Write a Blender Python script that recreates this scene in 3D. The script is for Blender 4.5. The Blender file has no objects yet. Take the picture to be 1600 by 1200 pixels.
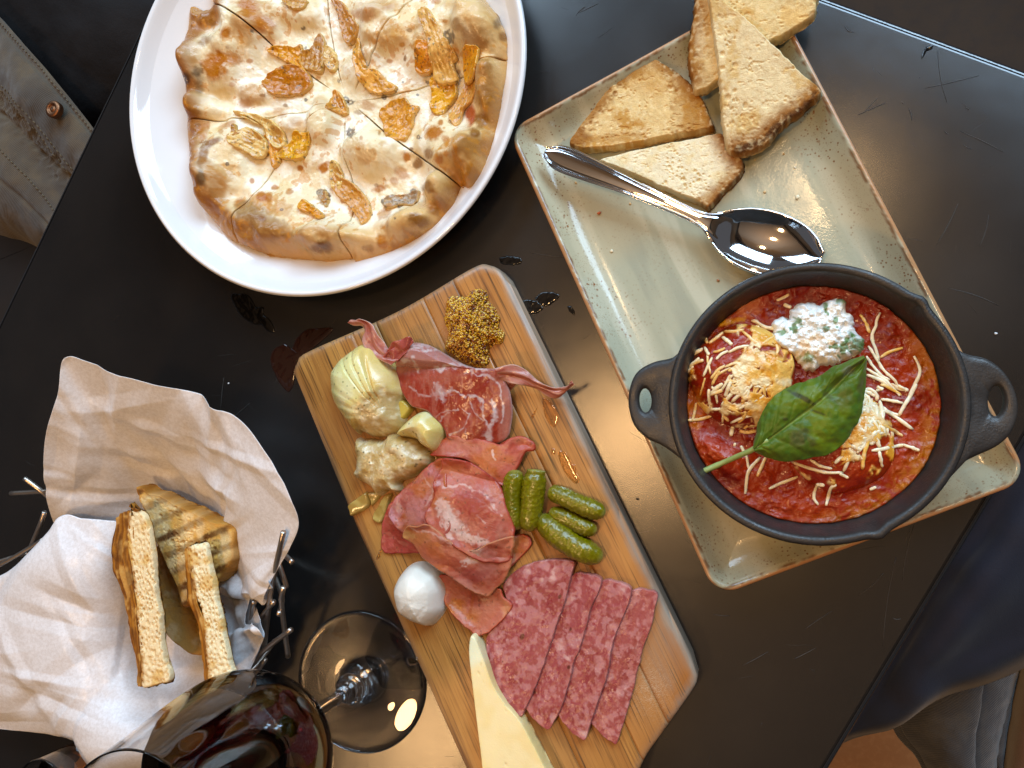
import bpy, math, random
import numpy as np
from mathutils import Matrix, Vector

# ------------------------------------------------------------------ camera, world, lights
scene = bpy.context.scene
FPX, NX, NY, H = 1202.0, 330.0, 72.0, 0.465      # focal length in px of a 1600 px frame, nadir offset, camera height (m)
u = -np.array([NX, -NY, -FPX]); u /= np.linalg.norm(u)
ex = np.array([1.0, 0, 0]) - u[0] * u; ex /= np.linalg.norm(ex)
ey = np.cross(u, ex)
RW = np.array([ex, ey, u])                         # camera frame -> world
cam_d = bpy.data.cameras.new('camera'); cam = bpy.data.objects.new('camera', cam_d)
scene.collection.objects.link(cam)
M4 = Matrix.Identity(4)
for i in range(3):
    for j in range(3):
        M4[i][j] = RW[i, j]
M4.translation = Vector((0, 0, H))
cam.matrix_world = M4
cam_d.sensor_fit = 'HORIZONTAL'; cam_d.sensor_width = 36.0
cam_d.lens = 36.0 * FPX / 1600.0
cam_d.clip_start = 0.01; cam_d.clip_end = 60
cam_d.dof.use_dof = False
scene.camera = cam
scene.view_settings.view_transform = 'Standard'
scene.view_settings.look = 'None'
scene.view_settings.exposure = 0.0
scene.view_settings.gamma = 1.0

wd = bpy.data.worlds.new('World'); scene.world = wd; wd.use_nodes = True
wbg = wd.node_tree.nodes['Background']
wbg.inputs[0].default_value = (0.86, 0.86, 0.92, 1); wbg.inputs[1].default_value = 0.11

def aim(o, loc, to=(0, 0, 0)):
    o.location = loc
    o.rotation_euler = (Vector(to) - Vector(loc)).to_track_quat('-Z', 'Y').to_euler()
def area(name, loc, to, sx, sy, power, col):
    l = bpy.data.lights.new(name, 'AREA'); l.shape = 'RECTANGLE'; l.size = sx; l.size_y = sy
    l.energy = power; l.color = col
    o = bpy.data.objects.new(name, l); scene.collection.objects.link(o); aim(o, loc, to); return o
def bulb(name, loc, r, power, col):
    l = bpy.data.lights.new(name, 'POINT'); l.shadow_soft_size = r; l.energy = power; l.color = col
    o = bpy.data.objects.new(name, l); scene.collection.objects.link(o); o.location = loc; return o
# tall daylight windows of the room, beyond the upper right of the table, and the warm pendant lamps over it
area('window_light', (0.78, 1.45, 1.25), (0, 0, 0), 1.25, 1.0, 52, (0.54, 0.77, 1.0))
area('second_window_light', (-0.85, 1.50, 1.30), (-0.1, 0, 0), 0.95, 0.9, 26, (0.56, 0.78, 1.0))
bulb('pendant_lamp_a', (-0.20, -0.01, 1.25), 0.06, 16.0, (1.0, 0.58, 0.25))
bulb('pendant_lamp_b', (-0.60, -0.66, 1.15), 0.08, 17.0, (1.0, 0.58, 0.25))
bulb('pendant_lamp_c', (0.20, 0.52, 1.30), 0.055, 6.0, (1.0, 0.64, 0.32))

# ------------------------------------------------------------------ pixel -> place
def W(p, z=0.0):
    p = np.asarray(p, float)
    if p.ndim == 1:
        p = p[None]
    if p.shape[1] > 2:
        z = p[:, 2]
    d = np.stack([p[:, 0] - 800.0, 600.0 - p[:, 1], -FPX * np.ones(len(p))])
    d = RW @ d
    t = (np.asarray(z) - H) / d[2]
    return np.stack([d[0] * t, d[1] * t, H + d[2] * t], 1)
def PX(V):
    c = RW.T @ (np.asarray(V).T - np.array([[0], [0], [H]]))
    return 800 + FPX * c[0] / -c[2], 600 - FPX * c[1] / -c[2]

# ------------------------------------------------------------------ noise
def _h(i, j, k, s):
    n = (i * 374761393 + j * 668265263 + k * 2147483647 + s * 1274126177) & 0xFFFFFFFF
    n = ((n ^ (n >> 13)) * 1274126177) & 0xFFFFFFFF
    n = (n ^ (n >> 16)) & 0xFFFFFF
    return n / float(0xFFFFFF) * 2 - 1
def vn(x, y, z=0.0, s=0):
    x = np.asarray(x, float); y = np.asarray(y, float); z = np.broadcast_to(np.asarray(z, float), x.shape)
    xi = np.floor(x).astype(np.int64); yi = np.floor(y).astype(np.int64); zi = np.floor(z).astype(np.int64)
    fx = x - xi; fy = y - yi; fz = z - zi
    fx = fx * fx * (3 - 2 * fx); fy = fy * fy * (3 - 2 * fy); fz = fz * fz * (3 - 2 * fz)
    r = 0
    for a in (0, 1):
        wx = fx if a else 1 - fx
        for b in (0, 1):
            wy = fy if b else 1 - fy
            for c in (0, 1):
                r = r + wx * wy * (fz if c else 1 - fz) * _h(xi + a, yi + b, zi + c, s)
    return r
def fbm(x, y, f, o=4, s=0, z=0.0):
    r = 0; a = 1; t = 0
    for i in range(o):
        r = r + a * vn(np.asarray(x) * f + 13.7 * i, np.asarray(y) * f - 7.1 * i, np.asarray(z) * f, s + i); t += a; a *= 0.5; f *= 2.05
    return r / t
def ss(x, a, b):
    t = np.clip((np.asarray(x, float) - a) / (b - a), 0, 1); return t * t * (3 - 2 * t)
def cells(x, y, f, s=0):
    "distance to the nearest scattered point, in cells"
    x = np.asarray(x) * f; y = np.asarray(y) * f
    xi = np.floor(x).astype(np.int64); yi = np.floor(y).astype(np.int64)
    best = np.full(x.shape, 9.0)
    for a in (-1, 0, 1):
        for b in (-1, 0, 1):
            cx = xi + a + 0.5 + 0.45 * _h(xi + a, yi + b, 0, s); cy = yi + b + 0.5 + 0.45 * _h(xi + a, yi + b, 7, s)
            best = np.minimum(best, np.hypot(x - cx, y - cy))
    return best

# ------------------------------------------------------------------ materials
def rgb(c): return (c[0], c[1], c[2], 1.0)
def mat(name, base=(0.5, 0.5, 0.5), attr=False, rough=0.5, metallic=0.0, spec=0.5, coat=0.0, coat_rough=0.1, sss=0.0, sss_r=(1, .5, .3),
        sss_scale=0.004, trans=0.0, ior=1.45, var=(), bump=(), rough_var=None, sheen=0.0, stretch=None, rot=0.0, trans_sheet=0.0):
    """var: (scale, amount, colour, threshold lo, hi, [random per object]) mixed over the base; bump: (kind, scale, strength, distance)"""
    m = bpy.data.materials.new(name); m.use_nodes = True
    nt = m.node_tree; N = nt.nodes; L = nt.links
    b = N['Principled BSDF']
    tc = N.new('ShaderNodeTexCoord')
    mp = N.new('ShaderNodeMapping'); L.new(tc.outputs['Object'], mp.inputs[0])
    vec = mp.outputs[0]
    if stretch:
        r = N.new('ShaderNodeVectorRotate'); r.rotation_type = 'Z_AXIS'; r.inputs['Angle'].default_value = rot
        L.new(tc.outputs['Object'], r.inputs['Vector']); L.new(r.outputs[0], mp.inputs[0])
        mp.inputs['Scale'].default_value = stretch
    oi = N.new('ShaderNodeObjectInfo')
    if attr:
        a = N.new('ShaderNodeAttribute'); a.attribute_name = 'Col'; col = a.outputs['Color']
    else:
        c = N.new('ShaderNodeRGB'); c.outputs[0].default_value = rgb(base); col = c.outputs[0]
    for v in var:
        n = N.new('ShaderNodeTexNoise'); n.noise_dimensions = '4D'; n.inputs['Scale'].default_value = v[0]; n.inputs['Detail'].default_value = 5
        n.inputs['W'].default_value = 3.1 * len(N)
        if len(v) > 5:
            mu = N.new('ShaderNodeMath'); mu.operation = 'MULTIPLY'; mu.inputs[1].default_value = 37.0
            L.new(oi.outputs['Random'], mu.inputs[0]); L.new(mu.outputs[0], n.inputs['W'])
        L.new(vec, n.inputs['Vector'])
        mr = N.new('ShaderNodeMapRange'); mr.inputs[1].default_value = v[3]; mr.inputs[2].default_value = v[4]
        mr.inputs[3].default_value = 0; mr.inputs[4].default_value = v[1]
        L.new(n.outputs[0], mr.inputs[0])
        mx = N.new('ShaderNodeMix'); mx.data_type = 'RGBA'
        L.new(mr.outputs[0], mx.inputs[0]); L.new(col, mx.inputs[6]); mx.inputs[7].default_value = rgb(v[2])
        col = mx.outputs[2]
    L.new(col, b.inputs['Base Color'])
    b.inputs['Roughness'].default_value = rough
    if rough_var:
        n = N.new('ShaderNodeTexNoise'); n.inputs['Scale'].default_value = rough_var[0]; n.inputs['Detail'].default_value = 4; L.new(vec, n.inputs['Vector'])
        mr = N.new('ShaderNodeMapRange'); mr.inputs[1].default_value = .3; mr.inputs[2].default_value = .7
        mr.inputs[3].default_value = rough_var[1]; mr.inputs[4].default_value = rough_var[2]
        L.new(n.outputs[0], mr.inputs[0]); L.new(mr.outputs[0], b.inputs['Roughness'])
    b.inputs['Metallic'].default_value = metallic
    b.inputs['Specular IOR Level'].default_value = spec
    b.inputs['IOR'].default_value = ior
    b.inputs['Coat Weight'].default_value = coat; b.inputs['Coat Roughness'].default_value = coat_rough
    if sss:
        b.inputs['Subsurface Weight'].default_value = sss; b.inputs['Subsurface Radius'].default_value = sss_r
        b.inputs['Subsurface Scale'].default_value = sss_scale
    b.inputs['Transmission Weight'].default_value = trans
    b.inputs['Sheen Weight'].default_value = sheen
    last = None
    for kind, sc_, st, dist in bump:
        if kind == 'noise':
            n = N.new('ShaderNodeTexNoise'); n.inputs['Scale'].default_value = sc_; n.inputs['Detail'].default_value = 6
        elif kind == 'voronoi':
            n = N.new('ShaderNodeTexVoronoi'); n.inputs['Scale'].default_value = sc_
        L.new(vec, n.inputs['Vector'])
        bp = N.new('ShaderNodeBump'); bp.inputs['Strength'].default_value = st; bp.inputs['Distance'].default_value = dist
        L.new(n.outputs[0], bp.inputs['Height'])
        if last is not None: L.new(last, bp.inputs['Normal'])
        last = bp.outputs[0]
    if last is not None: L.new(last, b.inputs['Normal']); 
    if trans_sheet:
        tl = N.new('ShaderNodeBsdfTranslucent'); L.new(col, tl.inputs[0])
        mx = N.new('ShaderNodeMixShader'); mx.inputs[0].default_value = trans_sheet
        L.new(b.outputs[0], mx.inputs[1]); L.new(tl.outputs[0], mx.inputs[2])
        L.new(mx.outputs[0], N['Material Output'].inputs[0])
        if last is not None: L.new(last, tl.inputs['Normal'])
    return m

# ------------------------------------------------------------------ objects
SAT = 1.15                                           # the foods here are strongly coloured
def tag(o, label=None, cat=None, group=None, kind=None):
    if label: o['label'] = label
    if cat: o['category'] = cat
    if group: o['group'] = group
    if kind: o['kind'] = kind
    return o
def empty(name, loc, label, cat, group=None):
    o = bpy.data.objects.new(name, None); scene.collection.objects.link(o)
    o.location = tuple(float(a) for a in loc); o.empty_display_size = 0.02
    return tag(o, label, cat, group)
def mk(name, V, F, m, parent=None, col=None, smooth=True, origin=None):
    V = np.asarray(V, float)
    if parent is not None:
        org = np.array(parent.location)
        if parent.parent is not None: org = org + np.array(parent.parent.location)
    else:
        org = np.array(origin) if origin is not None else np.array([V[:, 0].mean(), V[:, 1].mean(), V[:, 2].min()])
    me = bpy.data.meshes.new(name)
    if isinstance(F, np.ndarray):
        n = len(F); k = F.shape[1]
        me.vertices.add(len(V)); me.vertices.foreach_set('co', (V - org).astype(np.float32).ravel())
        me.loops.add(n * k); me.loops.foreach_set('vertex_index', F.astype(np.int32).ravel())
        me.polygons.add(n); me.polygons.foreach_set('loop_start', np.arange(0, n * k, k, dtype=np.int32))
        me.update(calc_edges=True); me.validate()
    else:
        me.from_pydata([tuple(v) for v in (V - org)], [], [tuple(int(a) for a in f) for f in F]); me.update()
    if smooth: me.polygons.foreach_set('use_smooth', [True] * len(me.polygons))
    if col is not None:
        col = np.array(col, float); lum = col[:, :3] @ np.array([.2126, .7152, .0722]); col[:, :3] = lum[:, None] + SAT * (col[:, :3] - lum[:, None])
        at = me.color_attributes.new('Col', 'FLOAT_COLOR', 'POINT')
        c = np.ones((len(V), 4), np.float32); c[:, :np.shape(col)[1]] = np.clip(col, 0, 1); at.data.foreach_set('color', c.ravel())
    me.materials.append(m)
    o = bpy.data.objects.new(name, me); scene.collection.objects.link(o)
    if parent is not None: o.parent = parent
    else: o.location = tuple(float(a) for a in org)
    return o
def gridF(r, c, wrap=False, off=0):
    i, j = np.meshgrid(np.arange(r - 1), np.arange(c if wrap else c - 1), indexing='ij')
    j2 = (j + 1) % c
    return np.stack([i * c + j, i * c + j2, (i + 1) * c + j2, (i + 1) * c + j], -1).reshape(-1, 4) + off
def cat_closed(P, n):
    "closed Catmull-Rom through P, resampled to n points of equal arc length"
    P = np.asarray(P, float); m = len(P); out = []
    for i in range(m):
        p0, p1, p2, p3 = P[i - 1], P[i], P[(i + 1) % m], P[(i + 2) % m]
        t = np.linspace(0, 1, 12, endpoint=False)[:, None]
        out.append(0.5 * (2 * p1 + (p2 - p0) * t + (2 * p0 - 5 * p1 + 4 * p2 - p3) * t * t + (3 * p1 - p0 - 3 * p2 + p3) * t ** 3))
    Q = np.concatenate(out); return resample(np.vstack([Q, Q[:1]]), n + 1)[:-1]
def lin_closed(P, n):
    P = np.asarray(P, float); return resample(np.vstack([P, P[:1]]), n + 1)[:-1]
def resample(Q, n):
    d = np.r_[0, np.cumsum(np.linalg.norm(np.diff(Q, axis=0), axis=1))]
    t = np.linspace(0, d[-1], n)
    return np.stack([np.interp(t, d, Q[:, k]) for k in range(Q.shape[1])], 1)
def cat_open(P, n):
    P = np.asarray(P, float); E = np.vstack([2 * P[0] - P[1], P, 2 * P[-1] - P[-2]]); out = []
    for i in range(1, len(E) - 2):
        p0, p1, p2, p3 = E[i - 1], E[i], E[i + 1], E[i + 2]
        t = np.linspace(0, 1, 10, endpoint=False)[:, None]
        out.append(0.5 * (2 * p1 + (p2 - p0) * t + (2 * p0 - 5 * p1 + 4 * p2 - p3) * t * t + (3 * p1 - p0 - 3 * p2 + p3) * t ** 3))
    Q = np.vstack([np.concatenate(out), P[-1:]]); return resample(Q, n)
def edge_dist(X, Y, O):
    A = O; B = np.roll(O, -1, 0); D = B - A; L2 = (D ** 2).sum(1) + 1e-18
    best = np.full(X.shape, 1e9)
    for k in range(0, len(A)):
        t = np.clip(((X - A[k, 0]) * D[k, 0] + (Y - A[k, 1]) * D[k, 1]) / L2[k], 0, 1)
        best = np.minimum(best, (X - A[k, 0] - t * D[k, 0]) ** 2 + (Y - A[k, 1] - t * D[k, 1]) ** 2)
    return np.sqrt(best)
def slab(name, out, zt, base, thick, m, parent=None, n=160, rings=24, redge=0.002, colf=None, hf=None, jag=0.0, jagf=400, smooth_out=True,
         centre=None, side=4, sidew=0.0, seed=0, floor=None, origin=None, exp=0.5, world=False, under=False):
    """solid piece: outline `out` (as seen at height zt), top surface = base + thick*edge profile + hf(x,y,d); base may be a callable(x,y).
    under=True makes a sheet whose underside follows the top."""
    O = np.asarray(out, float)
    O2 = O[:, :2] if world else W(O, zt)[:, :2]
    O2 = cat_closed(O2, n) if smooth_out else lin_closed(O2, n)
    c = O2.mean(0) if centre is None else W(centre, zt)[0, :2]
    if jag:
        r = O2 - c; rl = np.linalg.norm(r, axis=1, keepdims=True)
        O2 = O2 + r / rl * (jag * fbm(O2[:, 0], O2[:, 1], jagf, 3, seed + 5))[:, None]
    r = O2 - c; rl = np.linalg.norm(r, axis=1)
    fr = [0, .04, .14, .3, .55, 1.0]
    S = []
    for f in fr: S.append(np.clip(1 - f * redge / rl, 0.6, 1))
    s0 = S[-1]
    for k in range(1, rings + 1): S.append(s0 * (1 - k / (rings + 0.0)) if k < rings else s0 * 0.0 + 0.004)
    S = np.array(S)
    X = c[0] + S * r[:, 0]; Y = c[1] + S * r[:, 1]
    D = edge_dist(X.ravel(), Y.ravel(), O2).reshape(X.shape); D[0] = 0
    prof = (1 - (1 - np.clip(D / redge, 0, 1)) ** 2) ** exp
    B = base(X, Y) if callable(base) else np.full(X.shape, float(base))
    T = thick(X, Y, D) if callable(thick) else thick
    Z = B + T * prof
    if hf is not None: Z = Z + hf(X, Y, D) * np.clip(prof, 0, 1)
    R_, C_ = X.shape
    top = np.stack([X, Y, Z], -1)
    if under:
        U = np.stack([X, Y, Z - T * prof * 0.0 - (T if np.isscalar(T) else T) * 0.0 - thick_under(T, prof)], -1)
        V = np.concatenate([top.reshape(-1, 3), U.reshape(-1, 3)])
        F1 = gridF(R_, C_, True)[:, ::-1]
        F2 = gridF(R_, C_, True, R_ * C_)
        j = np.arange(C_); j2 = (j + 1) % C_
        F3 = np.stack([j, j2, j2 + R_ * C_, j + R_ * C_], 1)[:, ::-1]
        F = np.concatenate([F1, F2, F3]); Dd = np.concatenate([D.ravel(), D.ravel()])
    else:
        lo = []
        Bf = B[0] if floor is None else np.full(C_, float(floor))
        for k in range(side, 0, -1):
            t = (k - 1) / side * 1.0
            zz = Bf + (Z[0] - Bf) * t
            off = sidew * fbm(O2[:, 0], O2[:, 1], 500, 2, seed + k) if sidew else 0
            lo.append(np.stack([O2[:, 0] + r[:, 0] / rl * off, O2[:, 1] + r[:, 1] / rl * off, zz], -1))
        lo = np.array(lo[::-1])                       # from the base up
        capc = np.stack([c[0] + 0 * rl, c[1] + 0 * rl, Bf], -1)[None]
        if floor is None and callable(base): capc = np.stack([X, Y, B - 2e-5], -1)[::-1]          # underside follows what it lies on
        else: capc = capc * 0.99 + lo[:1] * 0.01
        G = np.concatenate([capc, lo, top])
        V = G.reshape(-1, 3); F = gridF(len(G), C_, True)
        Dd = np.concatenate([np.zeros((len(G) - R_) * C_), D.ravel()])
    col = None
    if colf is not None:
        px, py = PX(V); col = colf(V[:, 0], V[:, 1], V[:, 2], px, py, Dd)
    return mk(name, V, F, m, parent, col, origin=origin)
def thick_under(T, prof): return np.maximum(T * prof, 0) + 0.00015
def blend(c, col, a):
    a = np.clip(np.asarray(a), 0, 1)[:, None]; return c * (1 - a) + np.asarray(col, float)[None] * a
def spots(c, px, py, L, wob=None):
    for s in L:
        x, y, rx, ry, ang, cc, st = s
        ca, sa = math.cos(math.radians(ang)), math.sin(math.radians(ang))
        dx, dy = px - x, py - y
        q = np.hypot((dx * ca + dy * sa) / rx, (-dx * sa + dy * ca) / ry)
        if wob is not None: q = q + wob
        c = blend(c, cc, st * (1 - ss(q, 0.45, 1.15)))
    return c
def full(n, c): return np.tile(np.asarray(c, float), (n, 1))
def seg_dist(px, py, P):
    P = np.asarray(P, float); best = np.full(px.shape, 1e9)
    for a, b in zip(P[:-1], P[1:]):
        d = b - a; L2 = d @ d + 1e-12
        t = np.clip(((px - a[0]) * d[0] + (py - a[1]) * d[1]) / L2, 0, 1)
        best = np.minimum(best, (px - a[0] - t * d[0]) ** 2 + (py - a[1] - t * d[1]) ** 2)
    return np.sqrt(best)
def tube_arrays(P, R, k=10, cap=True):
    P = np.asarray(P, float); n = len(P); R = np.broadcast_to(R, (n,))
    T = np.gradient(P, axis=0); T /= np.linalg.norm(T, axis=1, keepdims=True) + 1e-12
    up = np.array([0, 0, 1.0]) if abs(T[0, 2]) < 0.9 else np.array([1.0, 0, 0])
    V = []
    for i in range(n):
        a = np.cross(T[i], up); a /= np.linalg.norm(a) + 1e-12; b = np.cross(a, T[i]); up = b
        th = np.linspace(0, 2 * np.pi, k, endpoint=False)
        V.append(P[i] + R[i] * (np.cos(th)[:, None] * a + np.sin(th)[:, None] * b))
    V = np.array(V)
    if cap:
        V = np.concatenate([np.repeat(P[:1, None], k, 1) * 0.98 + V[:1] * 0.02, V, np.repeat(P[-1:, None], k, 1) * 0.98 + V[-1:] * 0.02])
    return V.reshape(-1, 3), gridF(len(V), k, True)
def tube(name, P, R, m, parent=None, k=10, colf=None, n=None, **kw):
    P = np.asarray(P, float)
    if n: P = cat_open(P, n)
    V, F = tube_arrays(P, R, k)
    col = None
    if colf is not None:
        px, py = PX(V); col = colf(V[:, 0], V[:, 1], V[:, 2], px, py, 0 * px)
    return mk(name, V, F, m, parent, col, **kw)
def join_arrays(L):
    V = []; F = []; o = 0
    for v, f in L: V.append(v); F.append(f + o); o += len(v)
    return np.concatenate(V), np.concatenate(F)
def lathe_arrays(prof, c, n=96):
    prof = np.asarray(prof, float); th = np.linspace(0, 2 * np.pi, n, endpoint=False)
    V = np.stack([c[0] + prof[:, :1] * np.cos(th), c[1] + prof[:, :1] * np.sin(th), np.repeat(prof[:, 1:2], n, 1) + (c[2] if len(c) > 2 else 0)], -1)
    return V.reshape(-1, 3), gridF(len(prof), n, True)
def upgrid(G, nr, nc):
    G = np.asarray(G, float)
    A = np.array([cat_open_u(G[:, j], nr) for j in range(G.shape[1])]).transpose(1, 0, 2)
    return np.array([cat_open_u(A[i], nc) for i in range(nr)])
def cat_open_u(P, n):
    P = np.asarray(P, float); E = np.vstack([2 * P[0] - P[1], P, 2 * P[-1] - P[-2]])
    t = np.linspace(0, len(P) - 1 - 1e-9, n); i = np.floor(t).astype(int); f = (t - i)[:, None]
    p0, p1, p2, p3 = E[i], E[i + 1], E[i + 2], E[i + 3]
    return 0.5 * (2 * p1 + (p2 - p0) * f + (2 * p0 - 5 * p1 + 4 * p2 - p3) * f * f + (3 * p1 - p0 - 3 * p2 + p3) * f ** 3)
def sheet(name, G, m, parent=None, nr=80, nc=80, th=0.0006, disp=None, colf=None, origin=None, world=False):
    "thin solid sheet through a control grid of (px, py, height)"
    G = np.asarray(G, float); r, c, _ = G.shape
    Wd = G if world else W(G.reshape(-1, 3)).reshape(r, c, 3)
    S = upgrid(Wd, nr, nc)
    uu, vv = np.meshgrid(np.linspace(0, 1, nr), np.linspace(0, 1, nc), indexing='ij')
    def normals(S):
        n_ = np.cross(np.gradient(S, axis=1), np.gradient(S, axis=0)); n_ /= np.linalg.norm(n_, axis=2, keepdims=True) + 1e-12
        if n_[..., 2].mean() < 0: n_ = -n_
        return n_
    if disp is not None: S = S + normals(S) * disp(uu, vv, S)[..., None]
    n_ = normals(S)
    B = S - n_ * th
    flip = np.cross(S[0, 1] - S[0, 0], S[1, 0] - S[0, 0]) @ n_[0, 0] < 0
    N_ = nr * nc; F1 = gridF(nr, nc); F2 = gridF(nr, nc, off=N_)
    b = np.r_[np.arange(nc - 1), np.arange(nr - 1) * nc + nc - 1, (nr - 1) * nc + np.arange(nc - 1, 0, -1), np.arange(nr - 1, 0, -1) * nc]
    b2 = np.roll(b, -1)
    F3 = np.stack([b, b2, b2 + N_, b + N_], 1)
    F = np.concatenate([F1, F2[:, ::-1], F3[:, ::-1]])
    if flip: F = F[:, ::-1]
    V = np.concatenate([S.reshape(-1, 3), B.reshape(-1, 3)])
    col = None
    if colf is not None:
        px, py = PX(V); col = colf(V[:, 0], V[:, 1], V[:, 2], px, py, np.r_[uu.ravel(), uu.ravel()], np.r_[vv.ravel(), vv.ravel()])
    return mk(name, V, F, m, parent, col, origin=origin)
def zm(L, s, ox, oy): return [(a / s + ox, b / s + oy) for a, b in L]
rng = np.random.RandomState(11)
# ------------------------------------------------------------------ the setting: floor, table
TA = np.array([math.cos(math.radians(60.5)), math.sin(math.radians(60.5))]); TB = np.array([TA[1], -TA[0]])
def tab(uu, vv, z=0.0):
    p = uu * TB + vv * TA; return (p[0], p[1], z)
m_floor = mat('floor_concrete', (0.042, 0.023, 0.013), rough=0.7, spec=.15, var=((3, .5, (0.06, 0.036, 0.022), .4, .65), (40, .35, (0.03, .02, .016), .45, .6)), bump=(('noise', 60, .3, .002),))
fl = mk('floor', [(-5, -5, -.74), (5, -5, -.74), (5, 5, -.74), (-5, 5, -.74)], [(0, 1, 2, 3)], m_floor, smooth=False)
tag(fl, kind='structure')
m_ceil = mat('ceiling_plaster', (.58, .46, .33), rough=.9)
ce = mk('ceiling', [(-3, -3, 2.3), (3, -3, 2.3), (3, 3, 2.3), (-3, 3, 2.3), (-3, -3, 2.5), (3, -3, 2.5), (3, 3, 2.5), (-3, 3, 2.5)], [(0, 1, 2, 3), (4, 7, 6, 5), (0, 4, 5, 1), (1, 5, 6, 2), (2, 6, 7, 3), (3, 7, 4, 0)], m_ceil, smooth=False)
tag(ce, kind='structure')
m_beam = mat('dark_beam', (.05, .035, .025), rough=.6)
for bx in (-1.9, 1.3):
    q = [(bx - .08, -3, 2.12), (bx + .08, -3, 2.12), (bx + .08, 3, 2.12), (bx - .08, 3, 2.12), (bx - .08, -3, 2.298), (bx + .08, -3, 2.298), (bx + .08, 3, 2.298), (bx - .08, 3, 2.298)]
    mk('ceiling_beam', q, [(0, 3, 2, 1), (4, 5, 6, 7), (0, 1, 5, 4), (1, 2, 6, 5), (2, 3, 7, 6), (3, 0, 4, 7)], m_beam, ce, smooth=False)

m_table = mat('table_black', (0.006, 0.0052, 0.005), rough=0.22, spec=1.0, rough_var=(9, .18, .27),
              var=((900, .5, (0.03, .024, .018), .56, .7), (14, .5, (0.012, .0095, .008), .45, .65)),
              bump=(('noise', 1500, .12, .0004), ('noise', 70, .04, .002)))
m_edge = mat('table_edge', (0.014, 0.014, 0.015), rough=0.14, spec=1.0, bump=(('noise', 900, .3, .0004),))
m_scr = mat('scratch', (0.05, 0.045, 0.04), rough=0.4)
def rounded_rect(hx, hy, r, n=10):
    P = []
    for cx, cy, a0 in ((hx - r, hy - r, 0), (-hx + r, hy - r, 90), (-hx + r, -hy + r, 180), (hx - r, -hy + r, 270)):
        for k in range(n + 1):
            a = math.radians(a0 + 90 * k / n); P.append((cx + r * math.cos(a), cy + r * math.sin(a)))
    return np.array(P)
def rr_shell(hx, hy, r, prof, cx, ang, n=10, fill_in=True):
    "profile of (inset, z) swept round a rounded rectangle"
    ca, sa = math.cos(ang), math.sin(ang); G = []
    for d, z in prof:
        P = rounded_rect(hx - d, hy - d, max(r - d, 0.0008), n)
        G.append(np.stack([cx[0] + P[:, 0] * ca - P[:, 1] * sa, cx[1] + P[:, 0] * sa + P[:, 1] * ca, np.full(len(P), z)], 1))
    return np.array(G)
table = empty('table', tab(-.186, -.15, -.74), 'black scratched tabletop that carries all the plates, board, basket and glasses', 'table')
hx, hy = (0.137 + .509) / 2, (.248 + .55) / 2
cen = tab((-.509 + .137) / 2, (.248 - .55) / 2)
ang = math.atan2(TB[1], TB[0])
G = rr_shell(hx, hy, .006, [(.05, -.03), (.0, -.03), (.0, -.003), (.0008, -.0009), (.0022, -.0002), (.0035, 0), (.03, 0), (.1, 0), (.2, 0), (.3, 0), (hx - .0004, 0)], cen, ang)
G = G[:8]; R_, C_ = G.shape[:2]
mk('tabletop', G.reshape(-1, 3), [tuple(f) for f in gridF(R_, C_, True)] + [tuple(range((R_ - 1) * C_, R_ * C_))], m_table, table, smooth=False)
# a slightly lighter, glossier arris round the top
G = rr_shell(hx, hy, .006, [(.0002, -.0045), (-.0006, -.0040), (-.0007, -.0022), (-.0002, -.0010), (.0006, -.0002), (.0014, .0003), (.0022, .0003)], cen, ang)
mk('edge_band', G.reshape(-1, 3), gridF(G.shape[0], G.shape[1], True), m_edge, table)
mk('pedestal', *lathe_arrays([(.001, -.74), (.22, -.74), (.22, -.725), (.04, -.71), (.04, -.03), (.001, -.03)], tab(-.186, -.15), 32), m_table, table)
SCR = [((1371, 153), (1352, 172)), ((1500, 205), (1568, 238)), ((1475, 205), (1482, 210)), ((1505, 225), (1520, 233)), ((1497, 318), (1462, 385)), ((1545, 335), (1530, 385)),
       ((1480, 450), (1560, 478)), ((1428, 820), (1410, 908)), ((1422, 828), (1417, 850)), ((1395, 965), (1408, 966)), ((1255, 985), (1300, 955)), ((1240, 1030), (1275, 1012)),
       ((1320, 40), (1335, 50)), ((905, 20), (935, 6)), ((900, 25), (915, 10)), ((350, 590), (345, 640)), ((355, 660), (390, 630)), ((1420, 170), (1425, 190)), ((1507, 168), (1512, 172)),
       ((1410, 160), (1412, 163)), ((1340, 180), (1385, 160)), ((1445, 138), (1530, 118)), ((1465, 80), (1480, 160)), ((1335, 262), (1350, 300)), ((1160, 1040), (1200, 1018)), ((1115, 960), (1140, 962)), ((830, 395), (880, 402)), ((1380, 895), (1340, 930)), ((1400, 870), (1380, 1010))]
for a, b in SCR:
    A = W([a, b], 0.0); t = np.linspace(0, 1, 9)[:, None]; P = A[0] + (A[1] - A[0]) * t
    P[:, :2] += 0.0012 * np.sin(t * 3) * rng.uniform(-1, 1, 2)
    P[:, 2] = 0.00012
    tube('scratch', P, 0.00013 * (0.4 + np.sin(np.pi * t[:, 0])) + 0.00003, m_scr, table, k=4)

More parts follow.
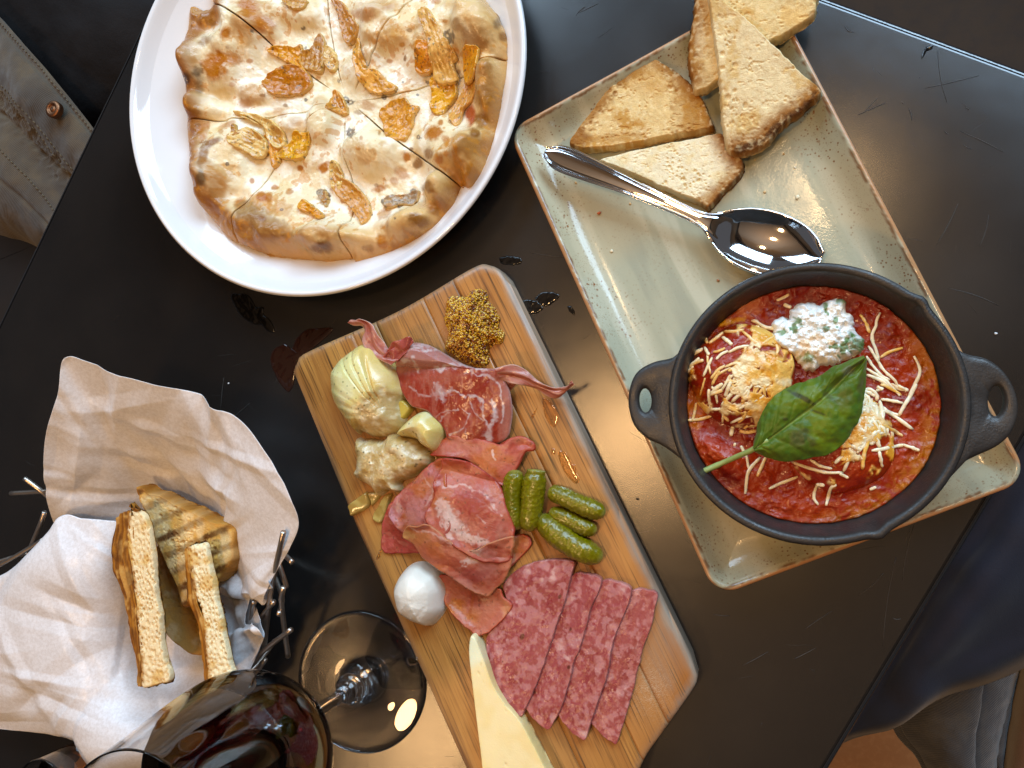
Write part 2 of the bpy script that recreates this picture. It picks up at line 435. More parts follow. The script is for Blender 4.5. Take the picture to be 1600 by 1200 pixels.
L_ = []
for _ in range(330):
    x0, y0 = rng.uniform(0, 1600), rng.uniform(0, 1200); a = rng.choice([-.35, .5, 1.1, 2.2]) + rng.normal(0, .5); l = rng.uniform(6, 45) if rng.rand() < .6 else rng.uniform(1, 4)
    A = W([(x0, y0), (x0 + l * math.cos(a), y0 + l * math.sin(a))], 0.0)
    if not (-.48 < A[0, :2] @ TB < .12 and -.5 < A[0, :2] @ TA < .23 and -.48 < A[1, :2] @ TB < .12 and -.5 < A[1, :2] @ TA < .23): continue
    P = A[0] + (A[1] - A[0]) * np.linspace(0, 1, 5)[:, None]; P[:, :2] += rng.normal(0, .0002, (5, 2)); P[:, 2] = .00006; L_.append(tube_arrays(P, np.array([.2, .8, 1, .8, .2]) * rng.uniform(.00003, .00008), 4))
V, F = join_arrays(L_); tag(mk('fine_scratches', V, F, mat('fine_scratch', (.05, .045, .04), rough=.35), table), kind='stuff')

# wet smears on the tabletop
m_wet = mat('water_film', (0.003, 0.0026, 0.0024), rough=0.07, spec=.6, bump=(('noise', 120, .25, .0015),))
m_wetb = mat('wine_drip', (0.022, 0.007, 0.004), rough=0.06, spec=.5)
def puddle(px, m, label, jag=.0008, jagf=300, seed=3):
    jag *= .9; jagf *= 1.2
    o = slab('water_smear', px, 0.0006, 0.0001, 0.0005, m, n=120, rings=8, redge=.0012, jag=jag, jagf=jagf, seed=seed,
             hf=lambda x, y, d: .00025 * fbm(x, y, 300, 3, seed))
    tag(o, label, 'water smear'); return o
puddle([(360, 462), (378, 458), (392, 466), (398, 478), (410, 480), (412, 492), (422, 500), (428, 518), (418, 518), (408, 508), (395, 505), (375, 492), (366, 478)], m_wet,
       'dark wet smear on the black table between the pizza plate and the paper basket', .0012, 260, 3)
puddle([(437, 540), (446, 538), (455, 545), (462, 530), (478, 515), (500, 512), (520, 514), (500, 535), (475, 555), (462, 575), (458, 600), (448, 612), (432, 590), (422, 565), (426, 548)], m_wetb,
       'brownish wet patch on the table against the upper left corner of the wooden board', .0008, 200, 9)
for k, P in enumerate([[(812, 472), (822, 468), (838, 470), (848, 480), (842, 488), (828, 490), (816, 484)], [(836, 466), (846, 458), (862, 456), (874, 462), (866, 472), (852, 478), (842, 474)],
                       [(782, 402), (800, 400), (815, 404), (812, 412), (795, 414), (782, 411)], [(886, 478), (893, 480), (899, 492), (892, 490)]]):
    puddle(P, m_wet, ['glossy black splash beside the upper right edge of the wooden board', 'streaky wet splash nearest the sage plate beside the mustard corner', 'wet film between the pizza plate and the top corner of the board',
                      'small wet drop touching the brown edge of the sage plate', 'thin curved wet streak right of the board by the sage plate', 'arched wet streak above the other splashes beside the sage plate'][k], .0009, 420, 20 + k)
puddle([(1440, 90), (1443, 78), (1450, 71), (1458, 70), (1457, 76), (1450, 78), (1446, 84), (1442, 90)], m_wet, 'tiny black drop near the top right edge of the table', .0003, 500, 41)

# ------------------------------------------------------------------ white plate
m_china = mat('white_china', (0.72, 0.72, 0.73), rough=0.07, spec=.5, coat=.3, coat_rough=.03, bump=(('noise', 25, .03, .002),))
wc = np.array([-.253, .228, 0.0]); WR = .143
prof = [(.001, .004), (.085, .004), (.087, .0), (.092, .0), (.094, .004), (.115, .012), (.135, .0245), (.1415, .0285), (.143, .0302), (.1426, .0312), (.1412, .0316), (.1395, .0306), (.132, .0225), (.122, .0150), (.110, .0100), (.095, .0078), (.06, .0072), (.001, .0072)]
pr = np.array(prof); prs = np.concatenate([cat_open(pr[8:], 60)]); pr = np.vstack([pr[:8], prs])
V, F = lathe_arrays(pr, wc, 160)
pl = tag(mk('dinner_plate', V, F, m_china, origin=wc), 'large round white china plate under the sliced mushroom pizza', 'plate')
pr_in = np.array([(p[0], p[1]) for p in prof[::-1][:11]])
def plate_h(x, y):
    r = np.hypot(x - wc[0], y - wc[1]); return np.interp(r, [0, .06, .095, .110, .122, .132, .1395], [.0072, .0072, .0078, .0100, .0150, .0225, .0306])

# ------------------------------------------------------------------ pizza: eight slices, one shared relief
C0 = (535, 152)
OUT = [(297, 8), (288, 45), (284, 78), (281, 110), (282, 150), (284, 190), (287, 228), (296, 262), (306, 296), (312, 318), (330, 345), (352, 370), (375, 384), (410, 395), (450, 401), (500, 405), (547, 404),
       (552, 410), (585, 402), (620, 391), (660, 370), (692, 345), (710, 322), (717, 300), (722, 290), (735, 298), (746, 290), (760, 262), (774, 222), (782, 180), (788, 140), (797, 100), (794, 60), (781, 30), (768, 12), (750, -12), (700, -62), (625, -100),
       (525, -112), (425, -97), (352, -55), (326, -22), (328, 2), (315, 12)]
CUT = {  # outer end -> towards the centre (outline index, path)
    'a': (5, [(284, 190), (330, 186), (380, 182), (440, 176), (490, 168), C0]),
    'b': (12, [(372, 380), (376, 345), (398, 300), (430, 250), (470, 205), C0]),
    'c': (16, [(547, 404), (545, 350), (548, 300), (536, 235), (530, 190), C0]),
    'd': (24, [(720, 292), (690, 270), (650, 240), (600, 205), (565, 175), C0]),
    'e': (31, [(796, 96), (755, 106), (700, 120), (640, 135), (590, 148), C0]),
    'f': (36, [(690, -70), (650, -10), (615, 35), (580, 90), (555, 125), C0]),
    'g': (38, [(500, -108), (502, -40), (506, 10), (512, 60), (522, 110), C0]),
    'h': (42, [(326, 6), (362, 22), (405, 52), (440, 85), (490, 120), C0])}
ZP = .019
dough = lambda x, y: ss(fbm(x, y, 45, 3, 3), -.2, .5)
PO = W(OUT, ZP)[:, :2]; PO = cat_closed(PO, 260)
BUB = [(335, 95, 55, 45, .010), (375, 60, 40, 30, .006), (350, 240, 42, 55, .010), (440, 340, 80, 50, .009), (395, 25, 50, 40, .010), (560, 100, 35, 30, .004), (595, 50, 45, 40, .009), (690, 60, 70, 55, .009),
       (500, 190, 22, 40, .008), (580, 235, 45, 38, .010), (700, 225, 50, 40, .011), (690, 300, 30, 25, .009), (650, 350, 45, 30, .008), (395, 140, 25, 18, .005), (320, 170, 30, 18, .006), (520, 375, 60, 25, .009),
       (755, 60, 40, 60, .009), (772, 150, 25, 45, .008), (750, 250, 30, 50, .008), (470, 15, 40, 25, .006), (450, 190, 30, 18, .004), (600, 5, 60, 30, .006), (306, 130, 14, 50, .003), (330, 300, 30, 45, .008), (480, 240, 25, 20, .003)]
def bubble(x, y, px, py):
    wob = .25 * fbm(x, y, 60, 2, 8); b = 0 * px
    for a, c_, rx, ry, h in BUB: b = np.maximum(b, np.exp(-(np.clip(np.hypot((px - a) / rx, (py - c_) / ry) + wob, 0, 9) ** 3) * 1.4) * min(1, h / .008))
    return b
def pizza_top(x, y):
    d = edge_dist(x.ravel(), y.ravel(), PO).reshape(x.shape); dq = 1 - np.clip(d / .0075, 0, 1)
    rim = np.exp(-((d - .012) / .011) ** 2)
    z = .0055 + .0085 * rim * (1 + .5 * fbm(x, y, 55, 3, 15)) + .0012 * fbm(x, y, 90, 3, 1) + .0024 * fbm(x, y, 38, 2, 2) * (1 - .5 * rim)
    px, py = PX(np.stack([x.ravel(), y.ravel(), np.full(x.size, ZP)], 1)); px = px.reshape(x.shape); py = py.reshape(x.shape)
    wob = .25 * fbm(x, y, 60, 2, 8)
    for a, b, rx, ry, h in BUB:
        q = np.hypot((px - a) / rx, (py - b) / ry) + wob
        z = z + h * 1.35 * np.exp(-(np.clip(q, 0, 9) ** 4) * 1.5)
    z = z + .00030 * fbm(x, y, 420, 3, 5)
    z = z * (.30 + .70 * np.sqrt(np.clip(1 - dq * dq, 0, 1)))
    # small blisters
    bl = cells(x, y, 120, 4); z = z + .0007 * (1 - ss(bl, 0, .32)) * ss(fbm(x, y, 50, 2, 6), 0, .4)
    return z
CH = (0.78, 0.61, 0.34); DO = (0.62, 0.42, 0.20); BR = (0.20, 0.075, 0.010); OR = (0.36, 0.115, 0.006); DK = (0.05, 0.022, 0.007); GR = (0.55, 0.44, 0.26); OIL = (.62, .40, .11)
PSP = [(335, 100, 22, 26, 20, OR, .95), (352, 92, 24, 10, 0, OR, .8), (332, 36, 9, 7, 0, BR, .9), (352, 52, 9, 13, 20, OR, .95), (320, 63, 12, 11, 0, BR, .7), (290, 125, 8, 13, 0, DK, .8), (308, 112, 9, 12, 30, DK, .7), (312, 128, 9, 20, 0, DK, .5),
       (388, 12, 16, 20, -30, OR, .9), (410, 35, 22, 12, 30, OR, .75), (400, 45, 20, 6, 20, OR, .7), (395, 150, 22, 16, 20, (.45, .22, .06), .6), (385, 162, 14, 9, 0, OR, .6), (300, 175, 14, 9, 0, BR, .7), (322, 26, 10, 14, 0, BR, .4),
       (330, 222, 16, 6, -20, BR, .9), (318, 240, 8, 22, 15, BR, .8), (314, 278, 9, 14, 0, DK, .75), (335, 275, 14, 30, -30, OR, .55), (376, 318, 10, 8, 0, OR, .9), (408, 307, 8, 8, 0, OR, .95), (420, 308, 7, 8, 0, OR, .85), (409, 341, 7, 6, 0, BR, 1), (430, 293, 7, 4, 0, OR, .8),
       (452, 299, 6, 5, 0, OR, .7), (388, 330, 20, 18, 20, (.26, .15, .06), .8), (412, 350, 40, 22, 20, BR, .6), (500, 388, 22, 9, 0, BR, .85), (505, 382, 12, 7, 0, DK, .35), (470, 263, 5, 5, 0, OR, .9), (505, 263, 8, 7, 0, OR, .95),
       (600, 335, 12, 8, -20, OR, .6), (636, 245, 7, 8, 0, OR, .9), (653, 256, 8, 10, 0, BR, .8), (628, 270, 12, 8, 30, OR, .6), (592, 295, 11, 6, -20, OR, .8), (615, 283, 8, 6, 0, OR, .5), (669, 292, 13, 10, 0, BR, .8), (655, 345, 18, 12, 10, BR, .85), (690, 322, 12, 15, 0, BR, .5),
       (597, 380, 8, 12, -25, OR, .7), (575, 388, 10, 6, 0, BR, .5), (678, 207, 15, 12, -10, OR, .95), (670, 240, 9, 10, 20, BR, .8), (685, 250, 8, 8, 0, OR, .7), (698, 222, 5, 9, 0, OR, .6), (693, 215, 4, 5, 0, OR, .5), (735, 178, 8, 18, 0, (.35, .07, .02), .95),
       (752, 190, 10, 14, 0, BR, .85), (742, 207, 10, 7, 30, BR, .9), (755, 150, 18, 16, 0, BR, .55), (745, 62, 26, 22, 0, BR, .6), (779, 35, 8, 12, 20, DK, .6), (786, 58, 9, 9, 0, BR, .85), (712, 38, 14, 10, 30, BR, .6), (695, 33, 6, 5, 0, OR, .8), (628, 70, 5, 4, 0, OR, .8),
       (570, 22, 20, 12, 0, OR, .6), (622, 62, 14, 16, 0, (.55, .3, .08), .6), (680, 2, 8, 5, 0, OR, .7), (355, 195, 15, 5, -20, OR, .6), (318, 205, 8, 14, 0, OR, .6), (345, 205, 5, 5, 0, OR, .6), (465, 190, 16, 8, 0, OR, .35), (500, 160, 10, 12, 0, OR, .3),
       (440, 175, 12, 8, 0, OR, .45), (575, 165, 14, 8, 20, OR, .5), (560, 175, 6, 4, 0, BR, .5), (590, 10, 30, 8, 0, OR, .4), (540, 60, 14, 6, 0, (.5, .3, .1), .3), (740, 260, 12, 14, 0, OR, .35), (760, 230, 12, 20, 0, OR, .3)]
for _ in range(34):
    a_ = rng.uniform(0, 6.28); r_ = rng.uniform(60, 230); PSP.append((530 + 1.05 * r_ * math.cos(a_), 160 + r_ * math.sin(a_), rng.uniform(2.5, 6), rng.uniform(2.5, 5), 0, OR if rng.rand() < .7 else BR, rng.uniform(.4, .85)))
MUSHD = [(394, 48, 4), (474, 45, 4), (478, 75, 3), (529, 126, 3), (540, 155, 6), (478, 156, 4), (548, 207, 9), (545, 210, 5), (548, 160, 7), (600, 152, 5), (668, 128, 4), (700, 57, 12), (655, 215, 5), (601, 316, 7), (612, 312, 8), (645, 300, 6), (648, 302, 4), (580, 335, 3), (512, 305, 6), (500, 300, 7), (625, 320, 6), (440, 327, 3), (355, 257, 4), (374, 213, 3), (457, 222, 2), (652, 148, 3), (617, 341, 2), (630, 128, 2)]
def pizza_col(x, y, z, px, py, D):
    n = len(x); d = edge_dist(x, y, PO)
    lo = fbm(x, y, 60, 4, 21); hi = fbm(x, y, 300, 4, 22)
    c = full(n, (.80, .70, .50)); bb = bubble(x, y, px, py)
    c = blend(c, (.86, .80, .66), .85 * ss(fbm(x, y, 60, 3, 27), -.02, .10)); c = blend(c, (.66, .46, .19), .5 * ss(fbm(x, y, 48, 4, 29), .12, .30))
    c = blend(c, (.70, .54, .31), .6 * ss(bb + .35 * lo, .4, .8)); c = blend(c, (.72, .61, .40), .5 * ss(bb, .3, .7) * ss(fbm(x, y, 110, 3, 36), .0, .25))
    c = blend(c, (.44, .20, .035), .6 * ss(bb, .5, .85) * ss(fbm(x, y, 75, 4, 37), .10, .26)); c = blend(c, (.62, .42, .16), .4 * np.exp(-((bb - .35) / .12) ** 2) * ss(fbm(x, y, 90, 2, 38), 0, .3))
    edge = 1 - ss(d + .006 * lo, .012, .024)
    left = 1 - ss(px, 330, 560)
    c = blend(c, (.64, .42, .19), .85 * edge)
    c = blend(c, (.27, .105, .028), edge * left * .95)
    c = blend(c, (.50, .27, .09), .7 * (1 - ss(d + .003 * hi, .002, .009)))
    c = blend(c, (.30, .125, .03), .75 * edge * ss(lo, .0, .3))
    c = blend(c, (.50, .22, .045), .6 * ss(hi + .7 * lo, .36, .46))
    c = spots(c, px, py, PSP, wob=.38 * hi + .25 * fbm(x, y, 120, 2, 31) - .12)
    for a, b, r in MUSHD:
        q = np.hypot(px - a, py - b) / r + .5 * fbm(x, y, 500, 2, int(a))
        c = blend(c, (.10, .075, .06), .8 * (1 - ss(np.abs(q - .45), .15, .5)))
    c = c * (1 + .05 * hi)[:, None]
    # the cut faces and the underside show plain crumb
    c = blend(c, (.30, .16, .06), (D <= 0) * .7)
    return c
m_pizza = mat('pizza_crust', attr=True, rough=.42, rough_var=(90, .12, .6), spec=.4, sss=.06, coat=.15, coat_rough=.12, sss_r=(1, .6, .3), sss_scale=.002,
              var=((1800, .15, (.50, .34, .16), .5, .75),), bump=(('noise', 500, .28, .0010), ('noise', 1800, .35, .0004)))
order = 'abcdefgh'
names = {'ab': 'pizza slice with mushroom cluster and dark blistered edge at the lower left', 'bc': 'pizza slice with a smooth browned crust and small blisters at the bottom of the plate',
         'cd': 'pizza slice with a dark mushroom strip and folded pale crust corner at the lower right', 'de': 'pizza slice with orange mushrooms and browned bubbles facing the sage plate',
         'ef': 'pizza slice with long upright mushroom stalk at the upper right of the white plate', 'fg': 'pizza slice at the top of the plate with a curled brown mushroom',
         'gh': 'pizza slice at the upper left cut off by the photograph, with orange scorched cheese', 'ha': 'pizza slice with a torn pointed corner and charred spots on its left crust'}
def hpix(px, py):
    p = W([(px, py)], ZP); return float(base_pz(p[:, 0], p[:, 1])[0])
def base_pz(x, y): return plate_h(x, y) * .55 + .0035 + pizza_top(x, y)
slices = {}
NO = len(OUT)
for i, k in enumerate(order):
    k2 = order[(i + 1) % 8]
    i0, p0 = CUT[k]; i1, p1 = CUT[k2]
    if i1 <= i0: i1 += NO
    mid = [OUT[j % NO] for j in range(i0 + 1, i1)]
    poly = [p0[0]] + mid + [p1[0]] + p1[1:-1] + [C0] + p0[1:-1][::-1]
    Wp = W(poly, ZP)[:, :2]
    nc_ = len(mid) + 2
    arc = cat_open(Wp[:nc_], 220); inn = resample(cat_open(np.vstack([Wp[nc_ - 1:], Wp[:1]]), 240), 240)
    O2 = np.vstack([arc, inn[1:-1]])
    cc = O2.mean(0); v = cc - O2
    # jitter along cuts, pull in by a hair so that the cut shows
    v /= np.linalg.norm(v, axis=1, keepdims=True); O2[220:] += v[220:] * (.00006 + .00022 * np.abs(fbm(O2[220:, 0], O2[220:, 1], 300, 2, i)))[:, None]
    O2[:220] += v[:220] * (.0014 * fbm(O2[:220, 0], O2[:220, 1], 120, 4, i))[:, None]
    root = empty('pizza_slice', (cc[0], cc[1], .008), names[k + k2], 'pizza slice', 'slices of the mushroom pizza on the white plate')
    slices[k + k2] = (root, O2)
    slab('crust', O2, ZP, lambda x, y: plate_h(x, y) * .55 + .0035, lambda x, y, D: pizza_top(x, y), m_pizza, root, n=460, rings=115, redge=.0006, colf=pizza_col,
         smooth_out=False, side=6, sidew=.0006, world=True, exp=.5, floor=.0085)
def which(px, py):
    p = W([(px, py)], ZP)[0, :2]
    for k, (r, O) in slices.items():
        x, y = O[:, 0], O[:, 1]; x2, y2 = np.roll(x, -1), np.roll(y, -1)
        c = ((y > p[1]) != (y2 > p[1])) & (p[0] < (x2 - x) * (p[1] - y) / (y2 - y + 1e-15) + x)
        if c.sum() % 2: return r
    return slices['de'][0]
m_mush = mat('mushroom', attr=True, rough=.28, spec=.55, sss=.15, sss_r=(1, .5, .15), sss_scale=.002, coat=.25, coat_rough=.15, bump=(('noise', 900, .4, .0006),), rough_var=(200, .15, .45))
Z1 = lambda L: zm(L, 5.333, 260, 0); Z2 = lambda L: zm(L, 5.333, 520, 0); Z3 = lambda L: zm(L, 5.333, 260, 190); Z4 = lambda L: zm(L, 5.333, 520, 190)
MO = (.58, .25, .03); MY = (.62, .32, .03); MB = (.36, .16, .04); MP = (.64, .44, .18)
MUSH = [(Z1([(850, 430), (890, 395), (980, 380), (1060, 385), (1100, 365), (1115, 430), (1110, 500), (1160, 600), (1100, 560), (1000, 510), (900, 460)]), MO, .3), (Z1([(1120, 430), (1200, 400), (1230, 320), (1270, 285), (1300, 350), (1305, 470), (1290, 580), (1230, 590), (1130, 540)]), MB, .9),
        (Z1([(820, 640), (900, 580), (1020, 540), (1140, 590), (1190, 680), (1150, 750), (1030, 785), (900, 780), (830, 720)]), (.42, .15, .02), .2), (Z1([(1310, 450), (1340, 385), (1395, 430), (1410, 500), (1390, 580), (1330, 560)]), MP, .8),
        (Z1([(1365, 900), (1390, 765), (1430, 765), (1480, 850), (1500, 920), (1480, 945), (1400, 935)]), (.55, .26, .07), 1.3),
        (Z1([(575, 930), (650, 935), (740, 950), (860, 1000), (940, 1080), (960, 1170), (900, 1220), (830, 1160), (790, 1050), (680, 980), (590, 960)]), MP, .5),
        (Z3([(780, 130), (860, 100), (930, 110), (970, 180), (920, 250), (940, 320), (880, 370), (860, 280), (800, 180)]), MO, .6),
        (Z3([(890, 290), (960, 200), (1020, 150), (1060, 90), (1120, 85), (1180, 100), (1185, 160), (1150, 260), (1100, 310), (1010, 300), (930, 290)]), MY, .3),
        (Z3([(530, 110), (560, 90), (650, 30), (760, 110), (780, 180), (760, 250), (690, 270), (620, 230), (530, 180)]), MP, .7), (Z3([(540, 20), (560, 15), (580, 75), (620, 60), (600, 100), (540, 110)]), MB, .5),
        (Z3([(1350, 360), (1400, 330), (1450, 420), (1460, 500), (1420, 590), (1370, 540)]), MP, .6), (Z4([(0, 420), (60, 465), (150, 510), (240, 600), (290, 690), (295, 770), (240, 845), (200, 790), (120, 690), (30, 600)]), (.50, .24, .07), .4),
        (Z3([(1090, 690), (1110, 635), (1180, 675), (1280, 760), (1250, 800), (1180, 760), (1100, 730)]), MO, .5), (Z2([(-20, -10), (80, 20), (140, 110), (180, 170), (225, 240), (160, 330), (95, 335), (50, 200), (20, 80)]), (.40, .17, .05), .7),
        (Z2([(170, 400), (220, 330), (240, 440), (250, 550), (350, 570), (430, 650), (500, 690), (470, 740), (330, 750), (230, 680), (180, 520)]), (.64, .32, .08), .5),
        (Z2([(700, 95), (780, 78), (840, 150), (900, 260), (1005, 435), (975, 500), (1000, 610), (900, 640), (815, 610), (800, 480), (780, 300)]), (.62, .36, .12), .8),
        (Z2([(700, 345), (785, 350), (800, 450), (800, 555), (670, 560), (670, 440)]), (.55, .21, .03), .1), (Z2([(1055, 430), (1120, 375), (1205, 400), (1200, 480), (1170, 590), (1060, 620)]), MO, .6),
        (Z2([(815, 660), (900, 640), (975, 625), (1015, 760), (940, 880), (900, 945), (805, 890), (820, 770)]), (.64, .33, .03), .2), (Z2([(1080, 650), (1130, 600), (1210, 605), (1215, 710), (1150, 820), (1080, 880), (1050, 1030), (975, 980), (985, 850), (1050, 750)]), (.55, .27, .08), .8),
        (Z2([(390, 940), (470, 860), (580, 820), (640, 870), (700, 880), (655, 960), (640, 1060), (590, 1150), (470, 1140), (420, 1020)]), (.56, .25, .04), .5), (Z1([(960, -20), (1060, -30), (1150, -10), (1130, 60), (1060, 70), (1000, 40)]), (.5, .28, .1), .5),
        (Z3([(1250, 590), (1300, 560), (1340, 640), (1330, 700), (1280, 650)]), (.3, .22, .14), .4), (Z4([(430, 640), (480, 600), (600, 590), (690, 565), (700, 620), (660, 690), (560, 690), (440, 710)]), (.30, .22, .15), .5)]
for i, (P, c0, ridg) in enumerate(MUSH):
    P = np.array(P); P = P.mean(0) + 1.10 * (P - P.mean(0)); cx, cy = P.mean(0); cn = P - P.mean(0); w_, v_ = np.linalg.eigh(cn.T @ cn); ax = v_[:, 1]
    def mcol(x, y, z, px, py, D, c0=c0, i=i, ax=ax, cx=cx, cy=cy, ridg=ridg):
        c = full(len(x), c0); s = (px - cx) * -ax[1] + (py - cy) * ax[0]; t = (px - cx) * ax[0] + (py - cy) * ax[1]
        st = np.sin(s * .9 + 2 * fbm(x, y, 150, 2, i)) * .5 + .5
        c = blend(c, (.78, .52, .20), ridg * .4 * st * ss(t, -30, 30)); c = blend(c, (.38, .145, .014), .6 * ss(fbm(x, y, 200, 4, i + 9), .02, .3))
        c = blend(c, (.72, .50, .2), .5 * (1 - ss(D, .0002, .0011))); c = blend(c, (.06, .04, .02), .7 * ss(fbm(x, y, 900, 2, i + 4), .42, .55))
        return c
    def mh(x, y, D, i=i, ax=ax, cx=cx, cy=cy, ridg=ridg):
        px, py = PX(np.stack([x.ravel(), y.ravel(), np.full(x.size, .02)], 1)); s = ((px - cx) * -ax[1] + (py - cy) * ax[0]).reshape(x.shape)
        return .0011 * fbm(x, y, 200, 4, i + 2) + ridg * .00018 * np.sin(s * .9 + 2 * fbm(x, y, 150, 2, i)) + .0014 * (1 - ss(D, 0, .004)) * ss(fbm(x, y, 150, 2, i + 60), -.1, .3)
    b_ = float(np.percentile(base_pz(*W(P, ZP)[:, :2].T), 60))
    mz = W(P, b_ + .003)[:, :2]
    slab('mushroom_piece', P, b_ + .003, lambda x, y, b_=b_: base_pz(x, y) * .65 + b_ * .35 - .0002, .0028, m_mush, which(cx, cy), n=130, rings=24, redge=.0009, colf=mcol, hf=mh, jag=.0009, jagf=350, side=2, seed=i * 3)
print('pizza done')
# ------------------------------------------------------------------ sage plate
sc_ = W([(800, 205), (1194, -22), (1610, 734), (1119, 947)], .018)[:, :2]
scn = sc_.mean(0); e1 = (sc_[3] - sc_[0] + sc_[2] - sc_[1]) / 2; e2 = (sc_[1] - sc_[0] + sc_[2] - sc_[3]) / 2
SL, SWd = np.linalg.norm(e1), np.linalg.norm(e2); sang = math.atan2(e1[1], e1[0])
sa_, ca_ = math.sin(sang), math.cos(sang)
def sloc(x, y):
    dx, dy = x - scn[0], y - scn[1]; return dx * ca_ + dy * sa_, -dx * sa_ + dy * ca_
def sage_col(x, y, z, px, py, D):
    a, b = sloc(x, y); d = np.minimum(SL / 2 - np.abs(a), SWd / 2 - np.abs(b))
    c = full(len(x), (.37, .375, .285))
    st = fbm(a * .12, b, 90, 4, 51)                       # brushed streaks along the plate
    c = blend(c, (.50, .49, .38), .75 * ss(st, .0, .4)); c = blend(c, (.29, .30, .235), .6 * ss(-st, .05, .4))
    c = blend(c, (.46, .40, .27), .5 * ss(fbm(x, y, 16, 2, 53), 0, .4))
    near = 1 - ss(d, .010, .035); near = np.maximum(.22, near) * (d > .0034)
    # unglazed rim with a brown break line just inside it
    n = fbm(x, y, 400, 3, 58)
    c = blend(c, (.15, .07, .03), .9 * (1 - ss(np.abs(d - .0026 - .0006 * n), .0003, .0011)) * ss(fbm(x, y, 160, 3, 59), -.35, .1))
    c = blend(c, (.42, .23, .12), (1 - ss(d + .0007 * n, .0012, .0021)))
    return np.c_[c, near]
m_sage = mat('sage_glaze', attr=True, rough=.10, rough_var=(60, .08, .2), spec=.55, bump=(('noise', 700, .12, .0004), ('noise', 45, .12, .002)))
def speckle(m):
    nt = m.node_tree; N = nt.nodes; L = nt.links; b = N['Principled BSDF']; at = [n for n in N if n.type == 'ATTRIBUTE'][0]; tc = [n for n in N if n.type == 'TEX_COORD'][0]
    col = b.inputs['Base Color'].links[0].from_socket
    for sc, lo, hi, nsc, n0, n1, cc, amt in ((420, .16, .30, 40, .42, .62, (.20, .10, .04), 1.0), (800, .14, .32, 60, .40, .62, (.24, .17, .10), .8), (240, .14, .24, 30, .55, .68, (.22, .09, .03), 1.0), (1500, .1, .35, 90, .45, .65, (.27, .23, .16), .8)):
        v = N.new('ShaderNodeTexVoronoi'); v.inputs['Scale'].default_value = sc; L.new(tc.outputs['Object'], v.inputs['Vector'])
        w = N.new('ShaderNodeTexNoise'); w.inputs['Scale'].default_value = sc * 1.7; L.new(tc.outputs['Object'], w.inputs['Vector'])
        ad = N.new('ShaderNodeMath'); ad.operation = 'MULTIPLY_ADD'; ad.inputs[1].default_value = .35; L.new(w.outputs[0], ad.inputs[0]); L.new(v.outputs['Distance'], ad.inputs[2])
        mr = N.new('ShaderNodeMapRange'); mr.inputs[1].default_value = hi + .16; mr.inputs[2].default_value = lo + .16; L.new(ad.outputs[0], mr.inputs[0])
        n = N.new('ShaderNodeTexNoise'); n.inputs['Scale'].default_value = nsc; n.inputs['Detail'].default_value = 4; L.new(tc.outputs['Object'], n.inputs['Vector'])
        m2 = N.new('ShaderNodeMapRange'); m2.inputs[1].default_value = n0; m2.inputs[2].default_value = n1; L.new(n.outputs[0], m2.inputs[0])
        p = N.new('ShaderNodeMath'); p.operation = 'MULTIPLY'; L.new(mr.outputs[0], p.inputs[0]); L.new(m2.outputs[0], p.inputs[1])
        p2 = N.new('ShaderNodeMath'); p2.operation = 'MULTIPLY'; L.new(p.outputs[0], p2.inputs[0]); L.new(at.outputs['Alpha'], p2.inputs[1])
        p3 = N.new('ShaderNodeMath'); p3.operation = 'MULTIPLY'; p3.inputs[1].default_value = amt; L.new(p2.outputs[0], p3.inputs[0])
        mx = N.new('ShaderNodeMix'); mx.data_type = 'RGBA'; L.new(p3.outputs[0], mx.inputs[0]); L.new(col, mx.inputs[6]); mx.inputs[7].default_value = rgb(cc); col = mx.outputs[2]
    L.new(col, b.inputs['Base Color'])
speckle(m_sage)
prof = [(.03, .003), (.012, .0), (.006, .003), (.001, .0145), (-.0002, .0168), (.0003, .0182), (.0012, .0188), (.0022, .0187), (.0034, .0178), (.0052, .0158), (.009, .0118), (.013, .0088), (.017, .0072), (.021, .0064), (.026, .0061)]
pf = np.vstack([prof[:3], cat_open(prof[3:], 46), [(t, .0061) for t in np.linspace(.029, SWd / 2 - .002, 30)]])
# dense outline so that the speckle has vertices to sit on
def rr_dense(hx, hy, r, n):
    return lin_closed(rounded_rect(hx, hy, r, 10), n)
G = []
for d, z in pf:
    hx_, hy_ = SL / 2 - d, SWd / 2 - d; P = rounded_rect(hx_, hy_, max(.013 - d, .0006), 9)
    k = len(P); Q = []
    for q in range(4):                                     # same number of points on every side, whatever the inset
        arcp = P[q * 10:(q + 1) * 10]; nx_ = P[((q + 1) * 10) % k]
        Q.append(arcp); m_ = 150 if q % 2 == 0 else 260
        t = np.linspace(0, 1, m_ + 2)[1:-1, None]; Q.append(arcp[-1] + (nx_ - arcp[-1]) * t)
    P = np.vstack(Q); wv = .0004 * vn(P[:, 0] * 20, P[:, 1] * 20, 0, 4) * (d < .004)
    G.append(np.stack([scn[0] + P[:, 0] * ca_ - P[:, 1] * sa_, scn[1] + P[:, 0] * sa_ + P[:, 1] * ca_, z + wv], 1))
G = np.array(G); V = G.reshape(-1, 3); px, py = PX(V)
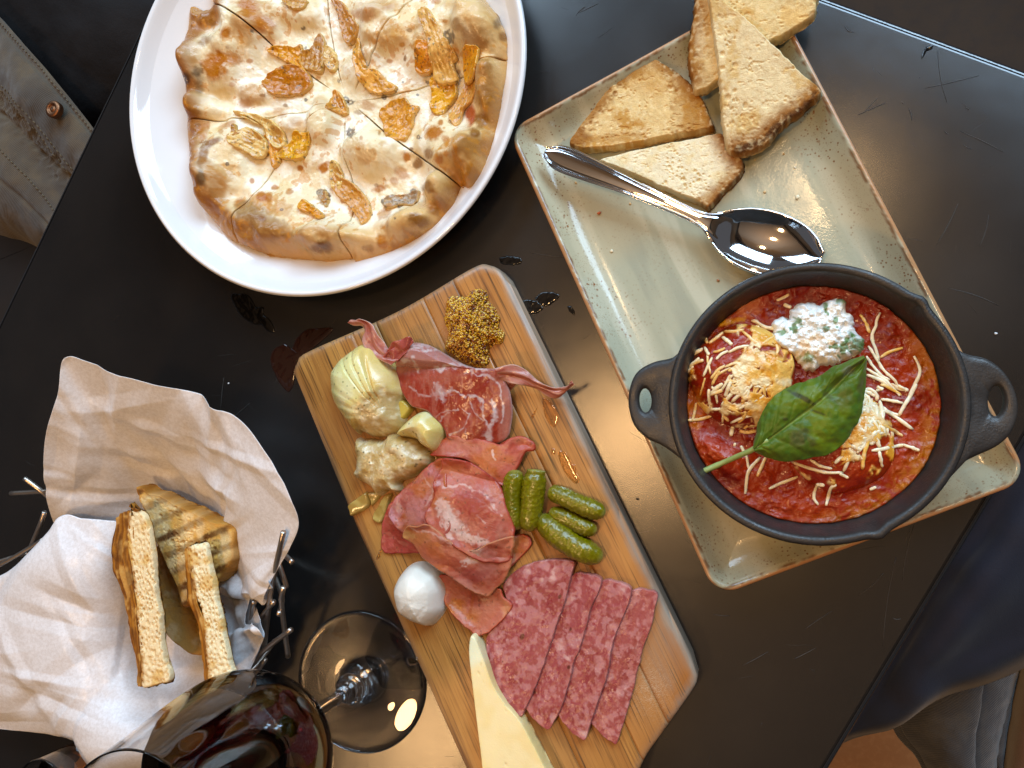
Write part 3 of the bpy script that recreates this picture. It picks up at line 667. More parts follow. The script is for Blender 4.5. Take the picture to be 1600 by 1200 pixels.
# the flat floor is a separate finer grid (the rings stop at 34 mm)
K = len(prof[:3]) + 46 + 1
V = G[:K].reshape(-1, 3); px, py = PX(V)
sage = empty('serving_plate', (scn[0], scn[1], 0), 'rectangular sage green speckled plate with brown unglazed edge under the skillet', 'plate')
mk('plate_rim', V, gridF(K, G.shape[1], True), m_sage, sage, sage_col(V[:, 0], V[:, 1], V[:, 2], px, py, None))
aa, bb = np.meshgrid(np.linspace(-SL / 2 + .029, SL / 2 - .029, 420), np.linspace(-SWd / 2 + .029, SWd / 2 - .029, 230), indexing='ij')
V = np.stack([scn[0] + aa * ca_ - bb * sa_, scn[1] + aa * sa_ + bb * ca_, np.full(aa.shape, .0061)], -1).reshape(-1, 3); px, py = PX(V)
mk('plate_well', V, gridF(420, 230), m_sage, sage, sage_col(V[:, 0], V[:, 1], V[:, 2], px, py, None))
SF = .0061

# ------------------------------------------------------------------ toasted bread on the sage plate
m_bread = mat('bread', attr=True, rough=.78, spec=.25, sss=.1, sss_r=(1, .7, .4), sss_scale=.002, var=((1500, .25, (.42, .25, .09), .5, .7), (500, .25, (.44, .25, .08), .52, .66)), bump=(('noise', 1300, .42, .0008), ('noise', 2800, .5, .0005)))
def bread_hf(seed, pore=1.0):
    def f(x, y, D):
        c = cells(x, y, 330, seed); c2 = cells(x, y, 150, seed + 1)
        big = ss(fbm(x, y, 70, 2, seed + 2), -.1, .3)
        return -pore * .0007 * (1 - ss(c + .25 * fbm(x, y, 300, 2, seed + 8), .05, .36)) * ss(fbm(x, y, 120, 2, seed + 3), .15, .45) - pore * .0010 * (1 - ss(c2 + .2 * fbm(x, y, 200, 2, seed + 9), .05, .26)) * ss(fbm(x, y, 70, 2, seed + 2), .1, .4) + .0005 * fbm(x, y, 90, 3, seed + 4) + .00018 * fbm(x, y, 620, 3, seed + 6) - .0004 * ss(fbm(x * .7, y * 1.3, 330, 3, seed + 16), .28, .5)
    return f
def toast_col(seed, pale, crust, toasted, edgecol, sidecol=(.66, .50, .27), patches=()):
    def f(x, y, z, px, py, D):
        lo = fbm(x, y, 70, 3, seed); hi = fbm(x, y, 420, 4, seed + 1)
        c = full(len(x), pale)
        c = blend(c, toasted, np.clip(.85 * ss(lo + .3 * hi, -.05, .3), 0, 1))
        if crust is not None:
            d = seg_dist(px, py, crust) + 5 * hi + 4 * lo
            c = blend(c, (.27, .105, .022), .95 * (1 - ss(d, 5, 34))); c = blend(c, edgecol, .95 * (1 - ss(d, 0, 9)))
        cc = cells(x, y, 330, seed); c2 = cells(x, y, 150, seed + 1)
        c = blend(c, (.82, .68, .42), .35 * ss(fbm(x, y, 500, 3, seed + 12), .05, .4)); c = blend(c, (.78, .66, .42), .5 * (1 - ss(c2, .05, .28)) * ss(fbm(x, y, 70, 2, seed + 2), .1, .4))
        c = spots(c, px, py, patches, wob=.5 * hi)
        si = (D <= 0)
        sc2 = full(len(x), sidecol)
        if crust is not None: sc2 = blend(sc2, edgecol, 1 - ss(seg_dist(px, py, crust), 6, 14))
        c = np.where(si[:, None], sc2 * (1 + .15 * hi)[:, None], c)
        return c * (1 + .10 * hi)[:, None]
    return f
def toast(out, zt, zb, label, seed, crust, pale=(.70, .53, .28), toasted=(.55, .34, .13), edgecol=(.07, .025, .008), tilt=(0, 0), patches=(), sidecol=(.66, .50, .27), group='toasted bread triangles on the sage plate', pore=1.0, parent=None):
    cw = W(out, zt)[:, :2].mean(0)
    base = lambda x, y: zb + tilt[0] * (x - cw[0]) + tilt[1] * (y - cw[1])
    o = slab('toast', out, zt, base, lambda x, y, D: (zt - zb) + .0012 * fbm(x, y, 40, 2, seed), m_bread, n=420, rings=100, redge=.0014, hf=bread_hf(seed, pore), jag=.0009, jagf=230,
             colf=toast_col(seed, pale, crust, toasted, edgecol, sidecol, patches), side=7, sidew=.0009, seed=seed)
    return tag(o, label, 'toast', group)
Zt = lambda L: zm(L, 2.728, 780, 0)
toast(Zt([(850, -160), (900, -190), (1200, -190), (1380, -120), (1355, 0), (1340, 60), (1240, 130), (1150, 175), (1040, 250), (930, 325), (840, 368), (815, 310), (800, 250), (803, 190), (812, 140), (825, 60), (832, 0)]), .0290, .0215,
      'partly hidden toast slice lying under the others at the top of the sage plate', 101, Zt([(850, -160), (832, 0), (812, 140), (800, 250), (815, 330)]), edgecol=(.22, .085, .02), tilt=(0, .22), patches=[(1240, 25, 30, 20, 0, (.72, .45, .17), .6), (1095, 60, 10, 40, 0, (.75, .62, .40), .4)])
toast(Zt([(890, 8), (915, -2), (950, 20), (1050, 90), (1110, 140), (1180, 200), (1245, 255), (1300, 310), (1375, 368), (1362, 400), (1300, 460), (1210, 520), (1170, 570), (1120, 605), (1020, 635), (970, 605), (950, 500), (935, 330), (915, 180), (900, 80)]), .0290, .0220,
      'pale toast triangle pointing up, laid across another slice at the top of the sage plate', 102, Zt([(1375, 368), (1300, 460), (1210, 520), (1120, 605), (1020, 635)]), pale=(.77, .63, .39), toasted=(.60, .40, .17), tilt=(.0, .20))
toast(Zt([(300, 590), (380, 480), (470, 365), (560, 283), (640, 243), (700, 260), (780, 315), (830, 360), (880, 435), (910, 510), (905, 545), (750, 575), (600, 605), (450, 628), (345, 632), (312, 620)]), .0160, SF + .001,
      'deep golden toast with a dark crust, nearest the spoon handle end', 103, Zt([(700, 255), (760, 290), (830, 360), (880, 435), (912, 530)]), pale=(.67, .48, .24), toasted=(.46, .23, .06),
      patches=[(905, 215, 26, 20, -50, (.22, .08, .018), .85), (930, 160, 22, 66, 35, (.28, .11, .022), .85), (985, 108, 54, 20, -30, (.22, .085, .02), .85), (1078, 180, 30, 56, -20, (.36, .16, .035), .8), (1010, 130, 40, 30, 0, (.48, .24, .06), .5), (960, 215, 50, 9, -5, (.40, .19, .05), .6), (1060, 180, 10, 22, 10, (.74, .58, .32), .4), (1000, 150, 20, 22, 0, (.76, .60, .34), .3)])
toast(Zt([(425, 675), (560, 638), (740, 598), (900, 568), (950, 566), (990, 625), (1040, 680), (1037, 735), (960, 815), (895, 885), (855, 862), (700, 800), (520, 722), (450, 695)]), .0150, SF + .001,
      'small pale toast triangle resting against the middle of the spoon handle', 104, Zt([(955, 566), (1000, 640), (1040, 690), (1035, 740), (960, 820), (895, 885)]), pale=(.81, .71, .50), toasted=(.73, .59, .35), edgecol=(.14, .05, .014), sidecol=(.70, .54, .28), pore=1.2)

# ------------------------------------------------------------------ spoon
m_steel = mat('polished_steel', (.72, .72, .74), metallic=1, rough=.07, bump=(('noise', 900, .02, .0003),))
ax0 = W([(852, 237)], .021)[0]; ax1 = W([(1118, 352)], .0185)[0]; ax2 = W([(1284, 402)], .0185)[0]
cl = cat_open([ax0, ax0 * .5 + ax1 * .5 + np.array([0, 0, .003]), ax1, ax1 * .5 + ax2 * .5 + np.array([.0, -.0005, -.002]), ax2], 150)
L_ = np.r_[0, np.cumsum(np.linalg.norm(np.diff(cl, axis=0), axis=1))]; tL = L_ / L_[-1]; tn = np.interp(np.linalg.norm(ax1 - ax0) / L_[-1], [0, 1], [0, 1])
def halfw(t):
    T = np.array([0, .012, .03, .06, .10, .2, .35, .48, .56, .60, .64, .68, .74, .80, .86, .92, .96, .985, 1.0])
    Wd = np.array([.0004, .0045, .0066, .0080, .0082, .0070, .0048, .0035, .0031, .0038, .0074, .0118, .0160, .0176, .0173, .0145, .0104, .0064, .0004])
    return np.interp(t, T, Wd)
hw = halfw(tL); kk_ = np.hanning(13)[1:-1]; kk_ /= kk_.sum(); hw = np.convolve(np.r_[np.zeros(5), hw, np.zeros(5)], kk_, 'valid')
vv_ = np.linspace(-1, 1, 33); T_ = np.gradient(cl, axis=0); T_[:, 2] = 0; T_ /= np.linalg.norm(T_, axis=1, keepdims=True)
Sd = np.stack([-T_[:, 1], T_[:, 0], 0 * T_[:, 0]], 1)
bowl = ss(tL, .59, .72) * (1 - .0 * tL); G = np.zeros((150, 33, 3))
for j, v in enumerate(vv_):
    av = abs(v)
    bead = .0007 * np.exp(-((av - .82) / .09) ** 2) - .0004 * np.exp(-((av - .62) / .08) ** 2)
    hz = (1 - bowl) * (.0012 * (1 - v * v) + bead) - bowl * .0078 * (1 - av ** 2.2) * np.clip((1 - ((tL - .82) / .19) ** 2), 0, 1) ** .8
    # rim of the bowl at the end closes upward
    G[:, j] = cl + Sd * (hw * v)[:, None] + np.stack([0 * hz, 0 * hz, hz], 1)
sheet('spoon', G, m_steel, nr=220, nc=65, th=.0016, world=True)
sp = bpy.data.objects['spoon']; tag(sp, 'polished steel spoon lying on the sage plate between the toast and the skillet', 'spoon')

# ------------------------------------------------------------------ cast iron skillet
m_iron = mat('cast_iron', (.022, .020, .019), rough=.42, spec=.5, rough_var=(120, .30, .55), var=((25, .6, (.045, .038, .032), .45, .7), (700, .35, (.08, .07, .06), .6, .75)), bump=(('noise', 900, .35, .0006),))
pc = np.array([.0438, .0138, 0]); ZR = .050
skillet = empty('skillet', (pc[0], pc[1], SF), 'round black cast iron skillet with two pierced handles holding meatballs in tomato sauce', 'skillet')
prof = [(.001, .0075), (.050, .0068), (.054, .0068), (.058, .011), (.0615, .022), (.0665, .038), (.0695, .046), (.0712, .0488), (.0716, .0500), (.0708, .0507), (.0685, .0508), (.0675, .0502), (.0662, .047), (.0640, .038), (.0618, .028), (.0595, .020), (.055, .0145), (.001, .0135)]
pr = cat_open(prof, 120); V, F = lathe_arrays(pr, pc, 160)
# two small pouring lips
th_ = np.arctan2(V[:, 1] - pc[1], V[:, 0] - pc[0])
for L0 in W([(1375, 837), (1440, 470)], ZR):
    a0 = math.atan2(L0[1] - pc[1], L0[0] - pc[0]); dth = np.angle(np.exp(1j * (th_ - a0)))
    k = np.exp(-(dth / .055) ** 2) * ss(V[:, 2], .040, .050)
    V[:, 0] += .0022 * k * np.cos(th_); V[:, 1] += .0022 * k * np.sin(th_)
mk('pan_body', V, F, m_iron, skillet)
def handle(outl, holec, hrx, hry, hang):
    hc = W([holec], ZR)[0, :2]; Op = cat_closed(W(outl, ZR)[:, :2], 200)
    sc = np.linalg.norm(W([(holec[0] + 1, holec[1])], ZR)[0, :2] - hc); N_ = 96
    th = np.linspace(0, 2 * np.pi, N_, endpoint=False); Oa = np.arctan2(Op[:, 1] - hc[1], Op[:, 0] - hc[0]); Or = np.hypot(*(Op - hc).T)
    o = np.argsort(Oa); ro = np.interp(th, np.r_[Oa[o] - 2 * np.pi, Oa[o], Oa[o] + 2 * np.pi], np.tile(Or[o], 3))
    a = th - math.radians(hang); ri = sc * hrx * hry / np.sqrt((hry * np.cos(a)) ** 2 + (hrx * np.sin(a)) ** 2)
    prof = []
    for k in range(24):
        q = 2 * np.pi * k / 24; cx_, cz_ = math.cos(q), math.sin(q)
        prof.append((0.5 + 0.5 * np.sign(cx_) * abs(cx_) ** .55, np.sign(cz_) * abs(cz_) ** .75))
    V = []
    for s, z in prof + prof[:1]:
        r = ri + (ro - ri) * s; V.append(np.stack([hc[0] + r * np.cos(th), hc[1] + r * np.sin(th), (ZR - .0052) + .0034 * z + .0012 * np.clip((r - ri) / .02, 0, 1)], 1))
    V = np.array(V); rr0 = np.hypot(V[..., 0] - pc[0], V[..., 1] - pc[1]); kk = np.maximum(1, .0690 / rr0)[..., None]; V[..., :2] = pc[:2] + (V[..., :2] - pc[:2]) * kk; mk('handle', V.reshape(-1, 3), gridF(len(V), N_, True), m_iron, skillet)
handle([(1075, 545), (1050, 558), (1020, 565), (995, 580), (983, 605), (981, 635), (990, 665), (1010, 685), (1035, 697), (1060, 715), (1085, 735), (1085, 640)], (1007, 625), 9.5, 19, 2)
handle([(1478, 520), (1492, 540), (1512, 552), (1545, 560), (1572, 580), (1590, 612), (1594, 645), (1582, 678), (1560, 698), (1530, 712), (1505, 725), (1480, 745), (1465, 640)], (1561, 626), 12.5, 27, -4)

# ------------------------------------------------------------------ what is in the skillet
m_sauce = mat('tomato_sauce', attr=True, rough=.22, rough_var=(180, .14, .5), spec=.45, coat=.15, coat_rough=.06, sss=.03, sss_r=(1, .25, .1), sss_scale=.003, bump=(('noise', 450, .5, .0012), ('noise', 1500, .4, .0004)))
MB1 = W([(1160, 585)], .045)[0, :2]; MB2 = W([(1318, 690)], .045)[0, :2]; MB3 = W([(1130, 715)], .036)[0, :2]
def sauce_h(x, y):
    z = .0325 + .0014 * fbm(x, y, 60, 3, 71) + .0012 * fbm(x, y, 150, 3, 72) + .0008 * ss(fbm(x, y, 260, 3, 77), .1, .35)
    r = np.hypot(x - pc[0], y - pc[1]); z = z + .0010 * ss(r, .058, .064)
    dx, dy = x - MB3[0], y - MB3[1]; a = math.radians(-38); q = np.hypot((dx * math.cos(a) + dy * math.sin(a)) / .017, (-dx * math.sin(a) + dy * math.cos(a)) / .006)
    return z + .0045 * np.exp(-q ** 2.4)
def dome(x, y, c, r, h, s):
    q = np.hypot(x - c[0], y - c[1]) / r * (1 + .10 * fbm(x, y, 60, 2, s)); return h * np.sqrt(np.clip(1 - q ** 2.2, 0, 1))
def dish(x, y):
    z = sauce_h(x, y); a = .0305 + dome(x, y, MB1, .0285, .0175, 81) + .0016 * fbm(x, y, 150, 4, 83); b = .0305 + dome(x, y, MB2, .027, .015, 82) + .0016 * fbm(x, y, 150, 4, 84)
    return np.maximum(z, np.maximum(a, b))
RED = (.23, .020, .004)
def sauce_col(x, y, z, px, py, D):
    lo = fbm(x, y, 70, 3, 61); hi = fbm(x, y, 420, 4, 62)
    c = full(len(x), RED); c = blend(c, (.30, .036, .006), .7 * ss(lo, -.05, .35)); c = blend(c, (.13, .008, .003), .6 * ss(-lo + .4 * hi, .05, .4))
    c = blend(c, (.34, .06, .02), .25 * ss(hi, .15, .5))
    r = np.hypot(x - pc[0], y - pc[1])
    oil = ss(r, .050, .061) * ss(px + .4 * py, 1560, 1700)                    # orange oil pooled at the lower right and upper left
    oil2 = ss(r, .052, .061) * ss(-(px + 1.2 * py), -1760, -1640)
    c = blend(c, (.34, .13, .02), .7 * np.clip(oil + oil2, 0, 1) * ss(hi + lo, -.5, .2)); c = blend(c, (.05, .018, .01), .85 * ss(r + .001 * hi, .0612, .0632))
    c = spots(c, px, py, [(1168, 478, 22, 20, 0, (.50, .19, .09), .6), (1140, 503, 26, 5, -12, (.55, .27, .02), .8), (1085, 640, 16, 34, 0, (.50, .16, .03), .6)], wob=hi * .6)
    return c
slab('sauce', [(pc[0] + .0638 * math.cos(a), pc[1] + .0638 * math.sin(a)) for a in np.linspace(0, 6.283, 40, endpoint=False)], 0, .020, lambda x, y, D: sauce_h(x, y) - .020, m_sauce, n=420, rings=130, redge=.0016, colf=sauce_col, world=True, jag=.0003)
tag(bpy.data.objects['sauce'], 'chunky red tomato sauce filling the black skillet', 'sauce')
bpy.data.objects['sauce'].name = 'tomato_sauce'
CHZ = (.72, .44, .14); CHW = (.84, .70, .46)
def mball(c, r, h, s, s2, label, melt):
    O = [(c[0] + r * (1 - .05 * math.cos(3 * a)) * math.cos(a), c[1] + r * math.sin(a)) for a in np.linspace(0, 6.283, 24, endpoint=False)]
    def meltm(x, y, px, py):
        m_ = fbm(x, y, 95, 4, s + 40) * 1.2 + .30
        for a, b, rx, ry, w in melt: m_ = m_ + w * np.exp(-(np.hypot((px - a) / rx, (py - b) / ry)) ** 2)
        st = np.abs(fbm(x, y, 170, 3, s + 44))
        return ss(m_ - .9 * (1 - ss(st, .0, .10)) * .35, .32, .52)
    def cf(x, y, z, px, py, D):
        b = sauce_col(x, y, z, px, py, D); k = meltm(x, y, px, py); hi = fbm(x, y, 350, 3, s + 9)
        cc = blend(full(len(x), CHZ), (.62, .28, .05), .8 * ss(hi + fbm(x, y, 90, 2, s + 3), .0, .4)); cc = blend(cc, (.84, .74, .48), .8 * ss(fbm(x, y, 120, 3, s + 5), .0, .4))
        return b * (1 - k * .93)[:, None] + cc * (k * .93)[:, None]
    def hf(x, y, D):
        px, py = PX(np.stack([x.ravel(), y.ravel(), np.full(x.size, .045)], 1)); px = px.reshape(x.shape); py = py.reshape(x.shape)
        return .0014 * meltm(x, y, px, py) + .0003 * fbm(x, y, 500, 3, s)
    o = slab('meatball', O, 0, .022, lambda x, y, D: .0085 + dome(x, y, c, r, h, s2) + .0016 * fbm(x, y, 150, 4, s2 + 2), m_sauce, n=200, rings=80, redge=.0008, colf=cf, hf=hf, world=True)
    tag(o, label, 'meatball')
mball(MB1, .0285, .0175, 81, 81, 'sauced meatball under orange melted cheese at the left of the skillet', [(1190, 560, 45, 18, .5), (1215, 590, 22, 30, .6), (1140, 590, 40, 14, .3), (1165, 620, 40, 20, .3), (1085, 620, 20, 30, .3)])
mball(MB2, .027, .015, 82, 82, 'sauced meatball half hidden by the basil leaf at the right of the skillet', [(1345, 672, 22, 22, .7), (1365, 640, 12, 22, .5), (1300, 720, 30, 14, .4)])
m_shred = mat('shredded_cheese', (.80, .62, .36), attr=True, rough=.28, spec=.5, sss=.25, sss_r=(1, .7, .35), sss_scale=.002, coat=.2, bump=(('noise', 900, .3, .0004),))
def shred(P, w, parent, c0, lift=.0009):
    P = cat_open(np.c_[np.array(P, float), np.zeros(len(P))], 12)[:, :2]
    z = .034
    for _ in range(4):
        w3 = W(P, z); z = dish(w3[:, 0], w3[:, 1])
    w *= rng.uniform(.72, 1.0); w3 = W(P, z); Q = w3.copy(); Q[:, 2] = z + lift * .45 + rng.uniform(0, .0005)
    R = w * (.75 + .3 * np.sin(np.linspace(.35, 2.8, 12))) * (1 + .12 * rng.uniform(-1, 1, 12)); R[0] *= .7; R[-1] *= .7
    V, F = tube_arrays(Q, R, 8); V[:, 2] = np.repeat(np.r_[Q[0, 2], Q[:, 2], Q[-1, 2]], 8) + .6 * (V[:, 2] - np.repeat(np.r_[Q[0, 2], Q[:, 2], Q[-1, 2]], 8)); V += (.00022 * vn(V[:, 0] * 700, V[:, 1] * 700, V[:, 2] * 700))[:, None]
    n = len(V); t = np.linspace(0, 1, n); c = full(n, c0); c = blend(c, (.62, .27, .07), .55 * ss(np.abs(t - rng.uniform(.2, .8)), .35, .7)); c = blend(c, (.84, .70, .46), .5 * ss(vn(V[:, 0] * 400, V[:, 1] * 400), 0, .5))
    mk('shred', V, F, m_shred, parent, c)
shL = empty('shredded_cheese', (MB1[0], MB1[1], .045), 'pale and orange cheese shreds scattered over the left meatball', 'cheese')
shR = empty('shredded_cheese', (MB2[0], MB2[1], .044), 'white cheese shreds fanning out right of the basil leaf', 'cheese')
Za = lambda L: zm(L, 7.273, 1050, 430); Zb = lambda L: zm(L, 6.154, 1230, 430); Zc = lambda L: zm(L, 4.8, 1050, 590); Zd = lambda L: zm(L, 5, 1230, 600)
SL_ = [Za([(900, 520), (960, 530), (1050, 590), (1130, 605), (1205, 640)]), Za([(590, 640), (700, 640), (820, 620)]), Za([(580, 650), (510, 710), (420, 775)]), Za([(370, 690), (400, 770)]), Za([(570, 705), (620, 740), (680, 790)]),
       Za([(890, 620), (960, 660), (1030, 705), (1110, 715)]), Za([(800, 640), (870, 700), (940, 760), (1020, 790)]), Za([(1130, 660), (1160, 740), (1200, 830), (1185, 910)]), Za([(1020, 790), (1100, 730), (1150, 700)]), Za([(370, 820), (420, 910)]),
       Za([(215, 920), (290, 870), (350, 840)]), Za([(180, 1060), (260, 990), (310, 940)]), Za([(240, 1010), (310, 980), (360, 965)]), Za([(160, 1140), (200, 1080), (240, 1040)]), Za([(950, 580), (990, 600)]), Za([(1190, 290), (1260, 260), (1330, 220)]), Za([(1270, 330), (1350, 370)]),
       Zc([(275, 90), (280, 170), (300, 250)]), Zc([(290, 130), (380, 95)]), Zc([(290, 240), (380, 235)]), Zc([(370, 210), (430, 140), (500, 60)]), Zc([(400, 140), (440, 30)]), Zc([(450, 180), (540, 90), (600, 10)]), Zc([(460, 250), (560, 200), (700, 130)]), Zc([(440, 340), (560, 290), (700, 270)]),
       Zc([(380, 280), (425, 325)]), Zc([(150, 330), (170, 260), (180, 190)]), Zc([(120, 320), (200, 315), (290, 290)]), Zc([(440, 440), (455, 370)]), Zc([(505, 400), (560, 410), (630, 400)]), Zc([(540, 380), (570, 360)]), Zc([(515, 510), (560, 600), (575, 690)]), Zc([(550, 870), (560, 770), (580, 690), (660, 600)]),
       Zc([(640, 740), (670, 670), (700, 600)]), Zc([(725, 835), (820, 790), (940, 745)]), Zc([(460, 500), (480, 505)]), Za([(820, 900), (900, 990), (1000, 1030)]), Za([(500, 960), (560, 900), (640, 860)]), Za([(640, 880), (760, 820), (880, 800)]), Za([(1040, 880), (1150, 960), (1260, 1010)]), Za([(700, 1060), (820, 1120), (880, 1080)]), Za([(440, 1180), (520, 1080), (600, 1030)])]
for P in SL_: shred(P, .00105, shL, (.84, .72, .50) if rng.rand() < .6 else (.76, .50, .22))
for _ in range(46):
    a = rng.uniform(0, 6.28); r = rng.uniform(0, 62); x, y = 1160 + r * 1.1 * math.cos(a), 595 + r * .95 * math.sin(a); b = rng.uniform(-1.2, 1.2) + 2.3; l = rng.uniform(8, 18)
    shred([(x - l * math.cos(b), y - l * math.sin(b)), (x + rng.uniform(-3, 3), y + rng.uniform(-3, 3)), (x + l * math.cos(b), y + l * math.sin(b))], rng.uniform(.0007, .0011), shL, (.74, .46, .18) if rng.rand() < .5 else CHW)
SR_ = [Zb([(895, 360), (860, 430), (850, 500), (815, 560), (820, 640), (860, 740), (880, 830)]), Zb([(890, 795), (980, 740), (1110, 700)]), Zb([(1215, 780), (1260, 860), (1270, 950), (1220, 1060), (1160, 1180)]), Zb([(780, 680), (850, 790), (930, 920), (1030, 1010), (1080, 1100)]),
       Zb([(760, 780), (830, 880), (900, 960), (980, 1010)]), Zb([(760, 900), (860, 960), (960, 1030), (1080, 1160)]), Zb([(760, 960), (880, 1000), (1000, 1080)]), Zb([(1060, 1060), (1160, 1110)]), Zb([(700, 380), (760, 470), (790, 560)]), Zb([(860, 1110), (910, 1085)]),
       Zd([(1010, 0), (960, 90), (900, 190), (870, 250)]), Zd([(560, 70), (640, 40), (700, 90), (690, 130)]), Zd([(730, 120), (810, 130), (900, 150)]), Zd([(730, 170), (790, 220), (880, 245)]), Zd([(740, 200), (860, 270), (980, 355)]), Zd([(750, 320), (830, 365), (900, 405)]),
       Zd([(720, 130), (740, 230), (740, 340)]), Zd([(640, 230), (700, 290), (740, 330)]), Zd([(680, 330), (680, 400), (670, 470)]), Zd([(590, 400), (600, 470), (540, 540)]), Zd([(640, 420), (600, 540), (585, 665)]), Zd([(490, 440), (490, 530), (520, 610)]), Zd([(660, 520), (730, 510), (830, 490), (910, 475)]),
       Zd([(715, 520), (730, 590), (740, 650)]), Zd([(910, 475), (980, 500), (1030, 520)]), Zd([(370, 620), (430, 560)]), Zd([(180, 590), (260, 640), (350, 660)]), Zd([(30, 605), (150, 650), (300, 690), (440, 690)]), Zd([(410, 700), (475, 735)]), Zd([(440, 680), (470, 600), (460, 540)]), Zd([(300, 950), (320, 880), (340, 810), (385, 785)]),
       Zd([(240, 945), (205, 880), (230, 790)]), Zd([(225, 785), (290, 790)]), Zd([(640, 825), (690, 805)]), Zd([(580, 60), (640, 130), (620, 220)]), Zd([(560, 90), (620, 60), (690, 100)]), Zd([(520, 250), (600, 190), (680, 150)]), Zd([(450, 330), (560, 300), (680, 330)]), Zd([(700, 20), (745, 45)]), Zd([(730, 0), (830, 50), (890, 90)]), Zd([(810, 0), (880, 40), (945, 50)])]
for P in SR_: shred(P, .0010, shR, (.86, .76, .56) if rng.rand() < .85 else CHZ)
for _ in range(44):
    a = rng.uniform(0, 6.28); r = rng.uniform(0, 36); x, y = 1352 + r * .9 * math.cos(a), 665 + r * 1.3 * math.sin(a); b = rng.uniform(0, 3.1); l = rng.uniform(7, 15)
    shred([(x - l * math.cos(b), y - l * math.sin(b)), (x + rng.uniform(-3, 3), y + rng.uniform(-3, 3)), (x + l * math.cos(b), y + l * math.sin(b))], rng.uniform(.0009, .0015), shR, (.86, .76, .55))

# ricotta with herbs
m_ric = mat('ricotta', attr=True, rough=.42, spec=.45, sss=.2, sss_r=(1, .9, .8), sss_scale=.002, bump=(('noise', 600, .6, .0009), ('noise', 1700, .4, .0004)))
RO = Zb([(-120, 430), (-80, 380), (-30, 360), (10, 390), (50, 380), (40, 310), (90, 270), (160, 230), (240, 220), (330, 240), (400, 210), (500, 195), (600, 230), (600, 300), (640, 330), (700, 410), (690, 480), (740, 560), (790, 610), (760, 690), (680, 760), (600, 790), (480, 830), (380, 850), (300, 890), (200, 905), (150, 840), (60, 740), (-10, 700), (-70, 640), (-100, 570), (-130, 500)])
def ric_c(x, y, z, px, py, D):
    hi = fbm(x, y, 420, 4, 95); c = full(len(x), (.80, .82, .80)); c = blend(c, (.78, .58, .34), .65 * ss(fbm(x, y, 110, 3, 92), .08, .34))
    g = fbm(x, y, 230, 3, 93) + .5 * fbm(x, y, 60, 2, 94) - .06; c = blend(c, (.09, .17, .035), .85 * ss(g, .24, .38))
    return spots(c, px, py, [(1340, 535, 22, 20, 20, (.08, .16, .05), .8), (1318, 470, 14, 5, 0, (.10, .18, .04), .8), (1262, 560, 16, 10, 0, (.14, .2, .04), .8), (1288, 513, 10, 5, 0, (.08, .16, .05), .8), (1278, 465, 6, 5, 0, (.1, .16, .04), .8), (1306, 500, 4, 8, 30, (.1, .2, .05), .8)], wob=hi)
slab('ricotta', RO, .046, lambda x, y: dish(x, y) - .001, lambda x, y, D: .0065 + .003 * ss(D, 0, .012), m_ric, n=260, rings=80, redge=.004, colf=ric_c, jag=.0018, jagf=300, floor=.033,
     hf=lambda x, y, D: .0022 * fbm(x, y, 150, 4, 91) + .0012 * (1 - ss(cells(x, y, 260, 96), .1, .5)) + .0009 * fbm(x, y, 520, 3, 97))
tag(bpy.data.objects['ricotta'], 'lumpy white ricotta dollop flecked with green herbs on the sauce', 'ricotta')

# basil leaf
m_leaf = mat('basil_leaf', attr=True, rough=.42, spec=.4, sheen=.1, bump=(('noise', 500, .3, .0006), ('noise', 1500, .2, .0003)), trans_sheet=.15)
basil = empty('basil_leaf', W([(1260, 650)], .05)[0], 'large glossy green basil leaf with stem lying across the meatballs', 'basil leaf')
mid = np.array([(1178, 702), (1205, 684), (1235, 662), (1265, 640), (1295, 615), (1322, 588), (1352, 560)], float)
upp = np.array([(1178, 699), (1186, 655), (1208, 622), (1242, 600), (1275, 590), (1300, 574), (1350, 556)], float)
low = np.array([(1180, 706), (1205, 718), (1250, 719), (1300, 706), (1335, 670), (1352, 610), (1354, 562)], float)
G = []
for k in range(7):
    row = []
    for s in (-1, -.66, -.33, 0, .33, .66, 1):
        p = mid[k] + ((upp[k] - mid[k]) * -s if s < 0 else (low[k] - mid[k]) * s)
        z = .0515 + .0045 * math.sin(math.pi * (k + .5) / 7) + .0022 * (1 - abs(abs(s) - .5) * 2) - .0035 * abs(s) ** 3 + (.002 if k > 4 and s < 0 else 0)
        row.append((p[0], p[1], z))
    G.append(row)
def leaf_disp(u_, v_, S):
    vein = 0
    a = np.abs(v_ - .5) * 2; side = u_ * 6.2 - a * 1.5
    vein = np.exp(-((side - np.round(side)) / .10) ** 2) * ss(a, .02, .1) * (1 - a * .6)
    return -.00028 * vein - .0011 * np.exp(-(a / .05) ** 2) + .00012 * np.sin(np.pi * 2 * (side % 1)) ** 2 + .0014 * fbm(S[..., 0], S[..., 1], 140, 3, 7)
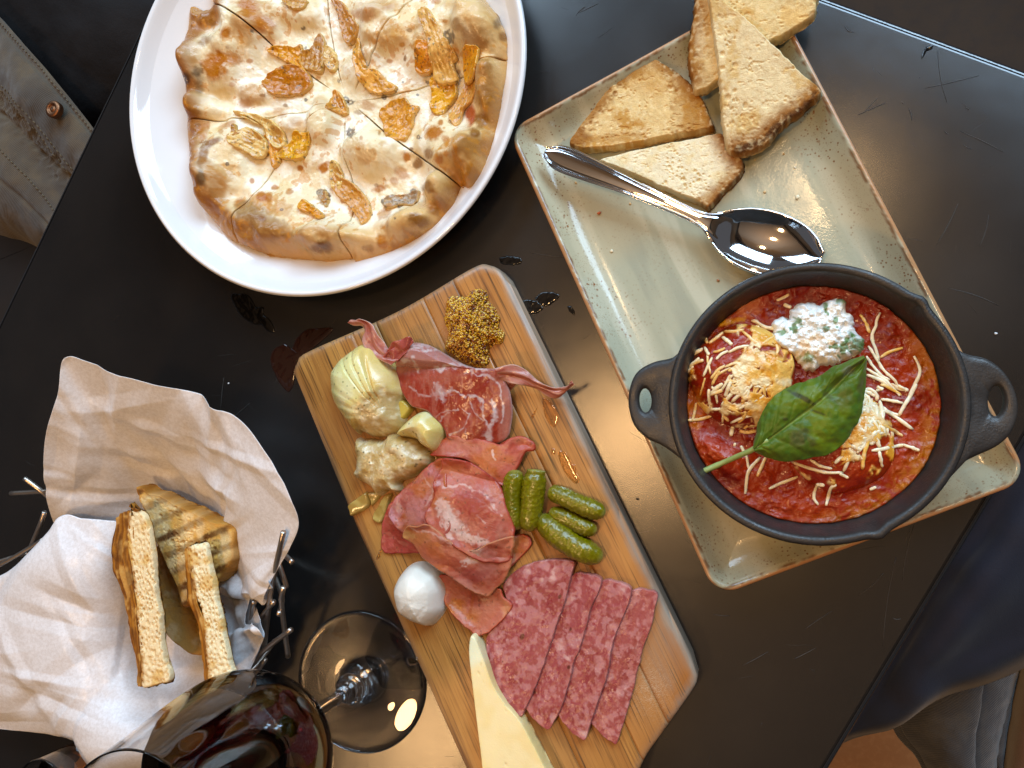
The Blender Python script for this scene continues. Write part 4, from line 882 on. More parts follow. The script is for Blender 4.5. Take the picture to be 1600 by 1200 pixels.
def leaf_col(x, y, z, px, py, u_, v_):
    a = np.abs(v_ - .5) * 2; side = u_ * 6.2 - a * 1.5; hi = fbm(x, y, 350, 4, 66)
    c = full(len(x), (.075, .125, .016)); c = blend(c, (.14, .19, .022), .7 * ss(fbm(x, y, 60, 3, 67), -.05, .35)); c = blend(c, (.05, .12, .022), .5 * ss(hi, .1, .4))
    vein = np.exp(-((side - np.round(side)) / .05) ** 2) * ss(a, .02, .1) * (1 - a); c = blend(c, (.17, .25, .06), .3 * vein); c = blend(c, (.22, .30, .08), .8 * np.exp(-(a / .03) ** 2))
    c = spots(c, px, py, [(1253, 684, 20, 17, 10, (.055, .05, .03), .55), (1296, 620, 22, 5, 40, (.05, .06, .02), .6), (1255, 622, 24, 4, 28, (.03, .03, .015), .8), (1318, 625, 22, 16, -30, (.10, .09, .03), .35), (1325, 578, 10, 8, 0, (.16, .13, .08), .5), (1280, 645, 14, 2, 20, (.03, .03, .015), .6), (1228, 655, 5, 3, 0, (.03, .03, .01), .7), (1345, 600, 6, 20, 10, (.08, .06, .03), .4)], wob=.7 * hi)
    return c
sheet('leaf_blade', G, m_leaf, basil, nr=150, nc=120, th=.00035, disp=leaf_disp, colf=leaf_col)
m_stem = mat('leaf_stem', (.26, .34, .10), rough=.4, var=((300, .4, (.4, .45, .18), .5, .7),))
tube('stem', W([(1098, 737, .0385), (1125, 725, .0400), (1150, 714, .045), (1175, 703, .051), (1200, 687, .0535)]), [.0016] * 6 + [.0014] * 18, m_stem, basil, n=24)
print('skillet done')
# ------------------------------------------------------------------ wooden serving board made of glued staves
BZ = .018
BO = [(456, 585), (462, 566), (480, 548), (620, 485), (735, 418), (762, 413), (784, 424), (800, 452), (860, 575), (920, 700), (1000, 868), (1060, 985), (1086, 1040), (1090, 1060), (1082, 1080), (1040, 1140), (1003, 1195), (985, 1260), (975, 1330), (900, 1420), (840, 1400), (780, 1290), (745, 1235), (722, 1192), (640, 1010), (560, 835), (500, 690), (470, 625)]
BW = cat_closed(W(BO, BZ)[:, :2], 420)
gd = W([(457, 580), (722, 1192)], BZ); gd = (gd[1] - gd[0])[:2]; gd /= np.linalg.norm(gd); gn = np.array([-gd[1], gd[0]])   # grain, across
bang = math.atan2(gd[1], gd[0])
def clip_half(P, n, c, keep):
    out = []
    for i in range(len(P)):
        a, b = P[i], P[(i + 1) % len(P)]; da = (a @ n - c) * keep; db = (b @ n - c) * keep
        if da >= 0: out.append(a)
        if da * db < 0: out.append(a + (b - a) * da / (da - db))
    return np.array(out)
def woodmat(name, c1, c2, c3):
    m = bpy.data.materials.new(name); m.use_nodes = True; nt = m.node_tree; N = nt.nodes; L = nt.links; b = N['Principled BSDF']
    tc = N.new('ShaderNodeTexCoord'); r = N.new('ShaderNodeVectorRotate'); r.rotation_type = 'Z_AXIS'; r.inputs['Angle'].default_value = -bang
    L.new(tc.outputs['Object'], r.inputs['Vector']); oi = N.new('ShaderNodeObjectInfo')
    ad = N.new('ShaderNodeVectorMath'); ad.operation = 'ADD'; sc = N.new('ShaderNodeVectorMath'); sc.operation = 'SCALE'; sc.inputs[0].default_value = (3, 5, 7)
    L.new(oi.outputs['Random'], sc.inputs['Scale']); L.new(r.outputs[0], ad.inputs[0]); L.new(sc.outputs[0], ad.inputs[1])
    def noise(scale, stretch, det=5, dist=0.0):
        mp = N.new('ShaderNodeMapping'); mp.inputs['Scale'].default_value = (1.0 / stretch, 1, 1); L.new(ad.outputs[0], mp.inputs[0])
        n = N.new('ShaderNodeTexNoise'); n.inputs['Scale'].default_value = scale; n.inputs['Detail'].default_value = det; n.inputs['Distortion'].default_value = dist; L.new(mp.outputs[0], n.inputs['Vector']); return n.outputs[0]
    def ramp(v, a, bb, lo=0.0, hi=1.0):
        mr = N.new('ShaderNodeMapRange'); mr.inputs[1].default_value = a; mr.inputs[2].default_value = bb; mr.inputs[3].default_value = lo; mr.inputs[4].default_value = hi; L.new(v, mr.inputs[0]); return mr.outputs[0]
    def mix(col, c, f):
        mx = N.new('ShaderNodeMix'); mx.data_type = 'RGBA'; L.new(f, mx.inputs[0])
        if isinstance(col, tuple): mx.inputs[6].default_value = rgb(col)
        else: L.new(col, mx.inputs[6])
        mx.inputs[7].default_value = rgb(c); return mx.outputs[2]
    g1 = noise(60, 9, 6, .6); g2 = noise(420, 22, 5); g3 = noise(12, 3, 4); g4 = noise(900, 45, 3); g5 = noise(25, 1.2, 5)
    col = mix(c1, c2, ramp(g1, .38, .64)); col = mix(col, c3, ramp(g2, .52, .72, 0, .75)); col = mix(col, (.40, .19, .06), ramp(g3, .45, .7, 0, .5)); col = mix(col, (.045, .022, .01), ramp(g4, .55, .70, 0, .85))
    at = N.new('ShaderNodeAttribute'); at.attribute_name = 'Col'
    sp = N.new('ShaderNodeSeparateColor'); L.new(at.outputs['Color'], sp.inputs[0])
    mu = N.new('ShaderNodeMath'); mu.operation = 'MULTIPLY'; L.new(sp.outputs[0], mu.inputs[0]); L.new(ramp(g2, .3, .6, .6, 1.0), mu.inputs[1]); col = mix(col, (.30, .27, .22), mu.outputs[0])   # red: weathered grey edge
    col = mix(col, (.06, .032, .015), sp.outputs[1])                                                                                                   # green: dark stain / soaked
    mu = N.new('ShaderNodeMath'); mu.operation = 'MULTIPLY'; L.new(sp.outputs[2], mu.inputs[0]); sg = noise(700, .05, 3); L.new(ramp(sg, .52, .68), mu.inputs[1]); col = mix(col, (.62, .50, .36), mu.outputs[0])  # blue: pale knife scratches
    L.new(col, b.inputs['Base Color']); L.new(ramp(g5, .35, .65, .26, .5), b.inputs['Roughness']); b.inputs['Specular IOR Level'].default_value = .45
    bp = N.new('ShaderNodeBump'); bp.inputs['Strength'].default_value = .35; bp.inputs['Distance'].default_value = .0005; L.new(g2, bp.inputs['Height'])
    bp2 = N.new('ShaderNodeBump'); bp2.inputs['Strength'].default_value = .2; bp2.inputs['Distance'].default_value = .001; L.new(g1, bp2.inputs['Height']); L.new(bp.outputs[0], bp2.inputs['Normal']); L.new(bp2.outputs[0], b.inputs['Normal'])
    return m
WOODS = [woodmat('acacia_light', (.46, .225, .052), (.32, .135, .028), (.17, .065, .014)), woodmat('acacia_mid', (.42, .21, .06), (.27, .12, .03), (.13, .055, .016)), woodmat('acacia_gold', (.43, .20, .046), (.30, .12, .025), (.16, .06, .014)),
         woodmat('acacia_brown', (.42, .18, .042), (.29, .11, .022), (.15, .052, .013)), woodmat('acacia_red', (.44, .19, .045), (.30, .11, .024), (.16, .055, .015))]
bc = BW.mean(0)
board = empty('serving_board', (bc[0], bc[1], 0), 'oblong acacia wood serving board carrying cured meats, pickles and cheese', 'serving board')
vs = BW @ gn; cuts = np.interp([0, .33, .44, .66, .80, 1.0], [0, 1], [vs.min() - .001, vs.max() + .001])
def board_attr(x, y, z, px, py, D):
    P = np.stack([x, y], 1); d = edge_dist(x, y, BW); c = np.zeros((len(x), 3)); v = P @ gn; rt = ss(v, vs.max() - .05, vs.max())
    n = fbm(x, y, 120, 3, 5)
    c[:, 0] = np.clip(.42 * (1 - ss(d + .003 * n, .001, .0055)) * rt + .25 * (1 - ss(d, .0, .006)) + .35 * ss(fbm(x, y, 18, 3, 77), .2, .45) * rt, 0, 1)
    g = .35 * (1 - ss(d, .0, .0022)) * ss(n, -.2, .3)
    for a, b, rx, ry, w in [(640, 1035, 9, 6, .55), (760, 600, 26, 14, .25), (860, 640, 20, 40, .22), (905, 760, 26, 30, .15), (735, 1040, 14, 8, .3), (620, 690, 20, 10, .4)]:
        g = np.maximum(g, w * np.exp(-np.hypot((px - a) / rx, (py - b) / ry) ** 2))
    c[:, 1] = g
    c[:, 2] = .9 * np.exp(-np.hypot((px - 1015) / 32, (py - 1075) / 40) ** 2) + .35 * np.exp(-np.hypot((px - 700) / 60, (py - 520) / 20) ** 2)
    return c
# staves: each one a plank of its own, with a rounded arris only where it meets the outline of the board
stave_polys = []
for k in range(5):
    P = clip_half(BW, gn, cuts[k], 1); P = clip_half(P, gn, cuts[k + 1], -1); stave_polys.append(P)
for k, P in enumerate(stave_polys):
    O2 = lin_closed(P, 260); c = O2.mean(0)
    # grid along grain x across
    us = O2 @ gd; vv2 = O2 @ gn; u0, u1 = us.min(), us.max(); nu, nv = 220, 16
    V = []; vlo, vhi = max(cuts[k], vs.min()) + .00003, min(cuts[k + 1], vs.max()) - .00003
    ub = BW @ gd; vb = BW @ gn
    VT = []
    for j, v in enumerate(np.linspace(vlo + 1e-5, vhi - 1e-5, nv)):
        xs = []
        for i in range(len(BW)):
            a, b = vb[i], vb[(i + 1) % len(BW)]
            if (a - v) * (b - v) < 0: t = (v - a) / (b - a); xs.append(ub[i] + t * (ub[(i + 1) % len(BW)] - ub[i]))
        lo, hi = (min(xs), max(xs)) if len(xs) > 1 else (ub[np.argmin(abs(vb - v))],) * 2
        t = np.r_[0, .0004, .0012, .0025, .0045, np.linspace(.0075, max(hi - lo - .0075, .008), nu - 10), max(hi - lo - .0045, .008), max(hi - lo - .0025, .0082), max(hi - lo - .0012, .0084), max(hi - lo - .0004, .0086), max(hi - lo, .0088)]
        t = np.clip(t, 0, max(hi - lo, 1e-5)); VT.append(gd * (lo + t)[:, None] + gn * v)
    VT = np.array(VT); d = edge_dist(VT[..., 0].ravel(), VT[..., 1].ravel(), BW).reshape(VT.shape[:2])
    re = .0045; z = BZ - re * .7 * (1 - np.sqrt(np.clip(1 - (1 - np.clip(d / re, 0, 1)) ** 2, 0, 1))) + .00025 * fbm(VT[..., 0], VT[..., 1], 40, 2, k)
    jd = np.minimum(np.abs(VT @ gn - cuts[k]), np.abs(VT @ gn - cuts[k + 1])); z = z - .00012 * (1 - ss(jd, 0, .0004)) * (d > .001)
    T = np.concatenate([VT, z[..., None]], 2)
    b0 = np.r_[np.arange(nu), ]
    top = T.reshape(-1, 3); nT = len(top)
    rim = np.r_[np.arange(nu - 1), np.arange(nv - 1) * nu + nu - 1, (nv - 1) * nu + np.arange(nu - 1, 0, -1), np.arange(nv - 1, 0, -1) * nu]
    lowr = top[rim].copy(); lowr[:, 2] = .0005
    F = gridF(nv, nu); r2 = np.roll(np.arange(len(rim)), -1)
    F3 = np.stack([rim, rim[r2], nT + r2, nT + np.arange(len(rim))], 1)
    V = np.concatenate([top, lowr]); FF = np.concatenate([F[:, ::-1], F3[:, :]])
    nrm = np.cross(V[FF[5, 1]] - V[FF[5, 0]], V[FF[5, 2]] - V[FF[5, 0]])
    if nrm[2] < 0: FF = FF[:, ::-1]
    px, py = PX(V); mk('stave', V, FF, WOODS[k], board, board_attr(V[:, 0], V[:, 1], V[:, 2], px, py, None))
BT = BZ
# oily wet marks on the wood
m_oil = mat('oil', (.86, .72, .5), rough=.03, trans=1.0, ior=1.4)
for k, P in enumerate([[(872, 708), (882, 705), (890, 716), (898, 735), (906, 748), (900, 756), (888, 746), (878, 730)], [(862, 700), (868, 702), (868, 710), (861, 709)], [(838, 638), (841, 636), (836, 648), (832, 655), (830, 650)], [(893, 728), (899, 726), (901, 738), (895, 742)],
                       [(636, 1028), (648, 1026), (655, 1034), (646, 1040), (637, 1038)], [(592, 862), (596, 858), (595, 870), (588, 874)], [(848, 622), (862, 630), (874, 650), (866, 668), (852, 652)]]):
    o = slab('oil_drop', P, BT, BT - .0001, .0005, m_oil, n=60, rings=8, redge=.0018, side=1, seed=k)
    tag(o, ['long wet bead of oil on the board right of the upper ham fold', 'small round oil drop on the board beside the ham fold tip', 'tiny curved oil streak on the board below the prosciutto tail', 'small oil drop just inside the right edge of the board',
            'oil drop on the board below the mozzarella ball', 'tiny oil drop at the left edge of the board above the mozzarella', 'wet patch on the board under the curled prosciutto tail'][k], 'oil drop')

# ------------------------------------------------------------------ grain mustard
MU = zm([(770, 185), (850, 185), (870, 155), (915, 148), (945, 160), (955, 210), (985, 240), (1008, 290), (1000, 330), (1025, 352), (1020, 400), (975, 410), (955, 450), (950, 505), (900, 515), (840, 490), (800, 465), (752, 430), (765, 350), (748, 300), (755, 240)], 3, 440, 400)
m_must = mat('mustard_paste', (.22, .095, .016), rough=.3, spec=.5, bump=(('noise', 700, .6, .001),))
must = empty('mustard', W([(738, 510)], BT)[0], 'heap of coarse whole grain mustard at the top corner of the wooden board', 'mustard')
MC = W([(735, 505)], .03)[0, :2]; MOW = cat_closed(W(MU, .026)[:, :2], 160)
def must_h(x, y):
    d = edge_dist(x, y, MOW); return BT + .0155 * np.sqrt(ss(d, 0, .016)) * (1 + .25 * fbm(x, y, 90, 3, 33)) + .001 * fbm(x, y, 300, 2, 34)
slab('paste', MU, .026, BT - .0005, lambda x, y, D: must_h(x.ravel(), y.ravel()).reshape(x.shape) - BT, m_must, must, n=160, rings=40, redge=.001, side=2)
ico_v = []; ico_f = []
def ico(sub=1):
    import bmesh
    bm = bmesh.new(); bmesh.ops.create_icosphere(bm, subdivisions=sub, radius=1); v = np.array([x.co[:] for x in bm.verts]); f = np.array([[q.index for q in p.verts] for p in bm.faces]); bm.free(); return v, f
IV, IF = ico(2)
def inside(x, y, O):
    x2, y2 = O[:, 0], O[:, 1]; x3, y3 = np.roll(x2, -1), np.roll(y2, -1); r = np.zeros(x.shape, bool)
    for a, b, c, d in zip(x2, y2, x3, y3): r ^= ((b > y) != (d > y)) & (x < (c - a) * (y - b) / (d - b + 1e-15) + a)
    return r
q = rng.uniform(0, 1, (9000, 2)); q = MOW.min(0) + q * (MOW.max(0) - MOW.min(0)); q = q[inside(q[:, 0], q[:, 1], MOW)][:2400]
hz = must_h(q[:, 0], q[:, 1]); rr_ = rng.uniform(.00055, .00088, len(q))
V = (IV[None] * rr_[:, None, None] * rng.uniform(.85, 1.1, (len(q), 1, 3)) + np.c_[q, hz + rr_ * rng.uniform(-.3, .9, len(q))][:, None]); nV = len(IV)
F = (IF[None] + (np.arange(len(q)) * nV)[:, None, None]).reshape(-1, 3)
pal = np.array([(.56, .34, .06), (.48, .26, .035), (.34, .14, .02), (.17, .05, .015), (.62, .44, .14), (.26, .10, .02), (.09, .03, .015)]); ci = rng.choice(7, len(q), p=[.24, .2, .16, .12, .12, .1, .06])
m_seed = mat('mustard_seed', attr=True, rough=.25, spec=.55, coat=.3)
o = mk('seeds', V.reshape(-1, 3), F, m_seed, must, np.repeat(pal[ci] * rng.uniform(.8, 1.15, (len(q), 1)), nV, 0)); o['kind'] = 'stuff'

# ------------------------------------------------------------------ artichoke hearts
m_art = mat('artichoke', attr=True, rough=.2, rough_var=(150, .12, .4), spec=.55, sss=.25, sss_r=(1, .8, .35), sss_scale=.003, coat=.2, coat_rough=.15, bump=(('noise', 500, .25, .0008),))
Zg = lambda L: zm(L, 6.667, 480, 500); Zh = lambda L: zm(L, 6.667, 520, 640)
AC = (606, 655)                                                    # where the leaves of the big heart meet
def art1_h(x, y, D):
    px, py = PX(np.stack([x.ravel(), y.ravel(), np.full(x.size, .034)], 1)); px = px.reshape(x.shape); py = py.reshape(x.shape)
    a = np.degrees(np.arctan2(AC[1] - py, px - AC[0])); r = np.hypot(px - AC[0], py - AC[1])
    g = 0
    for c0, w_, k in [(112, 2.0, .0016), (122, 1.2, .0011), (130, 1.0, .0006)]: g = g - k * np.exp(-((a - c0 + .04 * (r - 60)) / w_) ** 2) * ss(r, 20, 45)
    rid = np.sin(np.radians(a) * 30 + .02 * r) * .00028 * ss(a, 138, 155) * ss(r, 35, 60) * ss(185 - a, 0, 8)
    mush = (1 - ss(r + 10 * fbm(x, y, 200, 2, 5), 28, 52)); return g + rid + mush * (.0012 * fbm(x, y, 200, 4, 8) - .002)
def art_col(seed, warm=.5, mushc=None):
    def f(x, y, z, px, py, D):
        c = full(len(x), (.66, .60, .30)); c = blend(c, (.58, .42, .13), warm * ss(fbm(x, y, 40, 2, seed), -.2, .3)); c = blend(c, (.74, .72, .50), .6 * ss(fbm(x, y, 90, 3, seed + 1), .0, .4))
        hi = fbm(x, y, 350, 4, seed + 2)
        if mushc:
            for (a, b, r1, r2) in mushc:
                q = np.hypot(px - a, py - b) / 1.0 + 12 * hi; k = 1 - ss(q, r1, r2)
                mc = blend(full(len(x), (.46, .34, .17)), (.64, .56, .38), .8 * ss(fbm(x, y, 260, 4, seed + 4), -.1, .25)); mc = blend(mc, (.42, .28, .10), .7 * ss(-fbm(x, y, 190, 3, seed + 6), .1, .35)); c = c * (1 - k)[:, None] + mc * k[:, None]
        cc = cells(x, y, 190, seed + 3); c = blend(c, (.06, .05, .02), .8 * (1 - ss(cc + .1 * hi, .05, .13)) * ss(fbm(x, y, 60, 2, seed + 8), -.1, .2))
        return c
    return f
A1 = Zg([(165, 545), (205, 465), (280, 370), (370, 300), (460, 235), (530, 210), (600, 210), (700, 300), (800, 420), (880, 520), (925, 650), (950, 760), (925, 860), (945, 1000), (925, 1090), (880, 1160), (760, 1215), (600, 1225), (470, 1170), (440, 1200), (400, 1150), (330, 1060), (245, 940), (190, 830), (165, 680)])
def a1col(x, y, z, px, py, D):
    c = art_col(201, .35, [(598, 645, 30, 52), (585, 665, 20, 40)])(x, y, z, px, py, D)
    a = np.degrees(np.arctan2(AC[1] - py, px - AC[0])); r = np.hypot(px - AC[0], py - AC[1])
    c = blend(c, (.62, .42, .14), .6 * ss(120 - a, 0, 8) * ss(r, 45, 60)); c = blend(c, (.55, .62, .34), .35 * ss(a, 122, 132) * (1 - ss(a, 150, 165)) * ss(r, 60, 90))
    c = blend(c, (.40, .34, .14), .45 * ss(np.sin(np.radians(a) * 30 + .02 * r), .6, 1) * ss(a, 138, 155) * ss(r, 45, 70)); return c
o = slab('artichoke_heart', A1, .034, BT - .001, lambda x, y, D: .003 + .021 * np.clip(1 - (1 - np.clip(D / .0215, 0, 1)) ** 2.2, 0, 1) ** .62, m_art, n=240, rings=80, redge=.003, colf=a1col, hf=art1_h)
tag(o, 'largest artichoke heart, smooth pale leaves, at the upper left corner of the board', 'artichoke heart', 'marinated artichoke hearts on the board')
A2 = Zh([(600, 235), (660, 155), (760, 60), (850, 5), (945, -5), (1040, 60), (1120, 150), (1135, 230), (1110, 310), (1060, 400), (1000, 450), (930, 420), (860, 380), (800, 330), (700, 300), (620, 285)])
o = slab('artichoke_heart', A2, .036, BT - .001, lambda x, y, D: .003 + .0195 * np.clip(1 - (1 - np.clip(D / .0105, 0, 1)) ** 2, 0, 1) ** .6, m_art, n=160, rings=50, redge=.002, colf=art_col(221, .6),
         hf=lambda x, y, D: .0008 * fbm(x, y, 70, 2, 3) - .004 * np.exp(-((x - W([(639, 680)], .036)[0, 0]) ** 2 + (y - W([(639, 680)], .036)[0, 1]) ** 2) / .0045 ** 2))
tag(o, 'small smooth rounded artichoke piece tucked against the prosciutto', 'artichoke heart', 'marinated artichoke hearts on the board')
A3 = Zh([(455, 300), (530, 235), (600, 250), (690, 280), (800, 310), (880, 400), (960, 450), (985, 520), (950, 590), (860, 660), (760, 720), (650, 775), (655, 850), (600, 885), (540, 850), (480, 880), (400, 915), (330, 850), (210, 770), (155, 690), (200, 560), (175, 430), (165, 290), (250, 300), (350, 300)])
def a3h(x, y, D):
    t = fbm(x, y, 42, 3, 231); return .004 * t + .0013 * (1 - np.abs(fbm(x, y, 60, 3, 232)) * 3) + .0005 * fbm(x, y, 330, 3, 233)
o = slab('artichoke_heart', A3, .031, BT - .001, lambda x, y, D: .003 + .0125 * np.clip(1 - (1 - np.clip(D / .011, 0, 1)) ** 2, 0, 1) ** .6, m_art, n=240, rings=70, redge=.003, colf=art_col(241, .5, [(600, 715, 60, 95)]), hf=a3h, jag=.0012, jagf=220)
tag(o, 'soft ragged artichoke heart speckled with herbs beside the ham', 'artichoke heart', 'marinated artichoke hearts on the board')
m_petal = mat('artichoke_leaf', attr=True, rough=.18, spec=.5, sss=.2, sss_r=(1, .7, .3), sss_scale=.003, coat=.4, bump=(('noise', 300, .3, .0006),))
for P, lab in [([(140, 1000), (230, 930), (330, 860), (365, 900), (375, 990), (300, 1060), (180, 1115), (155, 1060)], 'loose translucent artichoke leaf at the left edge of the board'), ([(395, 1100), (450, 1010), (520, 900), (600, 880), (580, 960), (540, 1080), (480, 1190), (400, 1160)], 'loose artichoke leaf slipping under the ham slices'),
               ([(355, 870), (430, 860), (520, 870), (470, 920), (390, 1010), (375, 960)], 'folded artichoke leaf below the ragged heart')]:
    P = Zh(P); c0 = (.40, .30, .11)
    o = slab('artichoke_leaf', P, BT + .004, BT - .0003, .0035, m_petal, n=80, rings=16, redge=.0015, side=2, colf=lambda x, y, z, px, py, D: blend(full(len(x), (.42, .32, .12)), (.28, .17, .05), .7 * ss(fbm(x, y, 120, 3, 8), -.1, .3)), hf=lambda x, y, D: .0016 * fbm(x, y, 110, 2, 14))
    tag(o, lab, 'artichoke leaf')
o = slab('artichoke_leaf', Zg([(930, 860), (1000, 830), (1080, 910), (1060, 960), (980, 1040), (930, 960)]), BT + .006, BT, .007, m_petal, n=60, rings=12, redge=.0015, side=2, colf=lambda x, y, z, px, py, D: full(len(x), (.46, .36, .10)))
tag(o, 'bit of yellow artichoke leaf showing between the big heart and the prosciutto', 'artichoke leaf')

# ------------------------------------------------------------------ cured meats
HA = W([(712, 818)], .028)[0, :2]; HBc = W([(748, 706)], .026)[0, :2]
def heap(x, y):
    a = .0105 * np.exp(-(np.hypot(x - HA[0], y - HA[1]) / .033) ** 4); b = .0065 * np.exp(-(np.hypot((x - HBc[0]), (y - HBc[1]) * 1.5) / .030) ** 4)
    return BT + .0005 + np.maximum(a, b)
m_meat = mat('cured_meat', attr=True, rough=.34, rough_var=(90, .24, .5), spec=.5, sss=.2, sss_r=(1, .3, .2), sss_scale=.003, bump=(('noise', 420, .14, .0005), ('noise', 1600, .2, .0003)))
Zp = lambda L: zm(L, 5, 600, 520); Zq = lambda L: zm(L, 4, 580, 700)
def fat(c, px, py, lines, col=(.80, .58, .48)):
    n = 0.0
    for k, (P, w, a) in enumerate(lines):
        d = seg_dist(px, py, P); g = ss(vn(px * .11, py * .11, 0, k + 3) + .5 * vn(px * .35, py * .35, 0, k), -1.1, -.3); c = blend(c, col, a * g * (1 - ss(d + w * .5 * vn(px * .25, py * .25, 0, k + 9), w * .1, w * .95)))
    return c
HAM = (.46, .12, .065)
def ham_col(seed, base=HAM, lines=(), sp=(), rim=(.42, .055, .03), rimw=.0012):
    def f(x, y, z, px, py, D):
        lo = fbm(x, y, 70, 3, seed); hi = fbm(x, y, 380, 4, seed + 1)
        wx = 6 * fbm(x, y, 130, 4, seed + 3); wy = 6 * fbm(x, y, 130, 4, seed + 4)
        c = full(len(x), base); c = blend(c, (.52, .175, .10), .7 * ss(lo + .3 * hi, -.05, .35)); c = blend(c, (.34, .06, .035), .65 * ss(-lo + .3 * hi, .05, .35))
        c = blend(c, (.50, .16, .035), .6 * ss(fbm(x, y, 55, 3, seed + 5), .05, .35))
        c = blend(c, (.60, .26, .17), .3 * ss(fbm(x * .35 + y * .2, y, 420, 3, seed + 19), .05, .3)); c = fat(c, px + wx, py + wy, lines); c = spots(c, px + wx, py + wy, sp, wob=.5 * hi)
        c = blend(c, rim, .75 * (1 - ss(D, rimw * .3, rimw))); c = blend(c, (.14, .05, .03), .6 * ss(fbm(x, y, 500, 3, seed + 7), .46, .6)); return c
    return lambda x, y, z, px, py, D: f(x, y, z, px, py, D) * np.array([.80, .78, .82])
HL = [0, .3, 1, 2, 3, 4.2, 5.4]
def piece(name, P, zt, zb, th, cf, label, cat, group, hf=None, jag=.0006, n=360, rings=90, redge=.0009, m=None, floor=None, smooth=True, base=None):
    if name == 'ham_slice':
        k = HL.pop(0); floor = 'own'; th = .0013; hf0 = hf; base = lambda x, y: heap(x, y) + .0014 * k + .0010 * fbm(x, y, 60, 2, 40 + int(k * 10)) + .0022 * (1 - ss(edge_dist(x.ravel(), y.ravel(), HO).reshape(x.shape), 0, .006)) * ss(fbm(x, y, 45, 2, 70 + int(k * 10)), 0, .3); HO = cat_closed(W(P, zt)[:, :2], 90); hf = lambda x, y, D: .0005 * fbm(x, y, 120, 3, 90 + int(k * 10)) + .00015 * fbm(x, y, 500, 2, 91 + int(k * 10))
    o = slab(name, P, zt, zb if base is None else base, th, m or m_meat, n=n, rings=rings, redge=redge, colf=cf, hf=hf, jag=jag, jagf=260, side=3, floor=None if floor == 'own' else BT - .0004 if floor is None else floor, smooth_out=smooth)
    return tag(o, label, cat, group)
HG = 'ham slices heaped on the wooden board'
und = lambda s, a=.0014, f=55: (lambda x, y, D: a * fbm(x, y, f, 3, s) + .0003 * fbm(x, y, 300, 2, s + 1))
piece('ham_slice', Zq([(50, 560), (60, 470), (85, 400), (140, 330), (250, 400), (330, 520), (330, 640), (270, 657), (180, 665), (70, 656)]), BT + .004, BT, .0035, ham_col(301, (.50, .11, .085), rim=(.40, .05, .05)), 'reddish ham edge peeking out at the lower left of the heap above the mozzarella', 'ham slice', HG)
piece('ham_slice', Zq([(820, 560), (890, 545), (960, 540), (1005, 590), (960, 660), (900, 720), (845, 760), (800, 720)]), BT + .003, BT, .003, ham_col(305, (.48, .14, .08)), 'small ham corner showing between the heap and the salami', 'ham slice', HG)
piece('ham_slice', Zq([(420, 800), (520, 800), (700, 860), (800, 880), (820, 930), (880, 985), (845, 1050), (740, 1150), (655, 1178), (600, 1130), (570, 1112), (510, 1050), (460, 985), (440, 900)]), BT + .006, BT, .005, ham_col(311, (.50, .15, .10), sp=[(789, 950, 9, 22, 0, (.62, .28, .14), .8), (712, 945, 16, 16, 0, (.50, .16, .03), .7), (735, 945, 3, 30, 5, (.40, .1, .03), .6)]),
      'ham slice hanging lowest on the board between the mozzarella and the salami', 'ham slice', HG, hf=und(3, .0012))
piece('ham_slice', Zp([(340, 960), (390, 900), (440, 835), (560, 800), (760, 830), (900, 870), (960, 830), (1050, 805), (1120, 830), (1165, 880), (1150, 925), (1100, 930), (1060, 1000), (1010, 1100), (960, 1215), (900, 1200), (800, 1120), (640, 1000), (480, 970)]), BT + .012, BT + .001, lambda x, y, D: .0075 + .004 * ss(x, W([(800, 700)], .03)[0, 0], W([(835, 700)], .03)[0, 0]),
      ham_col(321, (.52, .16, .12), lines=[([(771, 715), (768, 702)], 3, .8)], sp=[(815, 700, 24, 12, 0, (.42, .07, .04), .8), (720, 700, 40, 12, 0, (.55, .24, .18), .6)]), 'folded ham slice with a curled red tip, just under the prosciutto', 'ham slice', HG, hf=und(5, .0015))
# rear disc of the big fold, mottled purple-pink
piece('ham_slice', Zq([(430, 62), (350, 95), (300, 140), (240, 200), (160, 270), (110, 340), (82, 420), (110, 470), (180, 540), (300, 560), (420, 560), (520, 500), (500, 300), (470, 150), (455, 80)]), BT + .013, BT + .003, .009,
      ham_col(331, (.50, .20, .17), sp=[(665, 735, 20, 16, 0, (.44, .13, .10), .8), (640, 750, 26, 12, -30, (.55, .24, .10), .8), (605, 810, 14, 22, 0, (.52, .26, .27), .8), (650, 800, 18, 20, 0, (.56, .24, .20), .7), (622, 790, 6, 9, 0, (.62, .38, .30), .7)], lines=[([(660, 745), (675, 765), (668, 790)], 3, .35)]),
      'mottled ham slice at the left of the heap beside the ragged artichoke', 'ham slice', HG, hf=und(7, .0016, 80))
